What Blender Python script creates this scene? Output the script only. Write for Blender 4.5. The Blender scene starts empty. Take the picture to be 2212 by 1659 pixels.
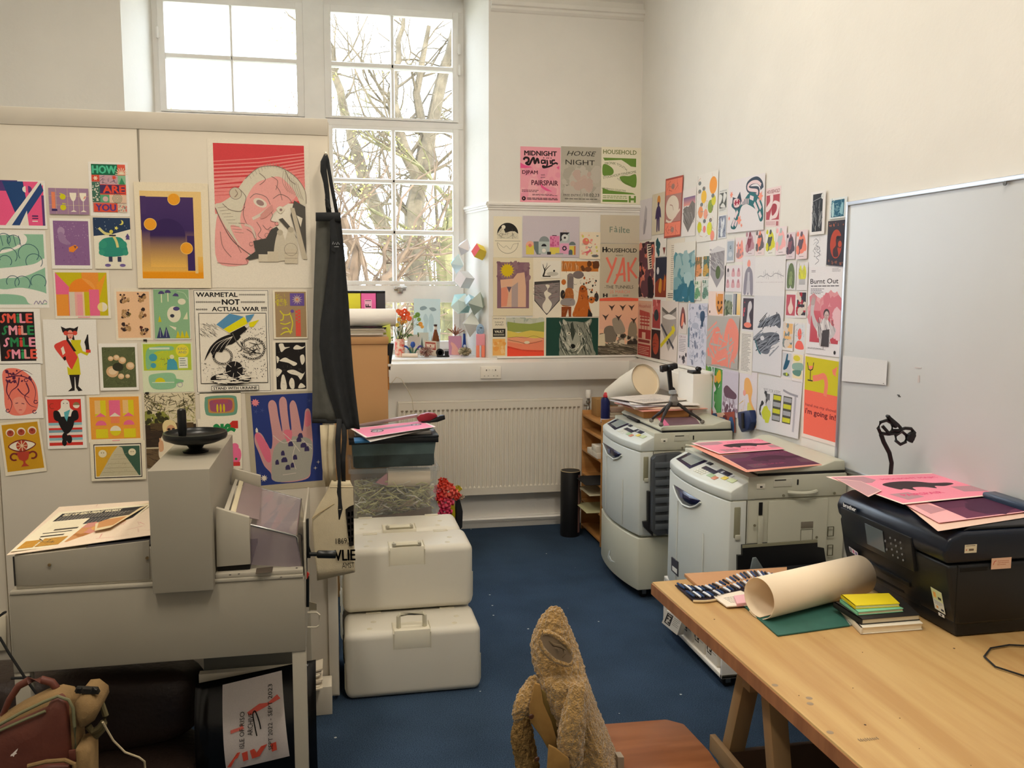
import bpy, bmesh, math, random
from mathutils import Vector, Matrix, noise
C = bpy.context.scene.collection
PI = math.pi
# ---------------------------------------------------------------- camera
CAM_Z, FPX = 1.83, 1897.5
_y, _t, _r = math.radians(11.429), math.radians(-6.439), math.radians(0.1865)
_f = Vector((math.sin(_y)*math.cos(_t), math.cos(_y)*math.cos(_t), math.sin(_t)))
_ri0 = Vector((math.cos(_y), -math.sin(_y), 0)); _u0 = _ri0.cross(_f)
_ri = _ri0*math.cos(_r)+_u0*math.sin(_r); _u = -_ri0*math.sin(_r)+_u0*math.cos(_r)
cd = bpy.data.cameras.new('camera'); cam = bpy.data.objects.new('camera', cd); C.objects.link(cam)
cam.matrix_world = Matrix(((_ri.x,_u.x,-_f.x,0),(_ri.y,_u.y,-_f.y,0),(_ri.z,_u.z,-_f.z,CAM_Z),(0,0,0,1)))
cd.sensor_fit = 'HORIZONTAL'; cd.sensor_width = 36; cd.lens = FPX*36/2212; cd.clip_start = .05; cd.clip_end = 200
bpy.context.scene.camera = cam
# ---------------------------------------------------------------- world, sun, exposure
S = bpy.context.scene
w = bpy.data.worlds.new('sky'); S.world = w; w.use_nodes = True
wn = w.node_tree.nodes; wl = w.node_tree.links
bg = wn['Background']; tc = wn.new('ShaderNodeTexCoord'); sp = wn.new('ShaderNodeSeparateXYZ'); rp = wn.new('ShaderNodeValToRGB')
wl.new(tc.outputs['Generated'], sp.inputs[0]); wl.new(sp.outputs['Z'], rp.inputs[0]); wl.new(rp.outputs[0], bg.inputs[0])
rp.color_ramp.elements[0].position = .0; rp.color_ramp.elements[0].color = (.84,.92,1,1)
rp.color_ramp.elements[1].position = .8; rp.color_ramp.elements[1].color = (.62,.79,1,1)
bg.inputs[1].default_value = 10
sd = bpy.data.lights.new('sun', 'SUN'); sd.energy = 5; sd.angle = .02; sd.color = (1,.92,.84)
so = bpy.data.objects.new('sun', sd); C.objects.link(so); so.rotation_euler = (math.radians(50), 0, math.radians(30))
vs = S.view_settings; vs.view_transform = 'Standard'; vs.look = 'None'; vs.gamma = 1; vs.use_curve_mapping = False; vs.exposure = -0.02
S.cycles.max_bounces = 9; S.cycles.diffuse_bounces = 6; S.cycles.transparent_max_bounces = 12
S.cycles.sample_clamp_indirect = 6
# ceiling lamps of the room (strip lights, behind and above the camera)
def lamp_light(x, y, z, sx, sy, e, col=(1,.80,.56)):
    d = bpy.data.lights.new('ceiling_lamp_light','AREA'); d.shape='RECTANGLE'; d.size=sx; d.size_y=sy; d.energy=e; d.color=col
    o = bpy.data.objects.new('ceiling_lamp_light', d); C.objects.link(o); o.location=(x,y,z); return o
LAMPS = [(-.9,1.2),(1.0,1.2),(-.9,4.0),(1.0,4.0)]
for _a,_b in LAMPS: lamp_light(_a,_b,4.28,.28,1.4, 50 if _b<2 else 26, (1,.91,.78))
# light portals at the windows (they emit nothing themselves; they guide the sky light in)
def portal(loc, rot, sx, sy):
    d=bpy.data.lights.new('window_portal','AREA'); d.shape='RECTANGLE'; d.size=sx; d.size_y=sy; d.cycles.is_portal=True
    o=bpy.data.objects.new('window_portal',d); C.objects.link(o); o.location=loc; o.rotation_euler=rot
portal((-.11,7.2,2.65),(math.radians(-90),0,0),2.4,2.9)
# ---------------------------------------------------------------- helpers
YB, XR, YP = 6.42, 2.28, 3.80        # back wall, right wall, pin-board planes
def ray(x, y): return _f + _ri*((x-1106)/FPX) - _u*((y-829.5)/FPX)
def on(ax, val, x, y):               # point on an axis plane seen along a direction measured in the photograph
    d = ray(x, y); i = 'xyz'.index(ax); o = Vector((0,0,CAM_Z)); return o + d*((val-o[i])/d[i])
def X_(h): 
    h=h.lstrip('#'); 
    if len(h)==3: h=''.join(c+c for c in h)
    c=[int(h[i:i+2],16)/255 for i in (0,2,4)]
    return tuple((v/12.92 if v<=.04045 else ((v+.055)/1.055)**2.4) for v in c)+(1,)
MC = {}
def mat(name, col='#ffffff', rough=.6, metal=0, var=.0, scale=8, bump=0, bscale=200, spec=.4, trans=0, alpha=1, emis=0, wood=None, sheen=0, stretch=None, col2=None, ior=1.45):
    if name in MC: return MC[name]
    m = bpy.data.materials.new(name); m.use_nodes=True; n=m.node_tree.nodes; l=m.node_tree.links; p=n['Principled BSDF']
    c = X_(col); p.inputs['Base Color'].default_value=c; p.inputs['Roughness'].default_value=rough; p.inputs['Metallic'].default_value=metal
    p.inputs['Specular IOR Level'].default_value=spec; p.inputs['IOR'].default_value=ior
    if trans: p.inputs['Transmission Weight'].default_value=trans
    if alpha<1: p.inputs['Alpha'].default_value=alpha
    if emis: p.inputs['Emission Color'].default_value=c; p.inputs['Emission Strength'].default_value=emis
    if sheen: p.inputs['Sheen Weight'].default_value=sheen
    co=n.new('ShaderNodeTexCoord'); mp=n.new('ShaderNodeMapping'); l.new(co.outputs['Object'],mp.inputs[0])
    if stretch: mp.inputs['Scale'].default_value=stretch
    if var or col2:
        t=n.new('ShaderNodeTexNoise'); t.inputs['Scale'].default_value=scale; t.inputs['Detail'].default_value=6; l.new(mp.outputs[0],t.inputs['Vector'])
        r=n.new('ShaderNodeValToRGB'); l.new(t.outputs['Fac'],r.inputs[0])
        a=X_(col2) if col2 else tuple(v*(1-var) for v in c[:3])+(1,)
        r.color_ramp.elements[0].position=.35; r.color_ramp.elements[1].position=.65
        r.color_ramp.elements[0].color=a; r.color_ramp.elements[1].color=c if col2 else tuple(min(1,v*(1+var)) for v in c[:3])+(1,)
        l.new(r.outputs[0],p.inputs['Base Color'])
    if bump:
        t2=n.new('ShaderNodeTexNoise'); t2.inputs['Scale'].default_value=bscale; t2.inputs['Detail'].default_value=3; l.new(mp.outputs[0],t2.inputs['Vector'])
        b=n.new('ShaderNodeBump'); b.inputs['Strength'].default_value=bump; b.inputs['Distance'].default_value=.01; l.new(t2.outputs['Fac'],b.inputs['Height']); l.new(b.outputs[0],p.inputs['Normal'])
    MC[name]=m; return m
def M(col, rough=.6, **k): return mat('paint_'+col.strip('#')+f'_{int(rough*100)}', col, rough, **k)
# printed paper: the ink colour of every printed shape is a colour attribute, the paper grain is procedural
def print_mat(name='printed_paper', rough=.75, grain=.04):
    if name in MC: return MC[name]
    m=bpy.data.materials.new(name); m.use_nodes=True; n=m.node_tree.nodes; l=m.node_tree.links; p=n['Principled BSDF']
    a=n.new('ShaderNodeAttribute'); a.attribute_name='ink'; t=n.new('ShaderNodeTexNoise'); t.inputs['Scale'].default_value=240
    co=n.new('ShaderNodeTexCoord'); l.new(co.outputs['Object'],t.inputs['Vector'])
    mr=n.new('ShaderNodeMapRange'); mr.inputs['To Min'].default_value=1-grain*3; mr.inputs['To Max'].default_value=1+grain*1.5; l.new(t.outputs['Fac'],mr.inputs[0])
    mx=n.new('ShaderNodeMix'); mx.data_type='RGBA'; mx.blend_type='MULTIPLY'; mx.inputs[0].default_value=1
    l.new(a.outputs['Color'],mx.inputs[6]); l.new(mr.outputs[0],mx.inputs[7]); l.new(mx.outputs[2],p.inputs['Base Color'])
    p.inputs['Roughness'].default_value=rough; p.inputs['Specular IOR Level'].default_value=.25
    MC[name]=m; return m
WM = {}                                  # world matrices of created objects
def _link(o, parent, mw):
    C.objects.link(o); WM[o.name]=mw
    if parent is not None: o.parent=parent; o.matrix_basis=WM[parent.name].inverted()@mw
    else: o.matrix_basis=mw
    return o
def tag(o, label=None, cat=None, group=None, kind=None):
    if label: o['label']=label
    if cat: o['category']=cat
    if group: o['group']=group
    if kind: o['kind']=kind
    return o
def thing(name, label, cat, loc=(0,0,0), rz=0, group=None):
    o=bpy.data.objects.new(name,None); o.empty_display_size=.05
    _link(o,None,Matrix.Translation(loc)@Matrix.Rotation(rz,4,'Z')); return tag(o,label,cat,group)
class MB:
    """collects shapes in world coordinates (or around the origin for things that are placed later)"""
    def __init__(s): s.v=[]; s.f=[]; s.m=[]; s.sm=[]; s.c=[]; s.mi=0; s.smooth=False; s.col=None
    def add(s, vs, fs, smooth=None):
        b=len(s.v); s.v+= [Vector(v) for v in vs]
        for f in fs: s.f.append([b+i for i in f]); s.m.append(s.mi); s.sm.append(s.smooth if smooth is None else smooth); s.c.append(s.col)
        return s
    def box(s,x0,x1,y0,y1,z0,z1):
        return s.add([(x0,y0,z0),(x1,y0,z0),(x1,y1,z0),(x0,y1,z0),(x0,y0,z1),(x1,y0,z1),(x1,y1,z1),(x0,y1,z1)],[(0,3,2,1),(4,5,6,7),(0,1,5,4),(1,2,6,5),(2,3,7,6),(3,0,4,7)],False)
    def prism(s, pts, d):                # pts: 3D polygon, d: extrusion vector
        d=Vector(d); n=len(pts); a=[Vector(p) for p in pts]; b=[p+d for p in a]
        return s.add(a+b,[tuple(range(n)),tuple(range(2*n-1,n-1,-1))]+[(i,(i+1)%n,n+(i+1)%n,n+i)[::-1] for i in range(n)],False)
    def tube(s, pts, r, n=8, cap=True, r1=None):
        pts=[Vector(p) for p in pts]; L=len(pts); rings=[]; up=None
        for i,p in enumerate(pts):
            t=(pts[min(i+1,L-1)]-pts[max(i-1,0)]); t=t.normalized() if t.length>1e-9 else Vector((0,0,1))
            if up is None: up=Vector((0,0,1)) if abs(t.z)<.9 else Vector((1,0,0))
            a=t.cross(up); a=a.normalized() if a.length>1e-6 else t.orthogonal().normalized(); b=t.cross(a).normalized(); up=-b if False else up
            rr=(r[i] if isinstance(r,(list,tuple)) else (r if r1 is None else r+(r1-r)*i/(L-1)))
            rings.append([p+(a*math.cos(2*PI*k/n)+b*math.sin(2*PI*k/n))*rr for k in range(n)])
        vs=[v for q in rings for v in q]; fs=[]
        for i in range(L-1):
            for k in range(n): fs.append((i*n+k,i*n+(k+1)%n,(i+1)*n+(k+1)%n,(i+1)*n+k))
        s.add(vs,fs,True)
        if cap: b=len(s.v)-L*n; s.f.append([b+k for k in range(n)][::-1]); s.f.append([b+(L-1)*n+k for k in range(n)]); s.m+=[s.mi]*2; s.sm+=[False]*2; s.c+=[s.col]*2
        return s
    def lathe(s, prof, c=(0,0,0), n=24, axis='z', smooth=True):
        c=Vector(c); vs=[]; L=len(prof)
        for r,h in prof:
            for k in range(n):
                a=2*PI*k/n; x,y=r*math.cos(a),r*math.sin(a)
                vs.append(c+(Vector((x,y,h)) if axis=='z' else Vector((h,x,y)) if axis=='x' else Vector((y,h,x))))
        fs=[(i*n+k,i*n+(k+1)%n,(i+1)*n+(k+1)%n,(i+1)*n+k) for i in range(L-1) for k in range(n)]
        s.add(vs,fs,smooth); b=len(s.v)-L*n
        for ring,rev in ((0,True),(L-1,False)):
            if prof[ring][0]>1e-5:
                q=[b+ring*n+k for k in range(n)]; s.f.append(q[::-1] if rev else q); s.m.append(s.mi); s.sm.append(False); s.c.append(s.col)
        return s
    def grid(s, fn, nu, nv, smooth=True):
        vs=[fn(i/nu,j/nv) for j in range(nv+1) for i in range(nu+1)]
        return s.add(vs,[(j*(nu+1)+i,j*(nu+1)+i+1,(j+1)*(nu+1)+i+1,(j+1)*(nu+1)+i) for j in range(nv) for i in range(nu)],smooth)
    def loft(s, rings, cap=True, smooth=True):
        n=len(rings[0]); L=len(rings); vs=[Vector(p) for q in rings for p in q]
        s.add(vs,[(i*n+k,i*n+(k+1)%n,(i+1)*n+(k+1)%n,(i+1)*n+k) for i in range(L-1) for k in range(n)],smooth)
        if cap:
            b=len(s.v)-L*n
            for q in ([b+k for k in range(n)][::-1],[b+(L-1)*n+k for k in range(n)]): s.f.append(q); s.m.append(s.mi); s.sm.append(False); s.c.append(s.col)
        return s
    def slab(s, ax, val, px, th):        # polygon measured in the photo on an axis plane, with thickness th along that axis
        d=Vector((0,0,0)); d['xyz'.index(ax)]=th; return s.prism([on(ax,val,x,y) for x,y in px], d)
    def build(s, name, mats, parent=None, bevel=0, seg=2, sharp=40, sub=0, solid=0, weld=False, disp=None, loc=None):
        me=bpy.data.meshes.new(name); me.from_pydata([tuple(v) for v in s.v],[],s.f)
        if not isinstance(mats,(list,tuple)): mats=[mats]
        for m in mats: me.materials.append(m)
        me.polygons.foreach_set('material_index', s.m); me.polygons.foreach_set('use_smooth', s.sm)
        if any(c is not None for c in s.c):
            at=me.color_attributes.new('ink','FLOAT_COLOR','CORNER'); d=[]
            for p,c in zip(me.polygons,s.c):
                for k in range(p.loop_total): d+= list(c[k] if isinstance(c[0],(tuple,list)) else c) if c else [.8,.8,.8,1]
            at.data.foreach_set('color', d)
        else:
            bm=bmesh.new(); bm.from_mesh(me)
            if weld: bmesh.ops.remove_doubles(bm,verts=bm.verts,dist=1e-5)
            if not solid: bmesh.ops.recalc_face_normals(bm,faces=bm.faces)
            if bevel:
                ed=[e for e in bm.edges if len(e.link_faces)==2 and e.calc_face_angle(0)>.5 and e.calc_length()>bevel*.8]
                r=bmesh.ops.bevel(bm,geom=ed,offset=bevel,segments=seg,profile=.5,affect='EDGES',clamp_overlap=True)
                for f in bm.faces: f.smooth=True
            for e in bm.edges:
                if len(e.link_faces)==2 and e.calc_face_angle(0)>math.radians(sharp): e.smooth=False
            bm.to_mesh(me); bm.free()
        if parent is not None: mw=WM[parent.name]
        else:
            xs=[v.co for v in me.vertices]
            mw=Matrix.Translation(loc if loc is not None else (sum(v.x for v in xs)/len(xs), sum(v.y for v in xs)/len(xs), min(v.z for v in xs)))
        me.transform(mw.inverted()); o=bpy.data.objects.new(name,me)
        _link(o,parent,mw)
        if solid: q=o.modifiers.new('thick','SOLIDIFY'); q.thickness=solid; q.offset=0
        if sub: q=o.modifiers.new('smooth','SUBSURF'); q.levels=sub; q.render_levels=sub
        if disp:
            tx=bpy.data.textures.new(name,'CLOUDS'); tx.noise_scale=disp[1]; tx.noise_depth=1
            q=o.modifiers.new('fold','DISPLACE'); q.texture=tx; q.strength=disp[0]; q.mid_level=.5
        return o
def struct(o): o['kind']='structure'; return o
def copy_tree(o, parent=None):
    c=o.copy(); C.objects.link(c)
    if parent is not None: c.parent=parent
    for ch in [x for x in C.objects if x.parent==o]: copy_tree(ch,c)
    return c
TC={}
def textmesh(t, bold=0, shear=0):
    k=(t,bold,shear)
    if k not in TC:
        cu=bpy.data.curves.new('t','FONT'); cu.body=t; cu.offset=bold*.45; cu.shear=shear; cu.resolution_u=2; cu.size=1
        o=bpy.data.objects.new('t',cu); me=bpy.data.meshes.new_from_object(o)
        vs=[(v.co.x,v.co.y) for v in me.vertices]; fs=[tuple(p.vertices) for p in me.polygons]
        xs=[v[0] for v in vs] or [0]; ys=[v[1] for v in vs] or [0]
        x0,x1,y0,y1=min(xs),max(xs),min(ys),max(ys)
        TC[k]=([((a-x0)/max(1e-6,x1-x0),(b-y0)/max(1e-6,y1-y0)) for a,b in vs],fs,(x1-x0)/max(1e-6,(y1-y0)))
        bpy.data.objects.remove(o); bpy.data.curves.remove(cu); bpy.data.meshes.remove(me)
    return TC[k]
class Sheet(MB):
    """a printed sheet: u runs to the right, v runs down, both 0..1; shapes are inks on it"""
    def __init__(s, TL, TR, BR, BL, paper='#f3efe6', th=.0004, lift=0, normal=None, seed=1, fn=None):
        super().__init__(); s.q=[Vector(p) for p in (TL,TR,BR,BL)]; _n=(s.q[3]-s.q[0]).cross(s.q[1]-s.q[0]).normalized(); s.q[2]-=_n*(s.q[2]-s.q[0]).dot(_n)   # sheets are plane
        s.n=(s.q[3]-s.q[0]).cross(s.q[1]-s.q[0]).normalized() if normal is None else Vector(normal).normalized()
        s.A=(((s.q[3]-s.q[0]).length+(s.q[2]-s.q[1]).length)/((s.q[1]-s.q[0]).length+(s.q[2]-s.q[3]).length))
        s.off=lift+th; s.rng=random.Random(seed); s.w=(s.q[1]-s.q[0]).length; s.fn=fn
        s.col=X_(paper); s.prism([s.q[i]+s.n*lift for i in (3,2,1,0)], s.n*th); s.off+=4e-5
    def P(s,u,v): a=s.q[0].lerp(s.q[1],u); b=s.q[3].lerp(s.q[2],u); return a.lerp(b,v)+s.n*s.off
    def _c(s,c): s.col=X_(c) if isinstance(c,str) else c; s.off+=4e-5
    def cl(s,p): return (min(1,max(0,p[0])),min(1,max(0,p[1])))
    def poly(s,pts,c,clip=True):
        s._c(c); pts=[s.cl(p) for p in pts] if clip else pts
        if len(pts)>2: s.add([s.P(*p) for p in pts][::-1],[tuple(range(len(pts)))],False)
        return s
    def rect(s,u0,v0,u1,v1,c): return s.poly([(u0,v0),(u1,v0),(u1,v1),(u0,v1)],c)
    def ell(s,u,v,ru,rv,c,a0=0,a1=360,rot=0,n=28):
        r=math.radians(rot); pts=[]
        full=abs(a1-a0)>=360
        for k in range(n if full else n+1):
            a=math.radians(a0+(a1-a0)*k/n); x,y=ru*math.cos(a),rv*s.A*math.sin(a)
            x,y=x*math.cos(r)-y*math.sin(r),x*math.sin(r)+y*math.cos(r); pts.append((u+x,v+y/s.A))
        return s.poly(pts,c)
    def circ(s,u,v,r,c,**k): return s.ell(u,v,r,r/s.A,c,**k)
    def line(s,pts,wd,c,taper=False):
        s._c(c); L=len(pts)
        q=[(p[0],p[1]*s.A) for p in pts]; l=[];r=[]
        for i,p in enumerate(q):
            a=q[max(0,i-1)]; b=q[min(L-1,i+1)]; dx,dy=b[0]-a[0],b[1]-a[1]; d=math.hypot(dx,dy) or 1; h=wd/2*(1-.75*i/(L-1) if taper else 1)
            l.append(s.cl((p[0]-dy/d*h,(p[1]+dx/d*h)/s.A))); r.append(s.cl((p[0]+dy/d*h,(p[1]-dx/d*h)/s.A)))
        vs=[s.P(*p)+s.n*(4e-6*(k%L)) for k,p in enumerate(l+r)]; s.add(vs,[(i,i+1,L+i+1,L+i) for i in range(L-1)],False); return s
    def arc(s,u,v,r,a0,a1,wd,c,n=18):
        return s.line([(u+r*math.cos(math.radians(a0+(a1-a0)*k/n)),v+r*math.sin(math.radians(a0+(a1-a0)*k/n))/s.A) for k in range(n+1)],wd,c)
    def curve(s,pts,wd,c,n=6,taper=False):       # catmull-rom through pts
        o=[]; P=[pts[0]]+list(pts)+[pts[-1]]
        for i in range(1,len(P)-2):
            for k in range(n):
                t=k/n; o.append(tuple(.5*((2*P[i][j])+(-P[i-1][j]+P[i+1][j])*t+(2*P[i-1][j]-5*P[i][j]+4*P[i+1][j]-P[i+2][j])*t*t+(-P[i-1][j]+3*P[i][j]-3*P[i+1][j]+P[i+2][j])*t**3) for j in (0,1)))
        o.append(P[-1]); return s.line(o,wd,c,taper) if wd else o
    def blob(s,pts,c): # smooth closed outline
        P=list(pts); n=len(P); o=[]
        for i in range(n):
            a,b,d,e=P[i-1],P[i],P[(i+1)%n],P[(i+2)%n]
            for k in range(5):
                t=k/5; o.append(tuple(.5*(2*b[j]+(-a[j]+d[j])*t+(2*a[j]-5*b[j]+4*d[j]-e[j])*t*t+(-a[j]+3*b[j]-3*d[j]+e[j])*t**3) for j in (0,1)))
        return s.poly(o,c)
    def grad(s,u0,v0,u1,v1,c0,c1,n=1):
        s._c(c0); a=X_(c0); b=X_(c1)
        pts=[s.P(u0,v0),s.P(u0,v1),s.P(u1,v1),s.P(u1,v0)]; s.col=(a,b,b,a)
        s.add(pts,[(0,1,2,3)],False); s.col=X_(c0); return s
    def text(s,t,u,v,h,c,w=None,bold=0,shear=0,al='c',rot=0,arcf=None):   # v = middle line, h = cap height share of sheet height
        vs,fs,asp=textmesh(t,0,shear); s._c(c); hh=h*s.A; ww=w if w else asp*hh
        x0={'c':u-ww/2,'l':u,'r':u-ww}[al]; ro=math.radians(rot); P=[]
        for k,(ox,oy) in enumerate(((0,0),) if not bold else ((-1,0),(1,0),(0,-1),(0,1))):
            P=[]; s.off+=6e-6
            for a,b in vs:
                x,y=x0+a*ww-u+ox*bold*hh*1.6,(.5-b)*hh+oy*bold*hh*1.1
                if arcf: y+=arcf(a)*s.A
                x,y=x*math.cos(ro)-y*math.sin(ro),x*math.sin(ro)+y*math.cos(ro)
                P.append(s.P(*s.cl((u+x,v+y/s.A))))
            s.add(P,fs,False)
        return s
    def lines(s,u0,v0,u1,v1,n,c,th=.35,jit=.3):  # rows of tiny unreadable copy
        s._c(c); dv=(v1-v0)/n
        for i in range(n):
            x=u0; e=u1-(u1-u0)*s.rng.random()*jit
            while x<e:
                x2=min(e,x+(u1-u0)*(.06+.1*s.rng.random())); v=v0+i*dv
                s.add([s.P(x,v),s.P(x,v+dv*th),s.P(x2,v+dv*th),s.P(x2,v)],[(0,1,2,3)],False); x=x2+(u1-u0)*.02
        return s
    def scat(s,u0,v0,u1,v1,n,sz,cols,kind='blob',ang=None,asp=1):
        R=s.rng
        for c in cols:
            s._c(c)
            for i in range(max(1,n//len(cols))):
                s.off+=4e-6; u,v=u0+R.random()*(u1-u0),v0+R.random()*(v1-v0); z=sz*(.5+R.random()); a0=R.random()*6.28 if ang is None else math.radians(ang)+(R.random()-.5)*.5
                if kind=='blob':
                    k=7; pts=[s.cl((u+z*asp*(.5+.6*R.random())*math.cos(2*PI*j/k)*math.cos(a0)-z*(.5+.6*R.random())*math.sin(2*PI*j/k)*math.sin(a0),v+(z*asp*math.cos(2*PI*j/k)*math.sin(a0)+z*(.6+.4*R.random())*math.sin(2*PI*j/k)*math.cos(a0))/s.A)) for j in range(k)]
                    s.add([s.P(*p) for p in pts],[tuple(range(k))],False)
                else:
                    dx,dy=math.cos(a0)*z,math.sin(a0)*z; wv=z*.09
                    p=[(u-dx-dy*.09,v+(-dy+dx*.09)/s.A),(u+dx-dy*.05,v+(dy+dx*.05)/s.A),(u+dx+dy*.05,v+(dy-dx*.05)/s.A),(u-dx+dy*.09,v+(-dy-dx*.09)/s.A)]
                    s.add([s.P(*s.cl(q)) for q in p],[(0,1,2,3)],False)
        return s
    def star(s,u,v,r,n,c,ri=.5,rot=0):
        return s.poly([(u+(r if k%2==0 else r*ri)*math.cos(PI*k/n+rot),v+(r if k%2==0 else r*ri)*math.sin(PI*k/n+rot)/s.A) for k in range(2*n)],c)
    def done(s,name,label,cat,group=None,parent=None,mat_=None):
        o=s.build(name,mat_ or print_mat(),parent)
        if parent is None: tag(o,label,cat,group)
        return o
LIFT=[0]
def wallsheet(plane, quad, paper='#f3efe6', seed=1, lift=None, tilt=0):
    """sheet on a wall; quad = (x0,y0,x1,y1) with level edges, or four photo corners TL,TR,BR,BL"""
    ax,val={'board':('y',YP),'back':('y',YB),'right':('x',XR),'wb':('x',XR-.018)}[plane]
    if len(quad)==4 and not isinstance(quad[0],tuple):
        x0,y0,x1,y1=quad
        if ax=='y':
            a=on(ax,val,x0,y0); b=on(ax,val,x1,y1); q=[Vector((a.x,val,a.z)),Vector((b.x,val,a.z)),Vector((b.x,val,b.z)),Vector((a.x,val,b.z))]
        else:
            a=on(ax,val,x0,y0); a2=on(ax,val,x0,y1); b=on(ax,val,x1,y0); q=[Vector((val,a.y,a.z)),Vector((val,b.y,a.z)),Vector((val,b.y,a2.z)),Vector((val,a.y,a2.z))]
    else: q=[on(ax,val,*p) for p in quad]
    n=Vector((0,-1,0)) if ax=='y' else Vector((-1,0,0))
    LIFT[0]=(LIFT[0]+1)%3
    if tilt: q[2]=q[2]+n*tilt; q[3]=q[3]+n*tilt*.7; n=None
    s=Sheet(*q,paper=paper,lift=(.0006+LIFT[0]*.0022 if lift is None else lift),normal=n if n is not None else None,seed=seed)
    return s
# ================================================================ ROOM
wall_m = mat('wall_plaster','#e4e1da',.85,var=.02,scale=3,bump=.12,bscale=35)
wall_r = wall_m
gloss_w = mat('gloss_white_wood','#e6e3dc',.35,var=.02,scale=5)
frame_m = mat('window_paint','#eceae6',.45,var=.03,scale=6)
def carpet():
    m=bpy.data.materials.new('navy_carpet'); m.use_nodes=True; n=m.node_tree.nodes; l=m.node_tree.links; p=n['Principled BSDF']
    co=n.new('ShaderNodeTexCoord')
    t=n.new('ShaderNodeTexNoise'); t.inputs['Scale'].default_value=260; t.inputs['Detail'].default_value=5; l.new(co.outputs['Object'],t.inputs[0])
    r=n.new('ShaderNodeValToRGB'); l.new(t.outputs['Fac'],r.inputs[0]); r.color_ramp.elements[0].position=.3; r.color_ramp.elements[1].position=.7
    r.color_ramp.elements[0].color=X_('#182534'); r.color_ramp.elements[1].color=X_('#42556c')
    t2=n.new('ShaderNodeTexNoise'); t2.inputs['Scale'].default_value=2.2; t2.inputs['Detail'].default_value=4; l.new(co.outputs['Object'],t2.inputs[0])
    mr=n.new('ShaderNodeMapRange'); mr.inputs['From Min'].default_value=.3; mr.inputs['From Max'].default_value=.7; mr.inputs['To Min'].default_value=.8; mr.inputs['To Max'].default_value=1.2; l.new(t2.outputs['Fac'],mr.inputs[0])
    mx=n.new('ShaderNodeMix'); mx.data_type='RGBA'; mx.blend_type='MULTIPLY'; mx.inputs[0].default_value=1; l.new(r.outputs[0],mx.inputs[6]); l.new(mr.outputs[0],mx.inputs[7])
    v=n.new('ShaderNodeTexVoronoi'); v.inputs['Scale'].default_value=9; v.inputs['Randomness'].default_value=1; l.new(co.outputs['Object'],v.inputs[0])
    lt=n.new('ShaderNodeMath'); lt.operation='LESS_THAN'; lt.inputs[1].default_value=.05; l.new(v.outputs['Distance'],lt.inputs[0])
    wn=n.new('ShaderNodeSeparateColor'); l.new(v.outputs['Color'],wn.inputs[0]); g=n.new('ShaderNodeMath'); g.operation='GREATER_THAN'; g.inputs[1].default_value=.55; l.new(wn.outputs[0],g.inputs[0])
    mu=n.new('ShaderNodeMath'); mu.operation='MULTIPLY'; l.new(lt.outputs[0],mu.inputs[0]); l.new(g.outputs[0],mu.inputs[1])
    mz=n.new('ShaderNodeMix'); mz.data_type='RGBA'; l.new(mu.outputs[0],mz.inputs[0]); l.new(mx.outputs[2],mz.inputs[6]); mz.inputs[7].default_value=X_('#b9bcb8')
    l.new(mz.outputs[2],p.inputs['Base Color']); p.inputs['Roughness'].default_value=.97; p.inputs['Specular IOR Level'].default_value=.1
    b=n.new('ShaderNodeBump'); b.inputs['Strength'].default_value=.5; b.inputs['Distance'].default_value=.004; l.new(t.outputs['Fac'],b.inputs['Height']); l.new(b.outputs[0],p.inputs['Normal'])
    return m
XL, YN, ZC = -3.0, -2.2, 4.35
RL, RR, ZH, ZS = -1.343, 1.12, 3.99, 1.28       # recess left, right, head, sill at the wall face
FL, FR, YF = -1.235, 1.005, 6.95                 # at the window frame
m=MB(); m.box(XL,XR+.25,YN,YB+.3,-.2,0); struct(m.build('floor',carpet()))
m=MB(); m.box(XL-.2,XR+.25,YN-.2,YB+.3,ZC,ZC+.2); struct(m.build('ceiling',wall_m))
m=MB(); m.prism([(RR+.02,YB+.06,3.83),(RR+.02,YB-.5,ZC+.02),(RR+.02,YB+.06,ZC+.02)],(XR-RR,0,0)); struct(m.build('ceiling_slope',wall_m))
m=MB(); m.box(XL-.2,XL,YN-.2,YB+.3,-.2,ZC); struct(m.build('wall_left',wall_m))
m=MB(); m.box(XR,XR+.2,YN-.2,YB+.3,-.2,ZC); struct(m.build('wall_right',wall_m))
m=MB(); m.box(XL-.2,XR+.2,YN-.2,YN,-.2,ZC); struct(m.build('wall_front',wall_m))
m=MB()                                            # back wall with the splayed window recess
YO=7.12
for x0,x1,z0,z1 in ((XL,RL,0,ZC),(RR,XR,0,ZC),(RL,RR,0,ZS-.03),(RL,RR,ZH,ZC)): m.add([(x0,YB,z0),(x1,YB,z0),(x1,YB,z1),(x0,YB,z1)],[(0,1,2,3)],False)
m.add([(RR,YB,0),(FR+.1,YO,0),(FR+.1,YO,ZH),(RR,YB,ZH)][::1],[(0,1,2,3)],False)
m.v[-4:]=[Vector((RR,YB,ZS-.03)),Vector((FR,YF,ZS-.03)),Vector((FR,YF,ZH)),Vector((RR,YB,ZH))]
m.add([(RL,YB,ZS-.03),(FL,YF,ZS-.03),(FL,YF,ZH),(RL,YB,ZH)],[(0,1,2,3)],False)
m.add([(RL,YB,ZH),(RR,YB,ZH),(FR,YF,ZH),(FL,YF,ZH)],[(0,1,2,3)],False)
m.add([(RL,YB,ZS-.03),(RR,YB,ZS-.03),(FR,YF,ZS-.03),(FL,YF,ZS-.03)],[(0,1,2,3)],False)
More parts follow.
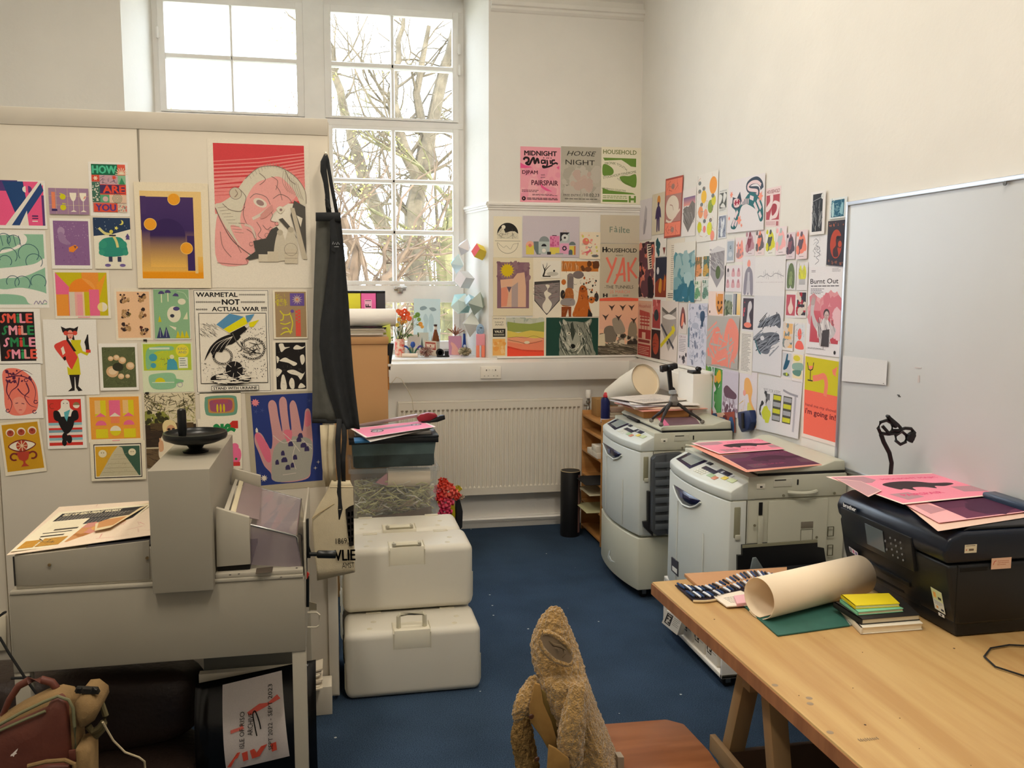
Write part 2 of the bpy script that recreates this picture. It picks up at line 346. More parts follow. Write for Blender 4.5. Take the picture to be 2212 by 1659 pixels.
# outer leaf
for x0,x1,z0,z1 in ((XL-.2,FL,-.2,ZC+.2),(FR,XR+.2,-.2,ZC+.2),(FL,FR,-.2,ZS-.03),(FL,FR,ZH,ZC+.2)): m.box(x0,x1,YF+.001,YF+.16,z0,z1)
m.box(XL-.2,XL,YB,YF+.1,-.2,ZC+.2); m.box(XR,XR+.2,YB,YF+.1,-.2,ZC+.2); m.box(XL-.2,XR+.2,YB+.3,YF+.1,ZC,ZC+.2)
struct(m.build('wall_back',wall_m))
# picture rail, crown, skirting, pipe, pipe box
def molding(x0,x1,y,z,prof,nm,ax='x'):
    m=MB(); m.prism([(x0,y-d,z+h) if ax=='x' else (y-d,x0,z+h) for d,h in prof],((x1-x0),0,0) if ax=='x' else (0,(x1-x0),0)); return m
rail=[(0,.028),(.012,.028),(.022,.016),(.022,.004),(.013,0),(.013,-.010),(.006,-.016),(.006,-.028),(0,-.03)]
m=molding(RR-.005,XR,YB,2.405,rail,'r'); 
a=Vector((RR,YB,0)); b=Vector((FR,YF,0)); dn=(b-a).normalized(); nn=Vector((-dn.y,dn.x,0))
m.prism([Vector((RR,YB,2.405+h))+nn*d for d,h in rail],dn*((b-a).length*.86)); struct(m.build('trim_picture_rail',gloss_w))
crown=[(0,.02),(.04,.02),(.035,-.005),(.02,-.012),(.02,-.03),(.008,-.045),(0,-.05)]
m=molding(RR+.015,XR,YB,3.815,crown,'c'); m2=molding(XL,RL-.03,YB,3.815,crown,'c'); m.add(m2.v,m2.f,False); struct(m.build('trim_crown',gloss_w))
m=MB(); m.box(XL,XR,YB-.02,YB,0,.09); struct(m.build('baseboard_back',gloss_w,bevel=.004))
m=MB(); m.box(XR-.02,XR,YN,YB-.03,0,.09); struct(m.build('baseboard_right',gloss_w,bevel=.004))
m=MB(); m.tube([(.2,YB-.05,.075),(1.70,YB-.05,.075),(1.72,YB-.05,.09),(1.72,YB-.06,.3)],.011,8); tag(m.build('heating_pipe',gloss_w),'white heating pipe running along the wall foot under the radiator','pipe')
# boxed-in ledge (dado box) along the back wall and round onto the right wall
m=MB()
m.prism([(XL,YB,1.285),(XL,YB-.10,1.262),(XL,YB-.10,1.125),(XL,YB,1.125)],(XR-.01-XL,0,0))
m.prism([(XR,YB-.1,1.285),(XR-.10,YB-.1,1.262),(XR-.10,YB-.1,1.125),(XR,YB-.1,1.125)],(0,-(YB-.1-5.20),0))
struct(m.build('trim_ledge_box',gloss_w,bevel=.004))
m=MB(); m.box(XR-.022,XR,5.02,YB-.02,1.285,1.303); m.box(RR+.06,XR,YB-.018,YB,1.285,1.300); struct(m.build('trim_dado_strip',gloss_w,bevel=.003))
m=MB(); m.box(XR-.13,XR,5.03,5.27,.0,1.288); struct(m.build('trim_pipe_column',gloss_w,bevel=.006))
# window board
m=MB(); m.prism([(RL-.05,YB-.035,ZS-.015),(RR+.06,YB-.035,ZS-.015),(RR+.06,YB-.002,ZS-.015),(RR,YB,ZS-.015),(FR,YF,ZS-.015),(FL,YF,ZS-.015),(RL,YB,ZS-.015),(RL-.05,YB-.002,ZS-.015)],(0,0,.025))
struct(m.build('trim_window_sill',gloss_w,bevel=.004))
# ---- window_1: casements, fixed light, bottom light; pane rectangles measured in the photograph
def pp(x,y): p=on('y',YF,x,y); return p.x,p.z
win=struct(bpy.data.objects.new('window_1',None)); _link(win,None,Matrix.Translation(((FL+FR)/2,YF,ZS)))
ZB=ZS+.01; Yw=YF-.03
xm0,xm1=pp(655,100)[0],pp(700,100)[0]             # middle post
zt=pp(850,22)[1]; 
m=MB(); m.box(FL-.02,FL+.05,Yw+.0006,Yw+.089,ZB,ZH); m.box(FR-.05,FR+.02,Yw+.0006,Yw+.089,ZB,ZH); m.box(FL,FR,Yw,Yw+.09,zt,ZH+.01); m.box(FL,FR,Yw+.0012,Yw+.088,ZB-.03,ZB+.03)
m.box(xm0,xm1,Yw-.02,Yw+.09,ZB,ZH); z1,z0=pp(850,613)[1],pp(850,651)[1]; z3,z2=pp(850,262)[1],pp(850,280)[1]
m.box(FL,FR,Yw-.015,Yw+.09,z0-.005,z1-.012); m.box(FL,FR,Yw-.01,Yw+.09,z2+.012,z3-.002)
m.build('window_frame',frame_m,win,bevel=.004)
glass=mat('window_glass','#ffffff',.0,trans=1,spec=.5,ior=1.02)
xg=[pp(717,200)[0],pp(843,200)[0],pp(852,200)[0],pp(976,200)[0]]
xl=[pp(357,60)[0],pp(496,60)[0],pp(504,60)[0],pp(639,60)[0]]
def sash(xs,zs,ox0,ox1,oz0,oz1,nm,hinges=None):
    m=MB(); y0,y1=Yw-.022,Yw+.03
    xs2=[(xs[0],xs[1]),(xs[2],xs[3])]; X0,X1=xs[0],xs[3]; Z0,Z1=zs[0][0],zs[-1][1]
    m.box(ox0,X0,y0,y1,oz0,oz1); m.box(X1,ox1,y0,y1,oz0,oz1); m.box(X0,X1,y0,y1,oz0,Z0); m.box(X0,X1,y0,y1,Z1,oz1)
    m.prism([(xs[1],y0+.02,Z0),(xs[1]+.007,y0+.004,Z0),(xs[2]-.007,y0+.004,Z0),(xs[2],y0+.02,Z0),(xs[2],y1,Z0),(xs[1],y1,Z0)],(0,0,Z1-Z0))
    for a,b in zip(zs,zs[1:]): m.prism([(X0,y0+.02,a[1]),(X0,y0+.004,a[1]+.007),(X0,y0+.004,b[0]-.007),(X0,y0+.02,b[0]),(X0,y1,b[0]),(X0,y1,a[1])],(X1-X0,0,0))
    s=m.build('sash',frame_m,win,bevel=.0025)
    g=MB(); g.box(X0-.004,X1+.004,Yw+.012,Yw+.016,Z0-.004,Z1+.004); g.build('glass',glass,s)
    if hinges:
        h=MB()
        for hx,hz in hinges: h.box(hx-.012,hx+.012,y0-.008,y0+.001,hz-.035,hz+.035); h.tube([(hx,y0-.008,hz-.04),(hx,y0-.008,hz+.04)],.006,8)
        h.build('hinge',frame_m,s,bevel=.002)
    return s
Z=lambda y: pp(850,y)[1]
up=[(Z(257),Z(153)),(Z(141),Z(38))]; md=[(Z(607),Z(508)),(Z(497),Z(398)),(Z(388),Z(284))]; lo=[(Z(737),Z(652))]
xo0,xo1=xm1,pp(988,100)[0]; xlo0=pp(343,60)[0]; xlo1=xm0
sash(xg,up,xo0,xo1,z3,zt-.004,'a',[(xo1+.004,pp(985,110)[1]),(xo1+.004,pp(985,155)[1])]); sash(xl,up,xlo0,xlo1,z3,zt-.004,'b',[(xlo0,pp(350,75)[1])])
sash(xg,md,xo0,xo1,z1-.008,z2+.010,'c'); sash(xl,md,xlo0,xlo1,z1-.008,z2+.010,'d')
sash(xg,lo,xo0,xo1,ZB+.032,z0-.008,'e'); sash(xl,lo,xlo0,xlo1,ZB+.032,z0-.008,'f')
m=MB(); lx,lz=pp(863,624); m.box(lx-.045,lx+.045,Yw-.03,Yw-.02,lz-.012,lz+.012); m.box(lx-.02,lx+.02,Yw-.045,Yw-.03,lz-.035,lz+.02); m.tube([(lx-.05,Yw-.04,lz+.01),(lx+.05,Yw-.045,lz+.012)],.007,8)
m.build('latch',mat('chrome','#b8b8b4',.25,1),win,bevel=.002)
# ---- ceiling strip lamps
for a,b in LAMPS:
    t=thing('ceiling_lamp','warm white strip lamp hanging under the ceiling','lamp',(a,b,ZC-.12),group='ceiling strip lamps')
    m=MB(); m.box(a-.15,a+.15,b-.75,b+.75,ZC-.045,ZC-.001); m.build('housing',gloss_w,t,bevel=.005)
    m=MB(); m.box(a-.13,a+.13,b-.72,b+.72,ZC-.06,ZC-.046); m.build('diffuser',mat('lamp_diffuser','#ffe3c0',.5,emis=3),t)
# ---- radiator
rx0,rx1,rz0,rz1,ry=.44,1.825,.275,.972,6.325
rad_m=mat('radiator_enamel','#dcd5c6',.4,var=.015,scale=4)
t=thing('radiator','long cream panel radiator with upright ribs under the window','radiator',((rx0+rx1)/2,ry+.03,rz0))
m=MB(); N=41; st=(rx1-rx0-.03)/N; prof=[(rx0,ry+.012),(rx0,ry+.004),(rx0+.004,ry)]
for i in range(N):
    a=rx0+.015+i*st; prof+=[(a,ry),(a+st*.14,ry),(a+st*.26,ry+.007),(a+st*.52,ry+.007),(a+st*.64,ry)]
prof+=[(rx1-.004,ry),(rx1,ry+.004),(rx1,ry+.012)]
z=(rz0,rz0+.05,rz0+.066,rz1-.062,rz1-.046,rz1)
rows=[[(x,(ry if y>ry+.005 and k in (0,1,4,5) and x>rx0+.01 and x<rx1-.01 else y),zz) for x,y in prof] for k,zz in enumerate(z)]
n=len(prof); m.add([p for r in rows for p in r],[(j*n+i,j*n+i+1,(j+1)*n+i+1,(j+1)*n+i) for j in range(5) for i in range(n-1)],False)
m.build('front_panel',rad_m,t,sharp=20)
m=MB(); m.box(rx0+.01,rx1-.01,ry+.012,ry+.016,rz0+.01,rz1-.01); m.box(rx0+.01,rx1-.01,ry+.062,ry+.07,rz0+.01,rz1-.01); m.box(rx0,rx0+.006,ry+.004,ry+.07,rz0+.02,rz1); m.box(rx1-.006,rx1,ry+.004,ry+.07,rz0+.02,rz1); m.box(rx0,rx1,ry+.001,ry+.07,rz1,rz1+.01); m.build('casing',rad_m,t,bevel=.001)
m=MB()
for i in range(N):
    a=rx0+.015+i*st+st*.1; m.box(a,a+st*.62,ry-.0012,ry+.001,rz1-.058,rz1-.05); 
m.build('grille',M('#8d8270',.6),t)
m=MB()
for i in range(N):
    a=rx0+.015+i*st+st*.1; m.box(a,a+st*.62,ry-.0012,ry+.001,rz0+.052,rz0+.060)
m.build('lower_grille',M('#f6efdf',.5),t)
t2=thing('radiator_valve','white thermostatic radiator valve with chrome elbow at the radiator end','valve',(1.87,6.33,.88))
m=MB(); m.lathe([(.0,1.045),(.018,1.045),(.021,1.035),(.021,.995),(.018,.985),(.0,.985)],(1.868,6.33,0),16); m.build('valve_head',M('#f2efe8',.4),t2,sharp=30)
m=MB(); m.lathe([(.0,.985),(.012,.985),(.012,.965),(.017,.962),(.017,.945),(.011,.94),(.011,.915),(.014,.91),(.014,.89),(.0,.89)],(1.868,6.33,0),12); m.tube([(1.868,6.33,.93),(1.835,6.33,.93)],.009,8); m.build('valve_body',mat('chrome','#b8b8b4',.25,1),t2)
m=MB(); m.tube([(1.868,6.33,.9),(1.868,6.34,.5),(1.868,6.36,.1)],.0085,8); m.build('valve_pipe',gloss_w,t2)
# ---- socket
a=on('y',YB-.1,1038,792); b=on('y',YB-.1,1082,817)
t=thing('wall_socket','white double wall socket on the ledge box above the radiator','socket',((a.x+b.x)/2,YB-.1,b.z))
y=YB-.1; m=MB(); m.box(a.x,b.x,y-.012,y,b.z,a.z); m.build('socket_plate',M('#efe9dc',.35),t,bevel=.003)
for cx in (a.x+.042,b.x-.042):
    for q in ((cx-.003,cx+.003,a.z-.032,a.z-.02),(cx-.018,cx-.010,b.z+.018,b.z+.0215),(cx+.010,cx+.018,b.z+.018,b.z+.0215)): m=MB(); m.box(q[0],q[1],y-.0128,y-.012,q[2],q[3]); m.build('socket_hole',M('#4a4238',.6),t)
m=MB()
for cx in (a.x+.063,b.x-.063): m.box(cx-.006,cx+.006,y-.016,y-.012,a.z-.028,a.z-.012)
m.build('socket_switch',M('#f2eee4',.35),t,bevel=.002)
# ---- whiteboard
t=thing('whiteboard','large aluminium framed whiteboard on the right wall','whiteboard',(XR,2.2,1.0))
wy1,wy0,wz0,wz1=3.62,.9,1.005,2.19
m=MB(); m.box(XR-.014,XR-.001,wy0,wy1,wz0,wz1); m.build('board_surface',mat('whiteboard_enamel','#c6c8c8',.28,var=.03,scale=1.2),t)
m=MB(); al=mat('aluminium','#b9bdc4',.35,.85)
for y0,y1,z0_,z1_ in ((wy0,wy1,wz1-.004,wz1+.014),(wy0,wy1,wz0-.014,wz0+.006),(wy1-.008,wy1+.010,wz0-.014,wz1+.014)): m.box(XR-.022,XR-.001,y0,y1,z0_,z1_)
m.build('frame',al,t,bevel=.003)
m=MB(); p=on('x',XR-.022,2172,396); m.lathe([(0,-.004),(.008,-.004),(.008,0)],(XR-.022,p.y,p.z),10,'x'); m.build('corner_screw',M('#55534f',.4),t)
m=MB(); m.slab('x',XR-.0155,[(1938,852),(1943,853),(1943,855),(1938,854)],.001); m.slab('x',XR-.0155,[(1940,855),(1945,856),(1945,858),(1940,857)],.001); m.build('pen_mark',M('#333333',.5),t)
for q in ([(1976,793),(1990,794),(1990,796),(1976,795)],[(1983,811),(1986,811),(1986,826),(1982,826)]): m=MB(); m.slab('x',XR-.0155,q,.001); m.build('faded_mark',M('#c9bfbd',.6),t)
# ---- pin board partition (three sheets, top rail), right edge at x = -0.01
board_m=mat('board_sheet','#dad1c0',.8,var=.02,scale=2)
t=thing('pin_board','tall cream freestanding pin board partition covered in prints','partition',(-.66,YP+.02,0))
xs=on('y',YP,298,300).x
m=MB(); m.box(-1.325,xs-.003,YP,YP+.03,.015,2.50); m.box(xs,-.012,YP,YP+.03,.015,2.50); m.build('board_sheets',board_m,t,bevel=.0012)
m=MB(); m.box(-1.325,-.012,YP-.004,YP+.034,2.44,2.507); m.build('top_strip',mat('top_strip_m','#cdc5b6',.7,var=.02,scale=9),t,bevel=.002)
for q in ((-.03,-.008),(-1.325,-1.30)): m=MB(); m.box(q[0],q[1],YP+.03,YP+.40,.0,2.50); m.build('side_return',board_m,t,bevel=.002)
m=MB(); m.box(-.05,-.010,YP-.022,YP-.001,.03,1.25); m.build('edge_strip',mat('strip_white','#dcd4c4',.6),t,bevel=.002)
m=MB(); m.slab('y',YP-.0012,[(296,262),(300,262),(303,388),(299,388)],.001); m.build('seam',M('#9c9484',.7),t)
t=thing('side_board','second cream board continuing left of the pin board','partition',(-1.9,YP+.05,0))
m=MB(); m.box(-2.5,-1.335,YP+.02,YP+.05,.0,2.5); m.build('board_sheet',board_m,t,bevel=.002)
# ================================================================ OUTSIDE
bark=mat('tree_bark','#5d5240',.9,var=.3,scale=6,bump=.4,bscale=20)
bark2=mat('tree_bark_brown','#5e4c3a',.9,var=.3,scale=6)
leafm=mat('young_leaf','#8e8838',.7,var=.3,scale=20)
def tree(limbs, Y, seed, nb, label, bm=bark, leaves=0, zmax=9):
    R=random.Random(seed); t=thing('bare_tree',label,'tree',(on('y',Y,*limbs[0][0][0]).x,Y,-3),group=None)
    tr=MB(); br=MB(); lf=MB(); starts=[]
    for pts,r0,r1 in limbs:
        P=[on('y',Y,*p) for p in pts]; P=[p+Vector((0,R.uniform(-.25,.25)*k/len(P),0)) for k,p in enumerate(P)]
        Q=[]
        for i in range(len(P)-1):
            for k in range(4): q=P[i].lerp(P[i+1],k/4); Q.append(q+Vector((R.gauss(0,.02),0,R.gauss(0,.02))) if k else q)
        Q.append(P[-1]); L=len(Q)
        tr.tube(Q,[r0+(r1-r0)*i/(L-1) for i in range(L)],8)
        for i in range(1,L): starts.append((Q[i],(Q[i]-Q[i-1]).normalized(),(r0+(r1-r0)*i/(L-1))))
    def grow(p,d,r,ln,dep):
        pts=[p]; rr=[r]; n=5
        for k in range(n):
            d=(d+Vector((R.gauss(0,.28),R.gauss(0,.28),R.gauss(.04,.25)))).normalized(); p=p+d*ln/n; pts.append(p); rr.append(r*(1-.75*(k+1)/n))
            if dep and R.random()<.75: grow(p,(d+Vector((R.gauss(0,.7),R.gauss(0,.7),R.gauss(0,.6)))).normalized(),rr[-1]*.7,ln*.62,dep-1)
        br.tube(pts,rr,4,cap=False)
        if leaves and dep==0 and R.random()<leaves:
            for _ in range(7):
                c=pts[-1-R.randrange(3)]+Vector((R.gauss(0,.06),R.gauss(0,.06),R.gauss(0,.06))); s=.014+.014*R.random(); a=Vector((R.gauss(0,1),R.gauss(0,1),R.gauss(0,1))).normalized()*s; b=a.orthogonal().normalized()*s*.6
                lf.add([c-a,c+b,c+a,c-b],[(0,1,2,3)],False)
    for i in range(nb):
        p,d,r=R.choice(starts); g=(d*.4+Vector((R.choice((-1,1))*R.uniform(.4,1),R.gauss(0,.5),R.uniform(-.2,.9)))).normalized(); grow(p,g,min(r*.4,.032),R.uniform(.8,2.0),2)
    tr.build('trunk',bm,t,weld=False); b=br.build('branches',bm,t); 
    if leaves: lf.build('leaf_buds',leafm,t)['kind']='stuff'
    return t
tree([([(905,900),(900,600),(895,480),(905,380),(960,150),(1010,0)],.21,.05),([(905,400),(860,280),(850,160),(870,20)],.10,.025),([(900,420),(925,330),(900,200),(925,60)],.11,.03),([(903,560),(960,520),(1050,470)],.10,.04)],13,3,40,'large forked bare tree in the right window panes',bark)
tree([([(870,900),(845,560),(800,420),(760,300),(735,200),(700,60)],.15,.04),([(800,430),(770,420),(720,400),(640,380)],.07,.03)],14.5,8,30,'leaning bare tree in the left part of the right window',bark)
tree([([(985,900),(975,700),(960,560),(990,420),(1040,300)],.17,.06)],12,5,10,'ivy toned bare tree trunk at the right edge of the window',mat('bark_ivy','#5c5638',.9,var=.35,scale=7),leaves=.15)
tree([([(735,900),(740,700),(770,560),(740,470)],.12,.05),([(810,900),(800,700),(830,600),(880,540)],.10,.04)],11,11,24,'low tangled hazel shrub in the lower window panes',bark2,leaves=.25)
tree([([(930,900),(940,760),(900,660),(920,560)],.10,.04),([(780,1000),(730,760),(720,640)],.10,.04)],16,21,26,'yellowish shrub behind the tree trunks outside',mat('shrub_wood','#6a5f3c',.9,var=.3,scale=7),leaves=.4)
m=MB(); m.grid(lambda u,v:(-30+60*u,9+50*v,-3+2.2*v*v+.3*math.sin(9*u)),24,12); tag(m.build('lawn',mat('lawn_grass','#a39c78',.95,var=.3,scale=.8,loc=None) if False else mat('lawn_grass','#a39c78',.95,var=.3,scale=.8)),kind='structure')
# ================================================================ PRINTS ON THE PIN BOARD
W=wallsheet; AP='art_print'; PO='print'
GB='prints pinned on the tall board'; GK='prints on the window wall'; GR='prints on the right wall'
def fig(s,u,v,h,c,w=1):   # small standing figure
    s.circ(u,v-h*.42,h*.07*s.A*w,c); s.poly([(u-.09*h*w,v-h*.33),(u+.09*h*w,v-h*.33),(u+.07*h*w,v+h*.05),(u+.09*h*w,v+h*.5),(u+.02*h*w,v+h*.5),(u,v+h*.1),(u-.02*h*w,v+h*.5),(u-.09*h*w,v+h*.5),(u-.07*h*w,v+h*.05)],c)
s=W('board',(-36,388,103,495)); s.rect(0,.02,.965,.93,'#f05c8c'); s.rect(0,0,.55,.22,'#5b3f7c'); s.poly([(.30,.02),(.64,.02),(.68,.4),(.50,.72)],'#24487c')
s.circ(.68,.18,.055,'#efe8da',a0=90,a1=270); s.circ(.72,.18,.06,'#5e3c78',a0=-90,a1=90); s.poly([(.89,.02),(1,.02),(.42,.93),(.32,.93)],'#efe8da'); s.poly([(.93,.04),(.97,.2),(.56,.93),(.42,.93)],'#2c4a80'); s.poly([(.93,.3),(.97,.3),(.97,.93),(.93,.93)],'#5e3c78'); s.poly([(.55,.93),(.68,.62),(.7,.93)],'#efe8da')
s.rect(.76,.72,.86,.745,'#3a2c60'); s.rect(.76,.77,.86,.79,'#3a2c60'); s.rect(.76,.83,.85,.85,'#efe8da'); s.done(AP,'pink and blue geometric print with a diagonal bar at the board edge',PO,GB)
s=W('board',(105,406,194,464),'#a583a0'); 
for x in (.18,.47,.75): s.line([(x,0),(x,1)],.008,'#d3bd98')
for y in (.3,.65): s.line([(0,y),(1,y)],.008,'#d3bd98')
s.rect(.07,.15,.16,.78,'#ef8a62'); s.rect(.06,.8,.2,.88,'#3b2a63'); s.circ(.35,.33,.075,'#d6cf1e'); s.circ(.35,.74,.075,'#d6cf1e'); s.line([(.27,.2),(.38,.24)],.02,'#d6cf1e'); s.line([(.33,.58),(.42,.6)],.02,'#d6cf1e')
for x in (.61,.86): s.ell(x,.17,.085,.32,'#f5ecd8',a0=0,a1=180); s.line([(x,.4),(x,.84)],.014,'#f5ecd8'); s.poly([(x-.08,.9),(x,.83),(x+.08,.9)],'#f5ecd8')
s.line([(.88,.4),(.92,.3)],.03,'#e58a78'); s.done(AP,'mauve print of a candle, two yellow fruits and two wine glasses',PO,GB)
s=W('board',(190,349,281,468)); q=(.07,.04,.93,.93)
s.rect(.07,.04,.93,.93,'#c99a94'); s.rect(.07,.04,.73,.24,'#1d6a4c'); s.text('HOW',.4,.14,.14,'#55c49a',w=.6,bold=.04); s.rect(.73,.04,.93,.24,'#e4604a')
for k in range(9): s.line([(.83,.22),(.83+.16*math.cos(math.radians(180+k*22.5)),.22+.12*math.sin(math.radians(180+k*22.5)))],.018,'#f1e2c4')
s.rect(.07,.24,.27,.36,'#d9513c'); s.star(.17,.3,.07,6,'#f0d2b8'); s.rect(.27,.24,.73,.41,'#c9a3ac'); s.scat(.3,.27,.7,.39,14,.05,['#2b3a52'],'st'); s.star(.64,.28,.07,7,'#e2503a'); s.rect(.73,.24,.93,.42,'#8dbf9a'); s.poly([(.75,.42),(.83,.28),(.92,.42)],'#3a8a62')
s.rect(.07,.37,.27,.74,'#46705e'); s.scat(.09,.39,.25,.72,30,.018,['#e9e2cf']); s.rect(.27,.41,.93,.60,'#e14f36'); s.rect(.27,.42,.9,.58,'#4a3560'); s.text('ARE',.62,.5,.13,'#ec5038',w=.54,bold=.04)
s.rect(.27,.6,.5,.74,'#62ab80'); s.circ(.4,.68,.07,'#d9b7b2'); s.rect(.5,.6,.93,.75,'#e9c6ac')
for r in (.03,.06,.09,.12): s.arc(.7,.67,r,0,360,.01,'#3d8062')
s.rect(.1,.76,.7,.92,'#df543c'); s.text('YOU',.4,.84,.12,'#5a3f86',w=.5,bold=.04); s.rect(.7,.76,.93,.93,'#d9cbb6'); s.scat(.71,.77,.92,.92,22,.02,['#8a8078','#e27e70']); s.done(AP,'patterned print reading how are you in green, red and violet',PO,GB)
s=W('board',(107,471,200,581)); s.rect(.08,.05,.95,.93,'#8f6796'); s.scat(.1,.08,.93,.4,60,.008,['#cfb4c9']); s.ell(.27,.26,.09,.09,'#b294b4'); s.blob([(.2,.3),(.3,.28),(.4,.42),(.5,.5),(.38,.52),(.22,.45)],'#a180a6'); s.scat(.1,.5,.93,.9,40,.02,['#865c8e','#9a729f']); s.poly([(.44,.58),(.6,.52),(.68,.57),(.55,.67),(.45,.66)],'#ee8b2c'); s.poly([(.56,.54),(.64,.55),(.6,.6)],'#7a4a50'); s.done(AP,'purple grainy print of a faint figure with an orange shape',PO,GB)
s=W('board',(201,470,286,581),'#efe9d4'); s.rect(0,0,1,.36,'#2a3e5e'); s.poly([(0,.36),(.5,.32),(1,.22),(1,.5),(0,.5)],'#efe9d4'); s.circ(.75,.09,.07,'#e7df6a'); s.circ(.71,.08,.065,'#2a3e5e'); s.star(.62,.2,.06,5,'#e7df6a'); s.scat(.05,.03,.95,.25,12,.01,['#cfd8d2'])
s.blob([(.15,.5),(.3,.4),(.7,.38),(.85,.5),(.9,.66),(.75,.74),(.3,.76),(.14,.66)],'#2f8f7c')
for c in ((.24,.52,.11),(.78,.52,.11),(.2,.68,.08),(.84,.68,.08)): s.circ(*c,'#38997f')
s.curve([(.15,.2),(.3,.3),(.5,.34),(.6,.45),(.64,.58)],.07,'#dcd38a'); s.circ(.48,.27,.05,'#dccf52'); s.rect(.42,.33,.6,.36,'#3a3348'); s.rect(.38,.76,.48,.86,'#3a3d5c'); s.rect(.62,.76,.72,.86,'#3a3d5c'); s.ell(.35,.93,.08,.03,'#75649c'); s.ell(.75,.93,.08,.03,'#75649c'); s.poly([(.85,.38),(.92,.3),(.98,.38)],'#5c4c84'); s.poly([(.86,.42),(.92,.34),(.98,.42)],'#5c4c84'); s.done(AP,'night print of a bird in a puffy teal coat under a moon',PO,GB)
s=W('board',(-42,496,107,665)); s.rect(0,.05,.965,.955,'#93c3a4')
s.blob([(-.1,-.02),(.2,.02),(.5,.01),(.7,.08),(.64,.2),(.3,.3),(0,.3),(-.1,.3),(.2,.27),(.5,.22),(.6,.12),(.4,.06),(0,.1)],'#f3efe6'); s.blob([(.96,.36),(.8,.43),(.5,.47),(.2,.5),(0,.58),(0,.68),(.3,.62),(.6,.6),(.85,.52),(.98,.46)],'#f3efe6'); s.blob([(0,.72),(.3,.76),(.6,.74),(.98,.82),(.98,.93),(.7,.95),(.6,.85),(.3,.82),(0,.84)],'#f3efe6')
for a in ((.4,.33,.14),(.8,.4,.13),(.72,.3,.16),(.35,.4,.1),(.85,.66,.12),(.6,.68,.12),(.45,.66,.1),(.5,.14,.1),(.35,.12,.1)): s.arc(a[0],a[1],a[2],150,400,.011,'#3d6470')
for x in (.3,.4,.5,.58): s.line([(x,.07),(x+.03,.2)],.009,'#3d6470')
s.curve([(.76,.955),(.8,.91),(.83,.95),(.86,.91),(.89,.95),(.93,.9),(.97,.93)],.009,'#6a5a90'); s.done(AP,'mint green print of overlapping rounded bubble shapes cut by cream waves',PO,GB)
s=W('board',(115,583,241,688),'#eee6d4'); s.rect(.03,.05,.95,.94,'#f0973a'); s.poly([(.03,.05),(.5,.05),(.5,.3),(.27,.4)],'#cdbb14'); s.poly([(.03,.05),(.27,.35),(.27,.94),(.03,.94)],'#ef6a94'); s.rect(.03,.5,.25,.94,'#f09a3a'); s.poly([(.8,.05),(.95,.05),(.95,.94),(.8,.94)],'#cdbb14'); s.poly([(.76,.3),(.95,.05),(.8,.6)],'#f2a02e'); s.circ(.5,.43,.24,'#f28c28',a0=180,a1=360); s.circ(.5,.43,.24,'#f4a24a',a0=270,a1=360); s.rect(.26,.45,.36,.94,'#ded2bc'); s.rect(.36,.45,.5,.94,'#efb1a6'); s.rect(.4,.5,.5,.94,'#f0a0a6'); s.rect(.52,.45,.62,.94,'#cdbb14'); s.rect(.62,.4,.8,.94,'#ee6d92'); s.rect(.5,.45,.53,.94,'#f0d0a0'); s.circ(.85,.76,.09,'#f3dd8a'); s.circ(.85,.76,.09,'#ece2cc',a0=-90,a1=90); s.rect(.4,.96,.62,.98,'#f0a0a6'); s.done(AP,'orange, pink and ochre geometric sunset print',PO,GB)
s=W('board',(289,393,457,622),'#efe2c6',tilt=.004); s.rect(.07,.08,.9,.91,'#eecb86'); s.grad(.07,.7,.9,.91,'#efbf62','#f0a014'); s.rect(.07,.85,.9,.91,'#ee9a12'); s.grad(.075,.135,.79,.45,'#4b3468','#3f2a62'); s.grad(.08,.45,.79,.84,'#3f2a62','#ecb858'); s.rect(.79,.1,.83,.86,'#eecb86'); s.rect(.69,.5,.79,.835,'#3f2a62'); s.circ(.43,.5,.24,'#38245a',a0=180,a1=360); s.grad(.19,.5,.67,.8,'#38245a','#f0bc5a')
s.rect(.075,.13,.15,.3,'#4b3468')
for u,v in ((.53,.155),(.2,.395),(.68,.62)): s.circ(u,v,.086,'#f2c56c'); s.circ(u,v,.078,'#efa32a')
s.done(AP,'yellow and violet print with an arch and three orange discs',PO,GB)
# large red and pink drawing of a generic reclining stone head
s=W('board',(447,299,674,622),'#efe6d4',lift=.001); s.rect(.055,.03,.955,.84,'#efe6d4'); s.rect(.055,.028,.95,.42,'#d9484c')
R=random.Random(5)
for k in range(15):
    y=.13+.024*k; s.line([(.055,y+.02),(.5,y-.01+R.uniform(-.01,.01)),(.95,y-.05-.003*k)],.009+.0025*k,'#ee8f8a')
s.blob([(.08,.5),(.06,.82),(.34,.84),(.37,.77),(.40,.72),(.3,.66),(.2,.6)],'#f0a8a2'); s.blob([(.055,.44),(.13,.42),(.25,.36),(.36,.26),(.48,.19),(.6,.17),(.72,.18),(.86,.24),(.95,.33),(.965,.42),(.9,.42),(.86,.37),(.78,.42),(.66,.48),(.6,.54),(.7,.55),(.62,.6),(.56,.66),(.48,.70),(.42,.76),(.33,.74),(.2,.64),(.1,.52)],'#ddd5bf')
s.blob([(.36,.4),(.45,.3),(.56,.26),(.68,.24),(.76,.27),(.86,.36),(.78,.42),(.66,.47),(.6,.53),(.67,.56),(.6,.6),(.55,.66),(.47,.70),(.4,.66),(.32,.6),(.3,.52)],'#f0aba4'); s.blob([(.2,.58),(.32,.6),(.42,.68),(.42,.77),(.3,.72)],'#f0aba4')
s.ell(.26,.36,.055,.04,'#d3c7b0',rot=-40); s.arc(.26,.36,.06,0,360,.005,'#8d7f74'); s.ell(.5,.42,.07,.028,'#e8dccb',rot=25); s.ell(.5,.42,.04,.018,'#a38680',rot=25); s.curve([(.4,.39),(.46,.36),(.56,.38),(.6,.43)],.006,'#80706c')
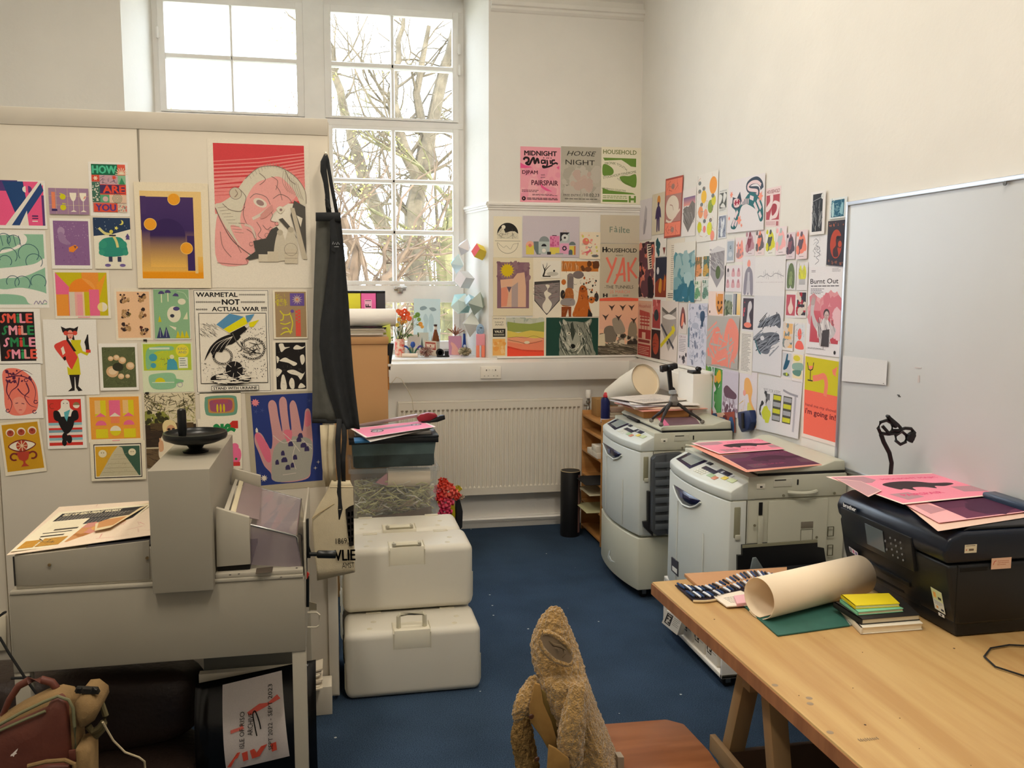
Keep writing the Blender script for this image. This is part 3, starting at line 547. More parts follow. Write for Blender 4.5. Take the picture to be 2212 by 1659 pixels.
s.curve([(.42,.53),(.5,.5),(.58,.46)],.03,'#e2d4c4'); s.curve([(.28,.56),(.38,.57),(.44,.62),(.45,.68)],.006,'#8d7f74'); s.curve([(.34,.57),(.41,.59),(.44,.66)],.024,'#ddc7b8')
for k in range(9): s.curve([(.08+.02*k,.46+.02*k),(.17+.02*k,.45+.022*k)],.003,'#9d9080'); 
for k in range(8): s.curve([(.74+.02*k,.2+.012*k),(.73+.025*k,.28+.01*k),(.78+.022*k,.34+.008*k)],.003,'#9d8a80')
s.curve([(.06,.46),(.12,.56),(.22,.68),(.4,.78)],.007,'#6b5c56'); s.curve([(.36,.26),(.48,.19),(.6,.17),(.72,.18),(.86,.24),(.95,.33),(.96,.42)],.005,'#8d7f74'); s.curve([(.06,.83),(.34,.84),(.34,.8)],.005,'#9b6a66')
for P_ in ([(.63,.39),(.7,.36),(.78,.38),(.82,.42)],[(.66,.3),(.7,.34),(.72,.4)],[(.58,.46),(.62,.5),(.6,.54),(.66,.55)],[(.46,.55),(.5,.6),(.47,.64),(.52,.67)],[(.36,.6),(.42,.63),(.45,.7)],[(.52,.57),(.56,.6),(.6,.58)],[(.35,.42),(.33,.5),(.36,.56)],[(.13,.43),(.2,.47),(.3,.48),(.35,.45)],[(.16,.6),(.24,.68),(.3,.76)],[(.3,.33),(.36,.38),(.34,.44)],[(.1,.62),(.12,.72),(.2,.79)],[(.62,.24),(.68,.27),(.66,.33)],[(.5,.22),(.56,.26),(.5,.3)],[(.76,.2),(.8,.26),(.86,.29)]): s.curve(P_,.0045,'#7d6c66')
for u,v,r in ((.6,.6,.02),(.56,.64,.022),(.66,.56,.018),(.5,.68,.02),(.45,.72,.02),(.4,.7,.018),(.62,.64,.016)): s.circ(u,v,r,'#e9a49c'); s.arc(u,v,r,20,330,.004,'#8d6f6a')
s.poly([(.5,.5),(.56,.46),(.62,.43),(.63,.47),(.55,.52),(.5,.53)],'#d99a92'); s.blob([(.66,.46),(.7,.44),(.74,.46),(.7,.49)],'#e6ddc8'); s.circ(.705,.465,.014,'#8f7670'); s.curve([(.26,.335),(.28,.36),(.25,.385)],.006,'#9b8577')
for k in range(16): s.curve([(.4+.03*k,.225-.09*math.sin(k*.2)+.012),(.42+.028*k,.25-.08*math.sin(k*.2)+.01)],.003,'#a39886')
s.poly([(.42,.68),(.55,.66),(.6,.6),(.66,.58),(.7,.62),(.66,.76),(.5,.79),(.38,.81),(.34,.8),(.44,.75)],'#4f4d48'); s.poly([(.84,.4),(.95,.44),(.95,.78),(.84,.6),(.8,.5)],'#5a5650'); s.poly([(.68,.53),(.8,.62),(.86,.66),(.82,.6),(.72,.52)],'#5a5650'); s.poly([(.8,.45),(.84,.45),(.96,.8),(.91,.8)],'#cbbfa8'); s.poly([(.86,.5),(.92,.52),(.9,.58)],'#e9e0cc')
for u,v,h in ((.69,.70,.2),(.8,.68,.2)): s.blob([(u-.05,v-.02),(u,v-.1),(u+.05,v-.02),(u+.06,v+.1),(u-.06,v+.1)],'#d2c8b2'); s.circ(u,v-.08,.03,'#bdb29c')
s.rect(.47,.77,.56,.82,'#d8cdb6'); s.rect(.56,.75,.67,.82,'#d2c6ae'); s.rect(.73,.73,.86,.83,'#d2c6ae')
for v in (.76,.795): s.line([(.73,v),(.86,v)],.004,'#8d8272')
s.arc(.795,.735,.065,0,360,.004,'#8d8272'); s.done(AP,'large red and pink print of a tilted stone head with two workers',PO,GB)
s=W('board',(-10,667,93,786)); s.rect(.06,.055,.86,.94,'#241f1f')
for r,(cs) in enumerate((('#ee5f4c','#ee5f4c','#2f8a52','#f49ab0','#e8584a'),('#2f8a52','#f0a0b0','#ee5f4c','#e6a49a','#2f8a52'),('#f49ab0','#2f8a52','#d9483c','#2f8a52','#f49ab0'),('#c9432e','#f49ab0','#2f9a5a','#f0a0a0','#ee5f4c'))):
    for k,(ch,x) in enumerate(zip('SMiLE',(.17,.35,.5,.6,.75))): s.text(ch,x+.02*r,.17+.215*r,.16,cs[k],w=(.13,.17,.05,.11,.13)[k],bold=.035,shear=.5 if k==0 else 0)
s.done(AP,'black print with the word smile four times in red, pink and green',PO,GB)
s=W('board',(93,690,216,852)); c='#241f20'
s.poly([(.33,.09),(.42,.12),(.5,.11),(.58,.12),(.66,.09),(.63,.17),(.56,.19),(.58,.27),(.54,.27),(.5,.2),(.46,.27),(.42,.27),(.43,.19),(.36,.17)],c); s.ell(.5,.2,.055,.06,'#e9a08c'); s.circ(.42,.18,.045,'#d9503e'); s.circ(.59,.18,.045,'#d9503e'); s.rect(.44,.175,.56,.19,'#d9503e'); s.circ(.5,.235,.012,'#c03a34')
s.blob([(.28,.3),(.4,.27),(.5,.3),(.62,.5),(.5,.66),(.38,.5),(.36,.42),(.38,.54),(.32,.5),(.2,.38),(.2,.33)],'#e0483c'); s.poly([(.31,.38),(.36,.35),(.39,.44),(.34,.47)],'#efe6d4'); s.poly([(.5,.27),(.7,.27),(.68,.33),(.72,.42),(.84,.44),(.8,.48),(.68,.44),(.62,.46),(.64,.52),(.66,.73),(.42,.73),(.41,.62),(.5,.66),(.62,.5),(.55,.4)],'#d4c81c'); s.poly([(.42,.27),(.47,.27),(.6,.42),(.55,.42)],c); s.poly([(.78,.44),(.78,.36),(.76,.3),(.8,.24),(.82,.2),(.84,.2),(.84,.3),(.85,.4),(.86,.44)],c); s.rect(.78,.4,.87,.44,'#e0483c'); s.poly([(.34,.5),(.39,.48),(.4,.53),(.36,.54)],c)
s.poly([(.44,.73),(.64,.73),(.6,.88),(.68,.94),(.6,.95),(.56,.9),(.55,.76),(.54,.76),(.53,.94),(.4,.95),(.48,.9)],c); s.done(AP,'print of a horned dancer in red and yellow with black boots',PO,GB)
s=W('board',(246,623,331,735),'#efe4ce'); s.rect(.06,.06,.94,.95,'#f0c49a')
for u,v,cc in ((.28,.2,'#5c3a30'),(.7,.18,'#4a3038'),(.3,.48,'#7b6a34'),(.73,.48,'#8a5c3a'),(.74,.8,'#5c2c28'),(.28,.74,'#6a4a38')): s.scat(u-.11,v-.08,u+.11,v+.07,12,.05,[cc,'#3a2a26','#b28a5c']); s.scat(u-.1,v-.05,u+.1,v+.05,5,.05,['#e9c49a'],'st')
s.done(AP,'peach sheet with six small brown village vignettes',PO,GB)
s=W('board',(331,624,413,733)); s.rect(0,.01,.98,.98,'#8fb98e')
for u,v in ((.22,.1),(.4,.08)): s.ell(u,v,.085,.06,'#54497c',a0=180,a1=360); s.line([(u,v),(u,v+.17)],.03,'#e2e2bc')
s.poly([(.52,.14),(.6,.08),(.68,.1),(.7,.15)],'#54497c'); s.ell(.55,.5,.19,.16,'#e9e3c8'); s.ell(.5,.53,.06,.035,'#3a3a4a'); s.ell(.62,.39,.09,.04,'#54497c'); s.ell(.78,.25,.11,.06,'#e9e3c8'); s.poly([(.4,.72),(.6,.76),(.58,.82)],'#e9e3c8'); s.poly([(.8,.6),(.92,.45),(.93,.6)],'#e2e2bc'); s.poly([(.1,.65),(.15,.52),(.2,.65)],'#d4c81c'); s.curve([(.65,.05),(.85,.08),(.95,.2)],.02,'#b9d3ae')
for u in (.15,.32): s.poly([(u-.1,.97),(u,.74),(u+.1,.97)],'#3a3f6c'); s.line([(u,.8),(u,.95)],.01,'#c9cbd8')
for u in (.64,.76,.88): s.poly([(u-.06,.97),(u,.82),(u+.07,.97)],'#d4c81c')
s.done(AP,'sage green print of mushrooms, trees and a round white face',PO,GB)
s=W('board',(213,742,301,842)); s.rect(.08,.08,.94,.94,'#5e6642'); s.scat(.1,.1,.92,.92,200,.035,['#4a4f36','#6f7a4c','#8a8f62','#39402c'],'st'); 
for u,v,r in ((.33,.6,.16),(.6,.36,.1),(.8,.48,.11),(.3,.32,.07),(.55,.7,.08),(.72,.7,.06),(.45,.3,.08)): s.ell(u,v,r,r*.75,'#d9b183',rot=R.randint(-40,40)); s.ell(u+.01,v-.01,r*.7,r*.45,'#e9cfa8')
s.ell(.48,.5,.14,.09,'#3a3a2a'); s.done('photo_print','photo print of pale mushrooms lying in a ring on grass',PO,GB)
s=W('board',(305,740,419,846),'#dfe6c4'); s.rect(.03,.03,.97,.56,'#b8cc3a'); s.blob([(.08,.5),(.1,.15),(.3,.08),(.6,.08),(.6,.16),(.25,.2),(.17,.5)],'#86c08c'); s.rect(.15,.1,.55,.14,'#dbe6cc'); s.circ(.22,.3,.08,'#4aa0b4'); s.circ(.22,.46,.055,'#4aa0b4'); s.scat(.35,.2,.55,.5,12,.05,['#d8cf1c','#3c4a44'],'st'); s.poly([(.48,.55),(.5,.36),(.6,.3),(.68,.4),(.7,.55)],'#4aa0b4'); s.circ(.59,.29,.045,'#e6e2b0'); s.circ(.8,.17,.13,'#e8dc3c'); s.text('KING',.8,.13,.05,'#6c7a80'); s.text('AND',.8,.2,.05,'#6c7a80'); s.rect(.72,.3,.9,.52,'#e9ecd8'); s.lines(.74,.32,.88,.5,4,'#5c6c70')
s.blob([(.12,.68),(.3,.62),(.6,.62),(.66,.76),(.6,.92),(.2,.92)],'#93c59a'); s.circ(.34,.8,.1,'#d8cf1c',a0=180,a1=360); s.line([(.18,.8),(.62,.8)],.012,'#eef0dc'); s.poly([(.62,.72),(.8,.76),(.8,.8),(.62,.84)],'#86c08c'); s.arc(.73,.85,.05,0,360,.008,'#b09ac0'); s.done(AP,'lime green comic print with a car and a bottle shape',PO,GB)
# big black and white poster
s=W('board',(417,625,587,847),'#f1ebdc'); K='#1d1a1a'
for a,b in (((.01,.01),(.985,.01)),((.985,.01),(.985,.985)),((.985,.985),(.01,.985)),((.01,.985),(.01,.01))): s.line([a,b],.006,K)
s.text('WARMETAL',.31,.05,.042,K,w=.54,bold=.03); s.text('NOT',.49,.12,.05,K,w=.23,bold=.04); s.text('ACTUAL WAR !!!',.6,.187,.04,K,w=.72,bold=.03)
for u0,u1,v in ((.6,.96,.05),(.03,.36,.12),(.62,.96,.12),(.03,.2,.19)):
    k=int((u1-u0)/.025)
    for i in range(k): s.arc(u0+i*.025+.012,v,.009,0,360,.005,K,n=6)
s.rect(.06,.225,.955,.905,K); s.rect(.067,.231,.948,.899,'#efe7d6'); s.scat(.5,.35,.94,.86,260,.006,['#5a5652']); s.scat(.08,.7,.4,.88,80,.005,['#5a5652']); s.scat(.08,.33,.3,.45,60,.02,['#3a3735','#6b6660'],'st',ang=40)
s.blob([(.12,.68),(.2,.55),(.35,.46),(.55,.42),(.6,.46),(.5,.52),(.42,.54),(.36,.6),(.28,.6),(.24,.66),(.2,.6)],K)
for k in range(4): s.curve([(.15+.07*k,.66-.02*k),(.28+.05*k,.52),(.5,.45)],.005,'#e9e1d0')
s.poly([(.42,.37),(.62,.32),(.7,.38),(.6,.44),(.45,.42)],K); s.poly([(.28,.34),(.47,.225),(.66,.27),(.71,.33),(.46,.42)],'#f0e6d0'); s.poly([(.29,.335),(.47,.23),(.66,.262),(.38,.38)],'#5a94bc'); s.poly([(.38,.38),(.66,.262),(.71,.325),(.46,.415)],'#e6dc12'); s.poly([(.68,.25),(.8,.235),(.74,.3),(.7,.32)],'#5a94bc'); s.poly([(.72,.32),(.86,.29),(.78,.36),(.73,.36)],'#e6dc12')
s.scat(.6,.52,.85,.62,26,.05,['#6b6660',K],'st'); s.curve([(.5,.42),(.55,.5),(.62,.56),(.7,.6)],.012,'#6b6660')
for (u,v,r,a0,a1) in ((.76,.57,.16,-150,150),(.36,.64,.12,-30,330)):
    for k in range(26): a=math.radians(a0+(a1-a0)*k/26); s.arc(u+r*math.cos(a),v+r*math.sin(a)*.62,.014,0,360,.007,K,n=6)
s.ell(.46,.86,.27,.06,K); s.scat(.24,.82,.7,.9,60,.06,['#efe7d6'],'st',ang=5); s.circ(.51,.77,.115,K)
for k in range(12): a=k*PI/6+.2; s.line([(.51+.05*math.cos(a),.77+.035*math.sin(a)),(.51+.15*math.cos(a),.77+.11*math.sin(a))],.006,'#efe7d6' if k%2 else K)
s.rect(.2,.925,.83,.975,K); s.rect(.206,.93,.824,.97,'#f1ebdc'); s.text('STAND WITH UKRAINE',.515,.95,.026,K,w=.58,bold=.03); s.done('poster','black and white metal style anti war poster with blue and yellow flags','poster',GB)
s=W('board',(589,627,665,731),'#eee4cc'); s.rect(.06,.03,.97,.97,'#a88d68'); s.scat(.1,.1,.42,.32,40,.05,['#d8cf1c'],'st'); s.rect(.5,.06,.92,.32,'#6e56a0'); s.star(.71,.19,.17,12,'#c9b0a4',.4); s.circ(.71,.19,.03,'#e08a50'); s.rect(.65,.4,.8,.95,'#e25a48')
for k in range(8): s.rect(.66+.06*(k%2),.4+.035*k,.72+.06*(k%2),.42+.035*k,'#a88d68')
s.circ(.56,.43,.05,'#6e56a0')
for P in ([(.2,.42),(.3,.5),(.45,.5),(.5,.46)],[(.3,.5),(.28,.6),(.2,.62)],[(.2,.68),(.35,.7),(.5,.66)],[(.5,.5),(.56,.68),(.5,.86)],[(.2,.92),(.35,.86),(.55,.86)],[(.25,.8),(.4,.78),(.5,.9)]): s.curve(P,.035,'#dcd23c')
s.done(AP,'tan print with yellow figures, a violet square and red stripes',PO,GB)
s=W('board',(589,737,665,843),'#efe6d2'); s.rect(.08,.03,.96,.97,'#211d1c')
for P in ([(.18,.06),(.3,.05),(.35,.12),(.5,.12),(.36,.16),(.25,.22),(.2,.14)],[(.6,.14),(.7,.08),(.85,.12),(.95,.1),(.85,.16),(.65,.17)],[(.2,.38),(.35,.33),(.5,.38),(.7,.45),(.6,.5),(.45,.44),(.2,.4)],[(.8,.3),(.9,.28),(.93,.4),(.85,.48),(.8,.4)],[(.1,.55),(.25,.6),(.1,.72)],[(.4,.6),(.6,.58),(.85,.66),(.93,.62),(.8,.78),(.7,.7),(.5,.66)],[(.2,.95),(.24,.7),(.32,.7),(.38,.95)],[(.45,.84),(.52,.74),(.6,.8),(.6,.95),(.5,.95)],[(.72,.95),(.8,.85),(.93,.93)],[(.1,.3),(.18,.35),(.12,.44)]): s.blob(P,'#ece4d0')
s.scat(.1,.2,.95,.9,30,.03,['#6c675c'],'st'); s.done(AP,'black and white lino print of swimming pale figures',PO,GB)
s=W('board',(-8,786,95,903)); s.blob([(.14,.14),(.4,.08),(.65,.16),(.85,.35),(.9,.6),(.85,.85),(.6,.93),(.3,.93),(.15,.8),(.14,.5)],'#f2806c')
for P in ([(.2,.15),(.4,.2),(.6,.12),(.8,.2)],[(.2,.25),(.5,.22),(.75,.3),(.85,.5),(.8,.7)],[(.25,.3),(.2,.5),(.3,.7),(.25,.85)],[(.5,.25),(.45,.4),(.3,.5),(.22,.65)],[(.65,.35),(.7,.5),(.6,.6),(.7,.75),(.85,.8)],[(.45,.45),(.55,.55),(.7,.62)],[(.3,.35),(.4,.3),(.45,.38)]): s.curve(P,.032,'#5a2444',taper=True)
for u,v in ((.2,.85),(.8,.88),(.3,.2),(.65,.3),(.84,.7)): s.arc(u,v,.04,0,320,.018,'#5a2444')
s.blob([(.33,.66),(.48,.6),(.6,.66),(.62,.8),(.5,.92),(.38,.84)],'#f39a86'); s.curve([(.38,.72),(.44,.71)],.018,'#5a2444'); s.curve([(.52,.72),(.58,.73)],.018,'#5a2444'); s.curve([(.45,.84),(.52,.84)],.015,'#c03c50'); s.scat(.2,.12,.8,.35,14,.035,['#5a2444']); s.done(AP,'coral print of a woman with swirling plum coloured hair',PO,GB)
s=W('board',(98,857,189,967)); s.rect(.05,.05,.9,.94,'#d93a30'); s.rect(.05,.5,.9,.56,'#8fc0c8'); s.rect(.05,.55,.9,.6,'#e8dcd0'); s.rect(.05,.64,.9,.69,'#7fa4b0'); s.rect(.05,.69,.9,.74,'#e9ddd2'); s.rect(.05,.79,.9,.84,'#8fc0c8'); s.rect(.05,.84,.9,.88,'#ecdcd0')
s.circ(.78,.17,.085,'#efe2d0'); s.circ(.78,.17,.085,'#8f7a52',a0=180,a1=360); s.arc(.17,.18,.07,60,300,.02,'#a03a28'); s.blob([(.4,.1),(.5,.06),(.6,.1),(.62,.22),(.72,.3),(.5,.42),(.28,.3),(.38,.22)],'#f2ebdc'); s.circ(.46,.13,.013,'#221c1c'); s.circ(.55,.13,.013,'#221c1c')
for P in ([(.2,.28),(.32,.28),(.38,.4),(.3,.47),(.2,.42)],[(.68,.28),(.8,.28),(.82,.42),(.7,.47),(.63,.4)],[(.3,.42),(.5,.38),(.7,.42),(.66,.6),(.5,.72),(.36,.6)]): s.blob(P,'#1f1b1c')
s.ell(.43,.88,.06,.07,'#1f1b1c'); s.ell(.56,.82,.07,.08,'#1f1b1c'); s.ell(.45,.78,.07,.09,'#1f1b1c'); s.poly([(.46,.3),(.62,.25),(.52,.48),(.47,.4)],'#5cb0b8'); s.done(AP,'red print of a ghost faced muscular figure with a blue sash',PO,GB)
s=W('board',(187,853,310,953),'#efe4cc',lift=.003); s.rect(.05,.05,.95,.93,'#f0a43c')
for u in (.14,.65): s.rect(u,.12,u+.2,.46,'#e0cf24'); s.rect(u,.12,u+.1,.4,'#efc27e'); s.poly([(u,.46),(u+.1,.38),(u+.2,.46)],'#ee6d92'); s.ell(u+.1,.64,.1,.1,'#ee6d92',a0=180,a1=360); s.rect(u,.72,u+.22,.91,'#e2d222')
s.rect(.4,.12,.6,.46,'#ee6d92'); s.poly([(.4,.46),(.5,.38),(.6,.46)],'#efe4cc'); s.rect(.42,.46,.58,.6,'#f28a5c'); s.circ(.5,.76,.1,'#efe4cc'); s.circ(.5,.76,.1,'#e2d222',a0=0,a1=180); s.rect(.43,.955,.57,.975,'#f0a0a6'); s.done(AP,'orange sheet with pink arches, triangles and half circles',PO,GB)
s=W('board',[(-2,914),(85,905),(102,1017),(13,1028)],'#efe4cc',lift=.004); s.rect(.06,.04,.95,.93,'#cf9a1e')
for u in (.25,.52,.79): s.circ(u,.2,.11,'#efe0c4'); s.circ(u,.21,.085,'#b04a34'); s.star(u,.19,.05,5,'#8a3428')
s.blob([(.15,.46),(.35,.36),(.6,.36),(.84,.46),(.6,.57),(.35,.57)],'#7c2f28'); s.blob([(.18,.46),(.36,.385),(.6,.385),(.81,.46),(.6,.545),(.36,.545)],'#efe6d0'); s.circ(.49,.465,.14,'#b8402c')
for k in range(8): s.line([(.49,.465),(.49+.13*math.cos(k*PI/4),.465+.1*math.sin(k*PI/4))],.022,'#e8c49a')
s.poly([(.32,.58),(.66,.58),(.6,.72),(.52,.76),(.52,.8),(.6,.86),(.4,.86),(.47,.8),(.47,.76),(.38,.72)],'#b8432f'); s.arc(.27,.66,.09,60,330,.045,'#7c2f28'); s.arc(.72,.66,.09,-150,120,.045,'#7c2f28'); s.done(AP,'tilted ochre print of an eye above a red chalice',PO,GB)
s=W('board',(195,954,317,1034),'#ece2c8',tilt=.006); s.rect(.06,.07,.93,.94,'#2a2024'); s.rect(.075,.095,.915,.915,'#efe6d0'); s.rect(.09,.13,.9,.89,'#dda92c'); s.poly([(.52,.13),(.9,.13),(.9,.89),(.85,.89)],'#3f5f4c'); s.poly([(.5,.13),(.58,.17),(.62,.35),(.87,.89),(.14,.89),(.4,.3)],'#c9bf9e')
for k in range(5): s.line([(.42-.055*k,.35+.11*k),(.64+.05*k,.35+.11*k)],.005,'#9a9070')
s.scat(.3,.3,.7,.85,50,.02,['#aaa07e'],'st'); s.circ(.22,.31,.075,'#e8dcb8'); s.circ(.76,.29,.07,'#e8dcb8')
for u,v in ((.2,.29),(.24,.29),(.74,.28),(.78,.28)): s.circ(u,v,.01,'#8a7c54')
s.done(AP,'framed yellow and green print of a pale pyramid with sun and moon',PO,GB)
s=W('board',(311,850,427,1007),'#d9cba8',lift=.001); s.rect(0,0,1,1,'#dcd0ae'); s.scat(0,0,1,.25,130,.06,['#2e2a1c','#4a4426','#59542e'],'st'); s.scat(0,.25,.45,.55,90,.05,['#6e7038','#8d9042','#3c3a22']); s.scat(.3,.15,1,.4,40,.05,['#8f9148','#a8a858'],'st'); s.rect(0,.42,1,.72,'#3b2f24'); s.rect(.1,.4,.95,.5,'#57452c'); s.scat(0,.42,1,.7,60,.05,['#2a221c','#4a3a28'],'st',ang=0); s.rect(0,.74,1,1,'#6e5a40'); s.scat(0,.75,1,1,60,.06,['#3d3026','#4f4030'],'st',ang=20)
s.blob([(.3,.6),(.42,.52),(.66,.52),(.72,.7),(.7,1),(.4,1),(.28,.9),(.24,.8)],'#e9dcc0'); s.blob([(.34,.42),(.42,.36),(.56,.38),(.62,.46),(.6,.6),(.4,.6),(.35,.52)],'#e6d29a'); s.ell(.5,.5,.09,.075,'#cf9c74'); s.ell(.46,.485,.03,.016,'#2a2020'); s.ell(.55,.485,.03,.016,'#2a2020'); s.line([(.46,.54),(.54,.54)],.012,'#efe2d0'); s.line([(.29,.72),(.28,.6)],.035,'#d9a880'); s.blob([(.25,.66),(.33,.64),(.34,.76),(.26,.78)],'#d9a880'); s.done('photo_print','photo print of a person in sunglasses and white jacket outdoors',PO,GB)
s=W('board',(431,848,522,903),'#efe6d0'); s.blob([(.2,.15),(.8,.13),(.9,.3),(.9,.72),(.78,.88),(.22,.88),(.12,.7),(.12,.3)],'#6ea088'); s.blob([(.25,.24),(.76,.22),(.83,.35),(.83,.66),(.74,.78),(.27,.78),(.2,.66),(.2,.35)],'#c08a4c'); s.blob([(.28,.3),(.72,.28),(.79,.5),(.7,.72),(.3,.72),(.24,.5)],'#a05470'); s.text('SARDINES',.5,.34,.12,'#c9523c',w=.36)
for u in (.42,.5,.58): s.ell(u,.6,.025,.16,'#d6c21e')
s.done(AP,'small print of an open green sardine tin',PO,GB)
s=W('board',(427,905,524,1012),'#efe6d2'); s.rect(.7,.05,.93,.2,'#c8322a'); s.poly([(.7,.13),(.8,.05),(.7,.05)],'#efe6d2')
for a in (-160,-125,-90,-55,-20): s.curve([(.56,.3),(.56+.2*math.cos(math.radians(a)),.26+.15*math.sin(math.radians(a))),(.56+.32*math.cos(math.radians(a)),.3+.16*math.sin(math.radians(a)))],.08,'#238a4a')
s.circ(.2,.25,.09,'#d63a34'); s.rect(.12,.25,.28,.5,'#d63a34'); s.circ(.84,.56,.09,'#f0719c'); s.blob([(.8,.58),(.95,.6),(.98,.75),(.9,.88),(.76,.84)],'#f0719c'); s.rect(.78,.86,.95,.94,'#d63a3c'); s.circ(.86,.8,.03,'#2a8a50'); s.done(AP,'print of a green palm plant with red and pink shapes',PO,GB)
s=W('board',[(529,849),(702,843),(704,1050),(545,1062)],'#b9ae96',lift=.001); s.poly([(.065,.03),(.97,.02),(.955,.935),(.075,.945)],'#2c3c7e')
Hn=[(.29,.9),(.26,.82),(.18,.74),(.12,.6),(.08,.5),(.09,.42),(.14,.4),(.19,.44),(.25,.55),(.29,.57),(.31,.45),(.29,.25),(.28,.12),(.33,.08),(.38,.12),(.4,.25),(.43,.39),(.44,.38),(.42,.2),(.42,.09),(.465,.05),(.51,.09),(.52,.22),(.54,.38),(.56,.38),(.55,.22),(.55,.13),(.59,.09),(.63,.13),(.66,.25),(.69,.4),(.71,.39),(.73,.28),(.745,.2),(.78,.18),(.81,.22),(.82,.35),(.83,.5),(.83,.65),(.8,.78),(.76,.9),(.5,.93)]
s.blob(Hn,'#cf9a98'); s.blob([(.29,.9),(.28,.75),(.32,.58),(.42,.5),(.6,.46),(.8,.5),(.83,.62),(.8,.78),(.75,.89),(.5,.92)],'#a9a69a'); s.blob([(.09,.44),(.15,.42),(.26,.56),(.27,.7),(.2,.68)],'#e0708a'); s.blob([(.46,.4),(.56,.4),(.55,.5),(.5,.52)],'#e2788a'); s.blob([(.75,.22),(.8,.22),(.81,.34),(.74,.36)],'#e07c8a')
for P in ([(.32,.44),(.45,.52),(.6,.5),(.82,.56)],[(.45,.42),(.55,.5),(.66,.62)],[(.6,.56),(.56,.68),(.6,.8)],[(.42,.85),(.6,.84)],[(.7,.5),(.82,.6)]): s.curve(P,.008,'#d9cfc2')
for u,v,z in ((.46,.7,.05),(.55,.54,.04),(.66,.5,.04),(.72,.56,.05),(.6,.68,.035),(.5,.78,.04),(.36,.72,.03),(.68,.46,.04),(.44,.63,.03),(.76,.6,.04),(.56,.76,.03)): s.poly([(u-z,v+.02),(u-z,v-.01),(u-z*.5,v-.03),(u+z*.3,v-.03),(u+z*.6,v),(u+z*.6,v+.02)],'#3d345c')
s.star(.12,.1,.055,9,'#e88a92',.6); s.star(.17,.87,.05,9,'#e8dcc8',.5)
for u,v in ((.12,.19),(.8,.1),(.2,.18),(.86,.16),(.12,.82)): s.star(u,v,.04,5,'#4a5690',.2)
for u,v in ((.88,.14),(.9,.74),(.86,.8)): s.star(u,v,.03,4,'#e9dfd0',.2)
s.poly([(.1,.4),(.1,.37),(.115,.35),(.13,.37),(.13,.4)],'#e9dfd0'); s.done(AP,'large blue print of a raised open hand with tiny houses on it',PO,GB)
# bits of tape and small marks on the board
s=W('board',(310,733,318,737),'#2a2620',lift=.004); s.done('tape_piece','small dark tape tab above the lime green comic print','tape')
s=W('board',(314,847,322,851),'#2a2620',lift=.004); s.done('tape_piece','small dark tape tab above the photo of a person','tape')
# ================================================================ PRINTS ON THE WINDOW WALL
K='#2a2024'
s=W('back',(1124,316,1210,438),'#f2a7b4'); s.scat(.05,.3,.95,.95,30,.12,['#f4b3bb','#ee9db0']); s.poly([(0,.29),(.1,.33),(.3,.37),(.1,.39),(0,.39)],'#ee5f96'); s.poly([(.5,.66),(.6,.72),(.8,.8),(.65,.79),(.52,.73)],'#ee5f96'); s.poly([(.9,.36),(.97,.33),(.96,.4)],'#ee5f96')
s.text('MIDNIGHT',.5,.115,.085,K,w=.8,bold=.035); s.curve([(.08,.24),(.12,.2),(.2,.21),(.2,.27),(.14,.3),(.22,.32),(.28,.24),(.33,.2),(.36,.3),(.42,.21),(.46,.3)],.05,K); s.curve([(.6,.24),(.53,.24),(.53,.29),(.6,.28),(.61,.23),(.62,.3)],.035,K); s.curve([(.66,.23),(.67,.3),(.64,.35),(.56,.34),(.58,.37),(.7,.35),(.8,.32)],.04,K); s.curve([(.74,.23),(.75,.3)],.035,K); s.curve([(.86,.23),(.79,.24),(.8,.3),(.88,.28),(.93,.3)],.04,K)
for u in (.58,.66,.7,.76): s.circ(u,.195,.013,K)
s.text('DJPAM',.24,.47,.085,'#5c2238',w=.38,bold=.02); s.text('with',.56,.5,.03,K); s.text('guest',.56,.55,.03,K); s.text('PAIRSPAIR',.61,.645,.09,'#5c2238',w=.66,bold=.02); s.lines(.04,.78,.5,.83,2,K); s.lines(.3,.85,.95,.89,2,K); s.circ(.09,.935,.05,K); s.poly([(.07,.92),(.11,.93),(.08,.95)],'#f2a7b4'); s.lines(.17,.92,.94,.965,2,K,th=.5,jit=0); s.done('poster','pink midnight club night poster, leftmost of the three above the rail','poster','club posters above the picture rail')
s=W('back',(1212,316,1298,438),'#b9b3a4'); s.scat(.02,.35,.98,.95,60,.13,['#bfb9aa','#b2ac9e','#c4bdb0']); s.scat(.3,.45,.75,.75,16,.1,['#c9b3a6','#c6aea2']); 
s.text('HOUSE',.5,.12,.085,'#2c2a28',w=.72,shear=.3); s.text('NIGHT',.47,.28,.09,'#2c2a28',w=.72); s.text('W',.15,.7,.03,'#3a3632'); s.text('FREE ENTRY',.28,.875,.04,'#2c2a28',w=.42); s.text('/10.02.23',.74,.865,.055,'#2c2a28',w=.42); s.lines(.1,.935,.9,.955,1,'#4a4640',th=.6,jit=0); s.done('poster','silver grey house night poster between the pink and green ones','poster','club posters above the picture rail')
G='#6f9440'
s=W('back',(1299,317,1383,442),'#ede6cf'); s.text('HOUSEHOLD',.46,.085,.075,'#6e7a3c',w=.83,bold=.015); s.blob([(.03,.185),(.3,.2),(.55,.2),(.75,.3),(.86,.33)],'#ede6cf')
s.poly([(.04,.19),(.87,.19),(.87,.34),(.74,.33),(.62,.27),(.5,.22),(.3,.23),(.08,.24)],G); s.blob([(.04,.32),(.14,.31),(.26,.36),(.31,.42),(.28,.48),(.15,.5),(.04,.49)],G); s.blob([(.46,.53),(.55,.5),(.7,.5),(.87,.47),(.87,.69),(.7,.67),(.55,.62)],G); s.poly([(.04,.72),(.2,.76),(.5,.78),(.8,.8),(.87,.825),(.04,.825)],G)
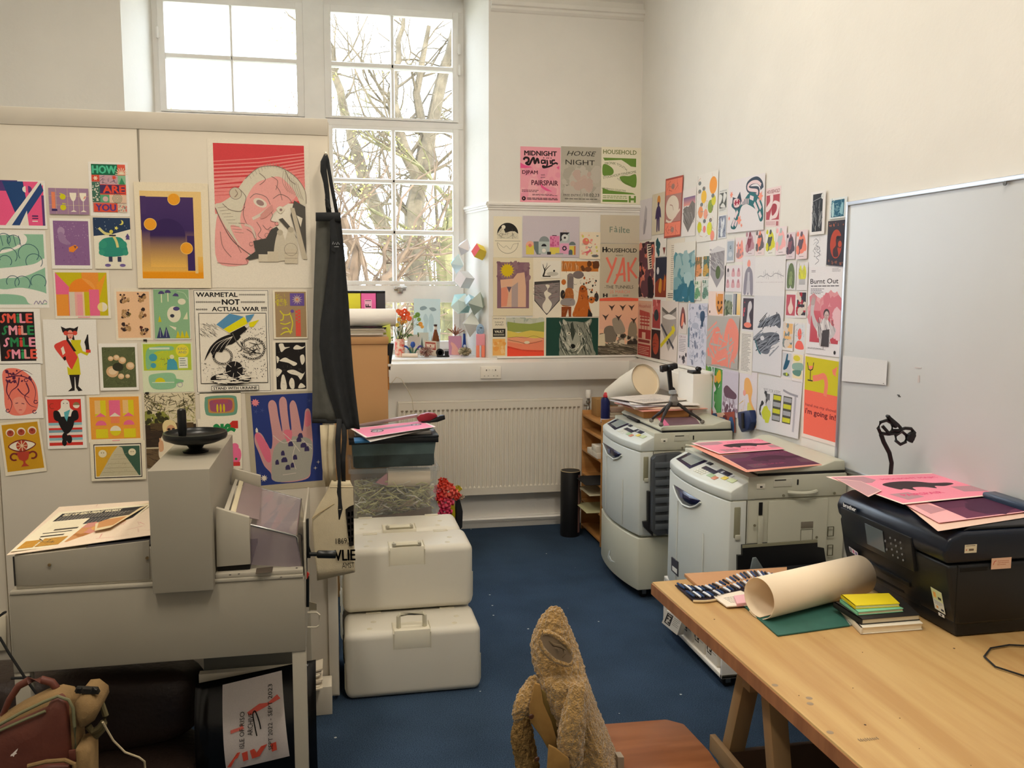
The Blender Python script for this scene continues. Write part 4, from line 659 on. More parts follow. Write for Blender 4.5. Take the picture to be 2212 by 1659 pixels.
s.text('TRONIK YOUTH',.36,.29,.045,'#5c6a34',w=.56,arcf=lambda a:.06*(a-.3)**2*4-.01); s.text('STOCKHOLM SYNDROME',.46,.48,.045,'#5c6a34',w=.84,rot=-11); s.text('YOUNG FORESTER',.6,.62,.03,'#5c6a34',w=.46,rot=26); s.text('HOUSEHOLD COLLECTIVE',.32,.745,.03,'#5c6a34',w=.6,rot=5); s.lines(.05,.855,.66,.92,2,G,jit=0); s.rect(.04,.925,.67,.965,G); s.rect(.7,.85,.75,.97,G); s.rect(.83,.85,.88,.97,G); s.rect(.75,.89,.83,.93,G); s.rect(.7,.96,.75,.97,G); s.done('poster','green wavy household poster, beside the room corner above the rail','poster','club posters above the picture rail')
s=W('back',(1066,467,1127,556),'#eee5cc'); s.circ(.5,.42,.37,'#2a2826',a0=180,a1=360); s.rect(.13,.42,.87,.46,'#2a2826'); s.circ(.35,.26,.07,'#e9e1ca'); s.poly([(.13,.55),(.14,.42),(.25,.3),(.34,.28),(.42,.4),(.6,.36),(.75,.36),(.87,.42),(.88,.55)],'#ded6be'); s.scat(.2,.33,.8,.53,26,.05,['#6c675a','#3c3a34'],'st'); s.line([(.05,.6),(.95,.6)],.012,'#6a6456'); s.arc(.5,.64,.37,0,180,.012,'#6a6456'); s.curve([(.15,.64),(.35,.76),(.45,.72),(.6,.8),(.7,.68),(.86,.66)],.01,'#8d866f'); s.done(AP,'ink drawing of a mountain under a moon in a split circle',PO,GK)
s=W('back',(1129,466,1250,556),'#cfc5cc',lift=.004); 
s.circ(.13,.72,.075,'#efaf98'); s.rect(.06,.72,.2,.94,'#e4cf5c'); s.circ(.13,.72,.03,'#e08070'); s.poly([(.19,.62),(.3,.62),(.32,.94),(.25,.94),(.2,.8)],'#6f7c7c'); s.circ(.38,.62,.09,'#8d9696',a0=180,a1=360); s.rect(.28,.62,.47,.92,'#b9c4c0'); s.circ(.375,.74,.045,'#26242a',a0=180,a1=360); s.circ(.375,.84,.035,'#efe9e0'); s.rect(.48,.48,.65,.76,'#e58ab2'); s.scat(.49,.52,.64,.74,14,.02,['#c9608c']); s.rect(.52,.46,.6,.48,'#4a3440'); s.rect(.48,.76,.65,.93,'#e4d05e'); s.rect(.66,.39,.83,.64,'#b9c2c0'); s.poly([(.66,.39),(.83,.39),(.66,.62)],'#2a2a30'); s.circ(.745,.52,.06,'#d9dcd8'); s.circ(.745,.52,.02,'#3a3436'); s.arc(.745,.38,.03,180,360,.01,'#cbb9a0'); s.rect(.66,.66,.82,.92,'#e7a6c4'); s.star(.74,.78,.05,9,'#2a2630',.7); s.circ(.74,.78,.02,'#e7a6c4'); s.circ(.88,.7,.06,'#6f7c7c',a0=180,a1=360); s.rect(.83,.72,.94,.94,'#e0cc58'); s.rect(.91,.72,.94,.94,'#c97f4a'); s.circ(.85,.86,.035,'#56646c',a0=180,a1=360); s.rect(.815,.86,.885,.94,'#56646c'); s.rect(.43,.87,.5,.94,'#35343a'); s.rect(.58,.9,.72,.93,'#9aa0a0'); s.done(AP,'lilac sheet with a row of record sleeves and speakers',PO,GK)
s=W('back',(1252,501,1296,560),'#eddfc4'); s.circ(.3,.35,.16,'#e8806c'); s.scat(.1,.1,.9,.9,22,.06,['#f0b09a','#d9cf6e','#e9988a']); s.poly([(.2,.75),(.45,.68),(.5,.6),(.55,.7),(.4,.8)],'#e0707a'); s.ell(.75,.88,.17,.05,'#6f6f70'); s.arc(.5,.52,.08,0,160,.03,'#7c8088'); s.circ(.85,.12,.06,'#8d9a94',a0=0,a1=180); s.lines(.1,.42,.45,.5,3,'#9a8a80'); s.done(AP,'small print of birds and berries below the lilac sheet corner',PO,GK)
s=W('back',(1297,464,1382,526),'#cfc4ae',lift=.003); s.text('F',.27,.52,.2,'#7d8d7d',bold=.01); s.text('à',.39,.5,.22,'#7d8d7d',bold=.01); s.text('ilte',.6,.52,.22,'#7d8d7d',w=.27,bold=.01); s.done(AP,'grey card with the single word Fàilte in green','card',GK)
s=W('back',(1295,526,1379,650),'#cbbfa6',lift=.002); s.text('H',.13,.105,.085,'#1e1c1c',bold=.05); s.text('OUSEHOLD',.56,.115,.07,'#1e1c1c',w=.74,bold=.02); s.text('PRESENTS',.5,.205,.022,'#3a3632')
for P in ([(.18,.24),(.3,.42),(.33,.45)],[(.42,.24),(.34,.42),(.2,.68)],[(.38,.7),(.5,.5),(.6,.24)],[(.6,.24),(.64,.66)],[(.42,.55),(.66,.52)],[(.72,.32),(.75,.66)],[(.92,.24),(.76,.46)],[(.72,.4),(.95,.6)]): s.curve(P,.055,'#ef7f6a',taper=False)
s.text('-THE TUNNELS',.5,.76-.005,.055,'#3a3634',w=.72); s.text('25 MARCH',.52,.84,.055,'#ee8f7c',w=.5); s.text('22:00',.4,.905,.03,'#3a3634'); s.text('03:00',.68,.905,.03,'#3a3634'); s.rect(.1,.87,.14,.935,'#3a3634'); s.rect(.18,.87,.22,.935,'#3a3634'); s.rect(.14,.895,.18,.91,'#3a3634'); s.poly([(0,.96),(.2,.945),(.5,.935),(.8,.945),(1,.955),(1,1),(0,1)],'#f0664a'); s.done('poster','club poster with YAK in big coral strokes near the corner','poster',GK)
s=W('back',(1065,556,1151,682),'#e6d9b8',lift=.003); s.rect(.1,.08,.9,.87,'#8d6a74'); s.scat(.1,.08,.9,.4,60,.05,['#84626e','#96747a']); s.poly([(.18,.38),(.5,.36),(.6,.27),(.78,.25),(.82,.5),(.82,.85),(.2,.85),(.2,.55)],'#e3b899'); s.poly([(.46,.5),(.62,.42),(.62,.85),(.46,.85)],'#b5a09a'); s.poly([(.2,.52),(.34,.5),(.38,.62),(.34,.83),(.2,.84)],'#e59478'); s.poly([(.18,.38),(.5,.36),(.46,.48),(.2,.49)],'#e6b392'); s.poly([(.34,.5),(.46,.5),(.4,.6)],'#6c5a68'); s.circ(.35,.22,.14,'#ddbf1a'); s.star(.35,.22,.19,16,'#ddbf1a',.62); s.done(AP,'purple print of standing stones under a yellow spiky sun',PO,GK)
s=W('back',(1168,563,1210,601),'#efe9da',lift=.004); s.curve([(.12,.9),(.2,.6),(.15,.4),(.1,.2)],.09,'#26241f',taper=True); s.curve([(.2,.6),(.35,.4),(.5,.25)],.05,'#26241f',taper=True); s.curve([(.2,.5),(.3,.3),(.32,.12)],.04,'#26241f',taper=True); s.ell(.6,.75,.3,.12,'#c9c4b6'); s.circ(.68,.58,.05,'#26241f'); s.rect(.1,.86,.5,.93,'#4a463c'); s.done(AP,'tiny ink print of a bare tree beside a pond',PO,GK)
s=W('back',(1151,556,1211,687),'#efe5cf',lift=.0015); s.poly([(.06,.4),(.96,.37),(.96,.71),(.5,.95),(.06,.71)],'#3c3836'); s.poly([(.08,.41),(.94,.385),(.94,.7),(.5,.935),(.08,.7)],'#8f8480'); s.poly([(.08,.41),(.94,.38),(.94,.41),(.08,.45)],'#4c4946'); s.scat(.1,.46,.4,.68,24,.07,['#a87c7c','#6c6460','#4a4644'],'st',ang=20); s.scat(.62,.43,.92,.7,24,.07,['#a07878','#6c6460','#504c48'],'st',ang=-20); s.blob([(.45,.45),(.6,.46),(.52,.55),(.66,.6),(.55,.66),(.68,.76),(.6,.87),(.5,.92),(.38,.86),(.35,.78),(.46,.68),(.4,.58),(.52,.52)],'#e9e0cc'); s.done(AP,'pennant shaped print of a waterfall valley',PO,GK)
s=W('back',(1211,563,1294,684),'#efe6d0',lift=.003); s.rect(.02,.01,.96,.19,'#cc7a32'); s.scat(.02,.02,.5,.16,24,.06,['#8a6a48','#e0b888'],'st',ang=90); s.scat(.5,.02,.95,.16,8,.08,['#6a3f22']); s.ell(.45,.25,.14,.07,'#7f7470'); s.ell(.7,.15,.09,.045,'#7c4a2a'); s.rect(.17,.25,.33,.5,'#7f7470'); s.circ(.25,.28,.08,'#8c7f7a',a0=180,a1=360); s.ell(.08,.38,.06,.05,'#c9702c')
s.blob([(.48,.5),(.56,.44),(.66,.48),(.7,.6),(.74,.8),(.78,1),(.34,1),(.36,.85),(.44,.7)],'#c46a28'); s.circ(.57,.5,.09,'#a3521e'); s.blob([(.14,.5),(.3,.5),(.34,.66),(.3,.8),(.04,.8),(.1,.66)],'#b06a34'); s.blob([(.02,.78),(.06,.68),(.34,.68),(.34,.8)],'#9c9490'); s.rect(.03,.82,.28,1,'#94481e'); s.poly([(.17,.93),(.2,.86),(.22,1),(.14,1)],'#e9dfc8'); s.poly([(.72,.85),(.82,.95),(.82,1),(.7,1)],'#2e2a2a'); s.ell(.8,.7,.08,.06,'#c9702c'); s.ell(.06,.6,.06,.08,'#35302e'); s.ell(.92,.65,.06,.08,'#45403e'); s.scat(.5,.3,.95,.7,40,.025,['#3a3430','#b8622a']); s.scat(.05,.2,.9,.98,50,.03,['#4a2c1a','#e0a060'],'st'); s.done(AP,'busy orange and grey print of figures and onion shapes',PO,GK)
s=W('back',(1293,650,1378,770),'#f0bf9c',lift=.0012); s.grad(.02,.02,.98,.5,'#f3bd98','#eab69c'); s.scat(.05,.6,.95,.99,120,.07,['#5a5248','#8a8070','#d9cbb0','#3c3630']); s.rect(.0,.78,1,.98,'#6f6556'); s.scat(.0,.76,1,.98,60,.1,['#3f3a32','#a39880','#57503f'],'st',ang=15); s.blob([(.16,.48),(.3,.44),(.42,.5),(.44,.7),(.2,.74),(.14,.6)],'#7d7466'); s.blob([(.34,.34),(.5,.3),(.62,.42),(.66,.56),(.44,.58)],'#a19684'); s.blob([(.78,.4),(.9,.36),(.96,.5),(.94,.62),(.74,.62)],'#938873'); s.poly([(.0,.6),(.16,.58),(.18,.8),(0,.8)],'#dccfae')
for u,v in ((.33,.1),(.6,.1),(.18,.27),(.82,.1),(.88,.33),(.5,.28)): s.poly([(u-.09,v-.03),(u,v),(u+.08,v-.04),(u+.02,v+.03),(u,v+.08),(u-.03,v+.03)],'#4a3a36')
s.done(AP,'pink and grey print of rocks and gulls beside the room corner',PO,GK)
s=W('back',(1063,683,1093,770),'#e9dfc6'); s.text('MINDFUL',.5,.06,.03,'#5c564a',w=.8); s.text('DANCE',.5,.15,.04,'#5c564a',w=.6); s.text('AND',.5,.21,.04,'#4a443a',w=.6); s.rect(.05,.31,.95,.51,'#2a2624'); s.text('VAULT',.5,.38,.06,'#e9dfc6',w=.66,bold=.03); s.lines(.1,.44,.9,.49,2,'#c9bfa8',th=.5); s.rect(.04,.56,.93,.97,'#f0b565'); s.scat(.08,.6,.9,.93,12,.14,['#f4c98a','#eea552']); s.done('flyer','narrow flyer with a black vault block and an orange square','flyer',GK)
s=W('back',(1093,686,1179,772),'#e9dfc9',lift=.003); s.rect(.03,.02,.95,.15,'#c0c3ae'); s.scat(.03,.03,.95,.15,14,.12,['#a9b0a0','#c9cbb8']); s.poly([(.03,.1),(.3,.14),(.6,.16),(.95,.1),(.95,.36),(.03,.36)],'#98a455'); s.poly([(.03,.32),(.3,.38),(.6,.32),(.95,.36),(.95,.6),(.03,.6)],'#e2c95c'); s.poly([(.03,.5),(.4,.47),(.7,.52),(.95,.5),(.95,.97),(.03,.97)],'#efa27c'); s.poly([(.03,.6),(.4,.66),(.95,.56),(.95,.97),(.03,.97)],'#f08a68'); s.poly([(.03,.7),(.4,.8),(.95,.82),(.95,.97),(.03,.97)],'#f05238')
s.curve([(.05,.5),(.25,.48),(.5,.5),(.7,.46),(.95,.54)],.007,'#6c5a3c'); s.curve([(.05,.55),(.3,.6),(.5,.65),(.7,.63),(.9,.58)],.009,'#5c4a3c')
for k in range(26): x=.06+.034*k; y=.72+.003*k+.045*math.sin(k*.1); s.line([(x,y),(x,y+.035)],.008,'#6c2f28')
s.ell(.52,.62,.07,.035,'#e9d9b8'); s.done(AP,'landscape print of green, yellow and bright red hills',PO,GK)
s=W('back',(1179,686,1293,770),'#e9dfc9',lift=.0015); s.rect(.01,.01,.985,.98,'#23493e')
s.blob([(.26,.45),(.3,.2),(.32,.04),(.4,.1),(.55,.1),(.72,.12),(.84,.03),(.86,.1),(.82,.25),(.86,.42),(.87,.6),(.9,.8),(.9,.98),(.3,.98),(.26,.8),(.24,.62)],'#8c8f80')
s.poly([(.3,.2),(.33,.05),(.42,.16)],'#c2c1ae'); s.poly([(.72,.16),(.84,.06),(.8,.24)],'#c2c1ae'); s.scat(.28,.2,.86,.95,110,.07,['#3c443c','#c9c8b8','#5f665a','#2c342e'],'st',ang=70)
s.blob([(.42,.4),(.5,.36),(.58,.4),(.64,.55),(.58,.75),(.5,.82),(.42,.75),(.38,.55)],'#a6a797'); s.poly([(.46,.16),(.5,.1),(.55,.4),(.5,.6),(.46,.4)],'#3d453c'); s.ell(.5,.73,.055,.06,'#151816'); s.ell(.43,.4,.035,.035,'#e1dcc4'); s.ell(.64,.42,.035,.035,'#e1dcc4'); s.circ(.435,.4,.014,'#1a1a18'); s.circ(.635,.42,.014,'#1a1a18'); s.curve([(.42,.84),(.5,.89),(.6,.84)],.01,'#23291f'); s.scat(.35,.6,.45,.85,10,.05,['#d9d7c6'],'st',ang=60); s.scat(.56,.6,.7,.85,12,.06,['#d9d7c6'],'st',ang=-60); s.rect(.0,0,.25,1,'#23493e'); s.done(AP,'dark green print of a wolf head facing forward',PO,GK)
# ================================================================ PRINTS ON THE RIGHT WALL
def RW(q,paper='#f0ecea',**k): return W('right',q,paper,**k)
s=RW((1382,434,1409,520),'#ded8dd',lift=.002); s.poly([(.5,.15),(.64,.25),(.62,.6),(.5,.85),(.38,.86),(.34,.7),(.42,.4)],'#b7b1ba'); s.line([(.4,.86),(.55,.5)],.03,'#6c6878'); s.done(AP,'pencil drawing of a feather, first sheet from the corner in the top row',PO,GR)
s=RW((1411,421,1438,508),'#d9cfb8',lift=.004); s.circ(.52,.17,.13,'#d98f42'); s.circ(.5,.27,.07,'#453560'); s.blob([(.34,.38),(.5,.3),(.66,.38),(.72,.6),(.62,.6),(.62,.9),(.53,.9),(.5,.62),(.46,.9),(.38,.92),(.36,.62),(.26,.62)],'#453560'); s.done(AP,'print of a dark violet standing figure under an orange moon',PO,GR)
s=RW([(1440,387),(1478,378),(1472,510),(1436,515)],'#b0564a',lift=.006); s.rect(.04,.03,.96,.28,'#f28a72'); s.rect(.04,.28,.96,.74,'#b8877f'); s.ell(.45,.5,.38,.2,'#e9dccb'); s.curve([(.3,.45),(.45,.47),(.52,.55)],.02,'#b08a80'); s.curve([(.1,.7),(.35,.74),(.6,.66),(.9,.55)],.05,'#ead9c9'); s.rect(.04,.75,.96,.97,'#f28a72'); s.ell(.45,.15,.1,.045,'#a8867c'); s.ell(.5,.87,.1,.045,'#a8867c'); s.scat(.15,.08,.85,.22,12,.07,['#c0685a'],'st'); s.scat(.15,.8,.85,.93,12,.07,['#c0685a'],'st'); s.done(AP,'curling coral print of a curled up infant in an oval',PO,GR)
s=RW((1474,412,1505,512),'#ebe4e0'); s.grad(.15,.17,.95,.35,'#7f6f9a','#e8a090'); s.poly([(.15,.4),(.35,.36),(.5,.38),(.75,.26),(.95,.34),(.95,.62),(.5,.92),(.15,.68)],'#817b78'); s.scat(.2,.42,.9,.7,30,.1,['#5c5856','#a09a96'],'st',ang=50); s.done(AP,'pennant print of a grey mountain under a violet sky',PO,GR)
s=RW([(1507,379),(1554,367),(1549,518),(1506,524)],'#ebe7e0',lift=.0045)
for u,v,r,c in ((.78,.2,.17,'#f4a24a'),(.35,.34,.13,'#f2c04c'),(.68,.5,.13,'#93a84a'),(.82,.42,.1,'#d9d24a'),(.2,.56,.12,'#f0a070'),(.45,.6,.1,'#f2a890'),(.15,.78,.11,'#cfcf2c'),(.65,.82,.13,'#dfe04a'),(.4,.82,.07,'#f08c8c'),(.8,.93,.1,'#f39a86')): s.circ(u,v,r,c)
for u,v in ((.15,.13),(.15,.25),(.35,.22),(.78,.35),(.4,.7),(.7,.7),(.25,.45)): s.ell(u,v,.07,.03,'#7f8484')
s.scat(.05,.05,.95,.97,40,.05,['#d9a48c','#9aa09c'],'st'); s.done(AP,'tall print scattered with fruits and vegetables',PO,GR)
s=RW((1554,411,1572,460),'#e2e2de'); s.text('HOUSEHOLD',.5,.07,.06,'#4a4a4c',w=.8); s.rect(.08,.15,.92,.82,'#5f625f'); s.blob([(.1,.2),(.4,.3),(.3,.5),(.1,.6)],'#e2e2de'); s.blob([(.6,.15),(.9,.3),(.6,.6),(.5,.4)],'#e2e2de'); s.blob([(.2,.75),(.5,.6),(.8,.8)],'#e2e2de'); s.lines(.1,.85,.9,.95,3,'#5f625f'); s.done('poster','small black and white wavy poster beside the fruit print','poster',GR)
s=RW((1553,466,1571,516),'#e8e8ea'); s.rect(.08,.04,.92,.95,'#8b93a6'); s.blob([(.3,.1),(.5,.3),(.7,.1),(.75,.4),(.6,.6),(.55,.9),(.3,.9),(.35,.5)],'#dfe3e8'); s.scat(.1,.1,.9,.95,26,.12,['#3d4560','#b9c0cc'],'st'); s.done(AP,'small blue ink card of a branching hand below the wavy poster',PO,GR)
s=RW([(1577,392),(1656,373),(1652,496),(1572,504)],'#e6e1e3',lift=.007); D='#3f4c5c'
s.curve([(.8,.38),(.82,.28),(.6,.24),(.55,.16),(.66,.1),(.8,.1),(.9,.18),(.93,.27)],.085,D); s.curve([(.8,.36),(.8,.29),(.6,.24),(.56,.17),(.66,.12),(.8,.13),(.9,.2)],.04,'#e9cfd2')
s.blob([(.12,.5),(.14,.44),(.3,.55),(.6,.3),(.8,.36),(.95,.55),(.98,.8),(.9,.84),(.8,.64),(.6,.52),(.5,.5),(.38,.56),(.28,.9),(.16,.93),(.12,.86),(.24,.62)],'#2f6c72'); s.poly([(.14,.32),(.26,.36),(.34,.24),(.4,.42),(.34,.55),(.2,.56),(.13,.46)],D); s.blob([(.18,.37),(.3,.37),(.36,.44),(.32,.52),(.21,.52),(.17,.45)],'#efd2d2')
s.star(.23,.44,.05,6,'#a8354c'); s.star(.31,.43,.05,6,'#a8354c')
for k in range(5): s.line([(.42+.04*k,.38+.005*k),(.42+.04*k,.5)],.02,'#e9cfd2')
for P in ([(.62,.38),(.72,.42)],[(.74,.5),(.84,.66)],[(.82,.45),(.92,.62)],[(.88,.68),(.93,.78)],[(.3,.6),(.22,.72)],[(.22,.75),(.16,.88)],[(.28,.78),(.24,.88)]): s.line(P,.05,'#e6d4d8')
for u,v,r in ((.1,.27,.05),(.9,.4,.07),(.35,.78,.07),(.06,.72,.03),(.42,.88,.03)): s.star(u,v,r,6,'#f29a86')
s.done(AP,'large print of an arched skeleton cat with curled tail',PO,GR)
s=RW([(1655,408),(1688,401),(1684,490),(1653,490)],'#ead4d4'); s.text('HOUSEHOLD',.5,.1,.09,'#8c3c46',w=.84,bold=.015); s.rect(.06,.19,.94,.82,'#b4525c'); s.blob([(.3,.2),(.5,.2),(.45,.45),(.2,.6),(.06,.6),(.06,.5),(.3,.35)],'#ecd9d8'); s.blob([(.55,.35),(.94,.4),(.94,.5),(.8,.75),(.5,.8),(.3,.82),(.4,.6)],'#ecd9d8'); s.blob([(.5,.42),(.75,.45),(.75,.6),(.5,.72),(.42,.58)],'#a8434f'); s.lines(.06,.87,.7,.97,3,'#b46a70',jit=0); s.rect(.76,.86,.92,.97,'#b46a70'); s.done('poster','red household club poster beside the skeleton cat','poster',GR)
s=RW((1756,416,1788,508),'#eae7e6',lift=.009); s.rect(.15,.06,.82,.93,'#33363d'); s.circ(.8,.13,.1,'#dfe0de'); s.scat(.18,.3,.45,.8,20,.12,['#8d9094'],'st',ang=70); s.scat(.6,.3,.8,.8,20,.12,['#a0a2a4'],'st',ang=-70); s.curve([(.15,.22),(.5,.18),(.82,.14)],.015,'#b9babb'); fig(s,.4,.85,.12,'#dfe0de'); s.done(AP,'black print of night trees and a moon, highest near the whiteboard',PO,GR)
s=RW((1795,430,1832,474),'#dfe5e6',lift=.004); s.rect(.1,.1,.85,.92,'#28607a'); s.scat(.12,.15,.83,.88,40,.1,['#9cc4cc','#6a9cac'],'st'); s.blob([(.15,.3),(.25,.25),(.25,.85),(.15,.85)],'#b4d4d8'); s.blob([(.7,.3),(.8,.3),(.78,.8),(.6,.7)],'#8cb8c4'); s.done(AP,'small teal print of tangled vines at the whiteboard corner',PO,GR)
s=RW([(1792,478),(1831,474),(1826,576),(1788,572)],'#3a3842',lift=.007); s.ell(.5,.52,.33,.32,'#b84a38'); s.blob([(.5,.4),(.8,.35),(.8,.6),(.6,.6),(.66,.78),(.4,.8),(.35,.65),(.5,.55)],'#4a3338'); s.circ(.72,.52,.1,'#c0523c'); s.ell(.6,.38,.1,.04,'#2a2830'); s.scat(.08,.05,.92,.12,10,.03,['#b86a50']); s.scat(.08,.9,.92,.96,14,.04,['#8c5a4c']); s.done(AP,'black print with a red moon face right beside the whiteboard',PO,GR)
s=RW((1382,524,1416,643),'#efe6dc'); s.rect(.02,.02,.96,.98,'#3a2a34'); s.scat(.05,.05,.95,.95,90,.14,['#ea9a86','#3a2a34','#d9806e','#6a4450'],'blob'); s.poly([(.5,.05),(.75,.05),(.85,.48),(.6,.5)],'#ece0cc')
for k in range(10): s.line([(.54+.02*k,.08+.042*k),(.76+.008*k,.07+.042*k)],.03,'#3a2a34')
s.blob([(.6,.66),(.8,.62),(.95,.8),(.95,.98),(.7,.98)],'#27222c'); s.done(AP,'coral and black print with a piano keyboard next to the corner',PO,GR)
s=RW((1417,514,1441,555),'#ece8e2'); s.curve([(.3,.1),(.15,.3),(.4,.4),(.2,.6),(.35,.8),(.25,.9)],.2,'#2c5c64'); s.poly([(.7,.55),(.95,.55),(.85,.95)],'#7c3a34'); s.done(AP,'small card with a teal curl, above the dark flame print',PO,GR)
s=RW((1415,557,1442,645),'#e9e2dc'); s.rect(.06,.0,.96,.96,'#2f3446'); s.poly([(.06,.62),(.4,.5),(.7,.55),(.96,.4),(.96,.96),(.06,.96)],'#8a3a28'); s.ell(.27,.32,.1,.09,'#dfdde0'); s.blob([(.4,.6),(.5,.5),(.6,.6),(.55,.85),(.35,.8)],'#c98a34'); s.poly([(.8,.4),(.9,.55),(.85,.8),(.75,.8)],'#c9702c'); s.done(AP,'dark print of a small moon over an orange flame hillside',PO,GR)
s=RW((1442,518,1480,652),'#e6dccb',lift=.001); s.lines(.25,.1,.8,.82,22,'#8f877a',th=.3,jit=.3); s.lines(.1,.86,.6,.95,3,'#4a443c',th=.5); s.done('programme_sheet','cream sheet of tiny text lines left of the teal sea print','sheet',GR)
s=RW((1458,526,1505,651),'#e9e4da',lift=.006); s.rect(.02,.2,.96,.98,'#4a8290'); s.poly([(.02,.2),(.3,.17),(.6,.22),(.96,.14),(.96,.3),(.02,.3)],'#7fa0a6'); s.scat(.05,.25,.95,.55,40,.12,['#7ba4aa','#5c929c','#9fbcbc'],'blob'); s.blob([(.5,.55),(.75,.5),(.9,.6),(.85,.75),(.6,.72)],'#a9c4c4'); s.blob([(.05,.6),(.3,.6),(.5,.75),(.3,.85),(.05,.8)],'#7ca6ac'); s.scat(.05,.75,.95,.97,20,.13,['#2f6c7c','#35748a']); s.text('Skye',.5,.93,.04,'#d9e4e2',shear=.3); s.done(AP,'teal print of a rocky sea inlet with mountains behind',PO,GR)
for q,c,c2,l in (((1503,554,1518,600),'#8a7a5c','#e09a68','small print of a clay pot, left of a pair of tiny portraits'),((1520,552,1534,600),'#5c7a72','#c9a054','small print of a seated person in blue, right of the clay pot'),((1502,606,1516,648),'#d9e0cc','#6fa078','small print of a green hedge block under the clay pot'),((1518,603,1532,648),'#c9d4cc','#6c9080','small print of a looping green vine in the right wall middle')):
    s=RW(q,'#ece6dd'); s.rect(.08,.04,.92,.94,c); s.scat(.1,.1,.9,.9,10,.18,[c2]); s.ell(.5,.6,.3,.2,c2); s.scat(.1,.1,.9,.9,10,.12,['#4a4a3a'],'st'); s.done(AP,l,PO,GR)
s=RW((1534,522,1571,630),'#ebe6e4'); s.poly([(.1,.18),(.5,.12),(.9,.18),(.9,.66),(.5,.92),(.1,.66)],'#a19ca0'); s.scat(.14,.2,.86,.6,50,.12,['#7c787c','#c4bfc0','#8c878a'],'st',ang=30); s.ell(.55,.62,.14,.13,'#5c6c4a'); s.poly([(.1,.18),(.5,.1),(.9,.16),(.9,.2),(.1,.24)],'#d4d0d2'); s.done(AP,'pennant print of a green loch in grey hills',PO,GR)
s=RW((1572,518,1589,567),'#dfdcdf'); s.rect(.1,.08,.9,.92,'#aab4c0'); s.text('G',.5,.35,.14,'#3c4450',bold=.03); s.ell(.5,.65,.25,.12,'#c9ced4'); s.done('print_card','pale blue card with one dark looping letter','card',GR)
s=RW((1590,514,1609,566),'#eadadb'); s.blob([(.2,.4),(.3,.15),(.45,.4),(.7,.1),(.85,.4),(.85,.8),(.2,.85)],'#ef9a8c'); s.scat(.15,.3,.9,.8,10,.12,['#a8898c']); s.done('print_card','pink card with coral hand shapes beside the looping letter card','card',GR)
s=RW((1567,574,1605,630),'#e6dde1')
for i in range(6): u,v=.2+.3*(i%3),.28+.42*(i//3); s.blob([(u-.09,v+.13),(u-.07,v-.08),(u,v-.16),(u+.07,v-.08),(u+.09,v+.13)],'#d9a9b0' if i else '#d4ccd0'); s.circ(u,v-.1,.05,'#4c4850' if i==0 else '#c08a94')
s.done('print_card','pale sheet with six little pink busts in two rows','card',GR)
for q,a,b,cl,l in (((1612,500,1632,553),'#b98a94','#8c4a58','#e2d4d8','small card with a dark red mushroom'),((1634,497,1653,552),'#6a6468','#f28c74','#e9d6d6','small card of a grey figure beside a coral one'),((1656,494,1677,552),'#d4cf3c','#5c6060','#e9e8e0','small card with a yellow flower and grey birds'),((1679,491,1702,551),'#f2b0b0','#b9c4c4','#ecdde0','small card of pale pink blossoms'),((1702,503,1721,560),'#5c5260','#8c5c68','#e0cfd6','small card of dark crossing feet, left of the coral twin'),((1725,498,1749,560),'#ee8a76','#6c5a66','#e9d5d8','small card of a coral lobster shape')):
    s=RW(q,cl,lift=.001+.004*(q[0]%2)+.004*(q[0]>1700)); s.blob([(.2,.35),(.45,.12),(.75,.25),(.85,.6),(.6,.8),(.2,.75)],a); s.scat(.12,.12,.88,.78,9,.2,[b,a]); s.line([(.3,.91),(.7,.91)],.02,'#6c6468'); s.done('print_card',l,'card',GR)
s=RW((1607,555,1634,638),'#e2dde0'); s.blob([(.38,.15),(.5,.08),(.62,.15),(.6,.25),(.4,.25)],'#ee9a8c'); s.blob([(.42,.28),(.6,.28),(.82,.45),(.88,.95),(.66,.95),(.6,.6),(.56,.95),(.42,.95),(.4,.6),(.34,.95),(.12,.93),(.2,.45)],'#918c99'); s.poly([(.42,.4),(.58,.4),(.6,.93),(.42,.93)],'#c4c0c8'); s.done(AP,'print of a figure in a long grey coat and pink hat',PO,GR)
s=RW((1634,556,1700,640),'#e6e3e4',lift=.005); s.curve([(.1,.52),(.2,.48),(.3,.5),(.4,.44),(.55,.5),(.7,.42),(.95,.5)],.012,'#a3a0a6'); s.scat(.3,.4,.95,.5,14,.04,['#9c9aa0'],'st',ang=80); s.text('cairngorms national park',.5,.64,.03,'#b9aab0',w=.9); s.done(AP,'almost blank sheet with a faint pencil skyline',PO,GR)
s=RW((1700,565,1722,626),'#dcdade'); s.blob([(.35,.1),(.65,.1),(.85,.4),(.85,.9),(.6,.94),(.5,.85),(.4,.94),(.15,.9),(.15,.4)],'#6c7c5a'); s.blob([(.38,.4),(.62,.4),(.66,.8),(.34,.8)],'#8fa070'); s.scat(.2,.15,.8,.9,24,.08,['#3f4a3c'],'st',ang=80); s.done(AP,'small print of a shaggy green creature',PO,GR)
s=RW((1724,567,1748,627),'#e2dfe0'); s.blob([(.2,.3),(.35,.1),(.5,.3),(.65,.1),(.85,.3),(.8,.6),(.25,.6)],'#d9d84a'); s.scat(.2,.15,.8,.5,12,.12,['#8c8a70'],'st',ang=85); s.rect(.25,.6,.8,.8,'#b4b2b4'); s.done(AP,'small print of yellow towers on a grey base',PO,GR)
s=RW((1749,511,1788,577),'#e9e8ec',lift=.002); s.curve([(.4,.1),(.55,.2),(.4,.3),(.6,.4),(.45,.5),(.65,.6),(.45,.7),(.6,.8),(.4,.92)],.02,'#8a8a92'); s.scat(.3,.1,.7,.7,24,.06,['#77777f'],'st'); s.done(AP,'white sheet with a thin tangled pencil line drawing',PO,GR)
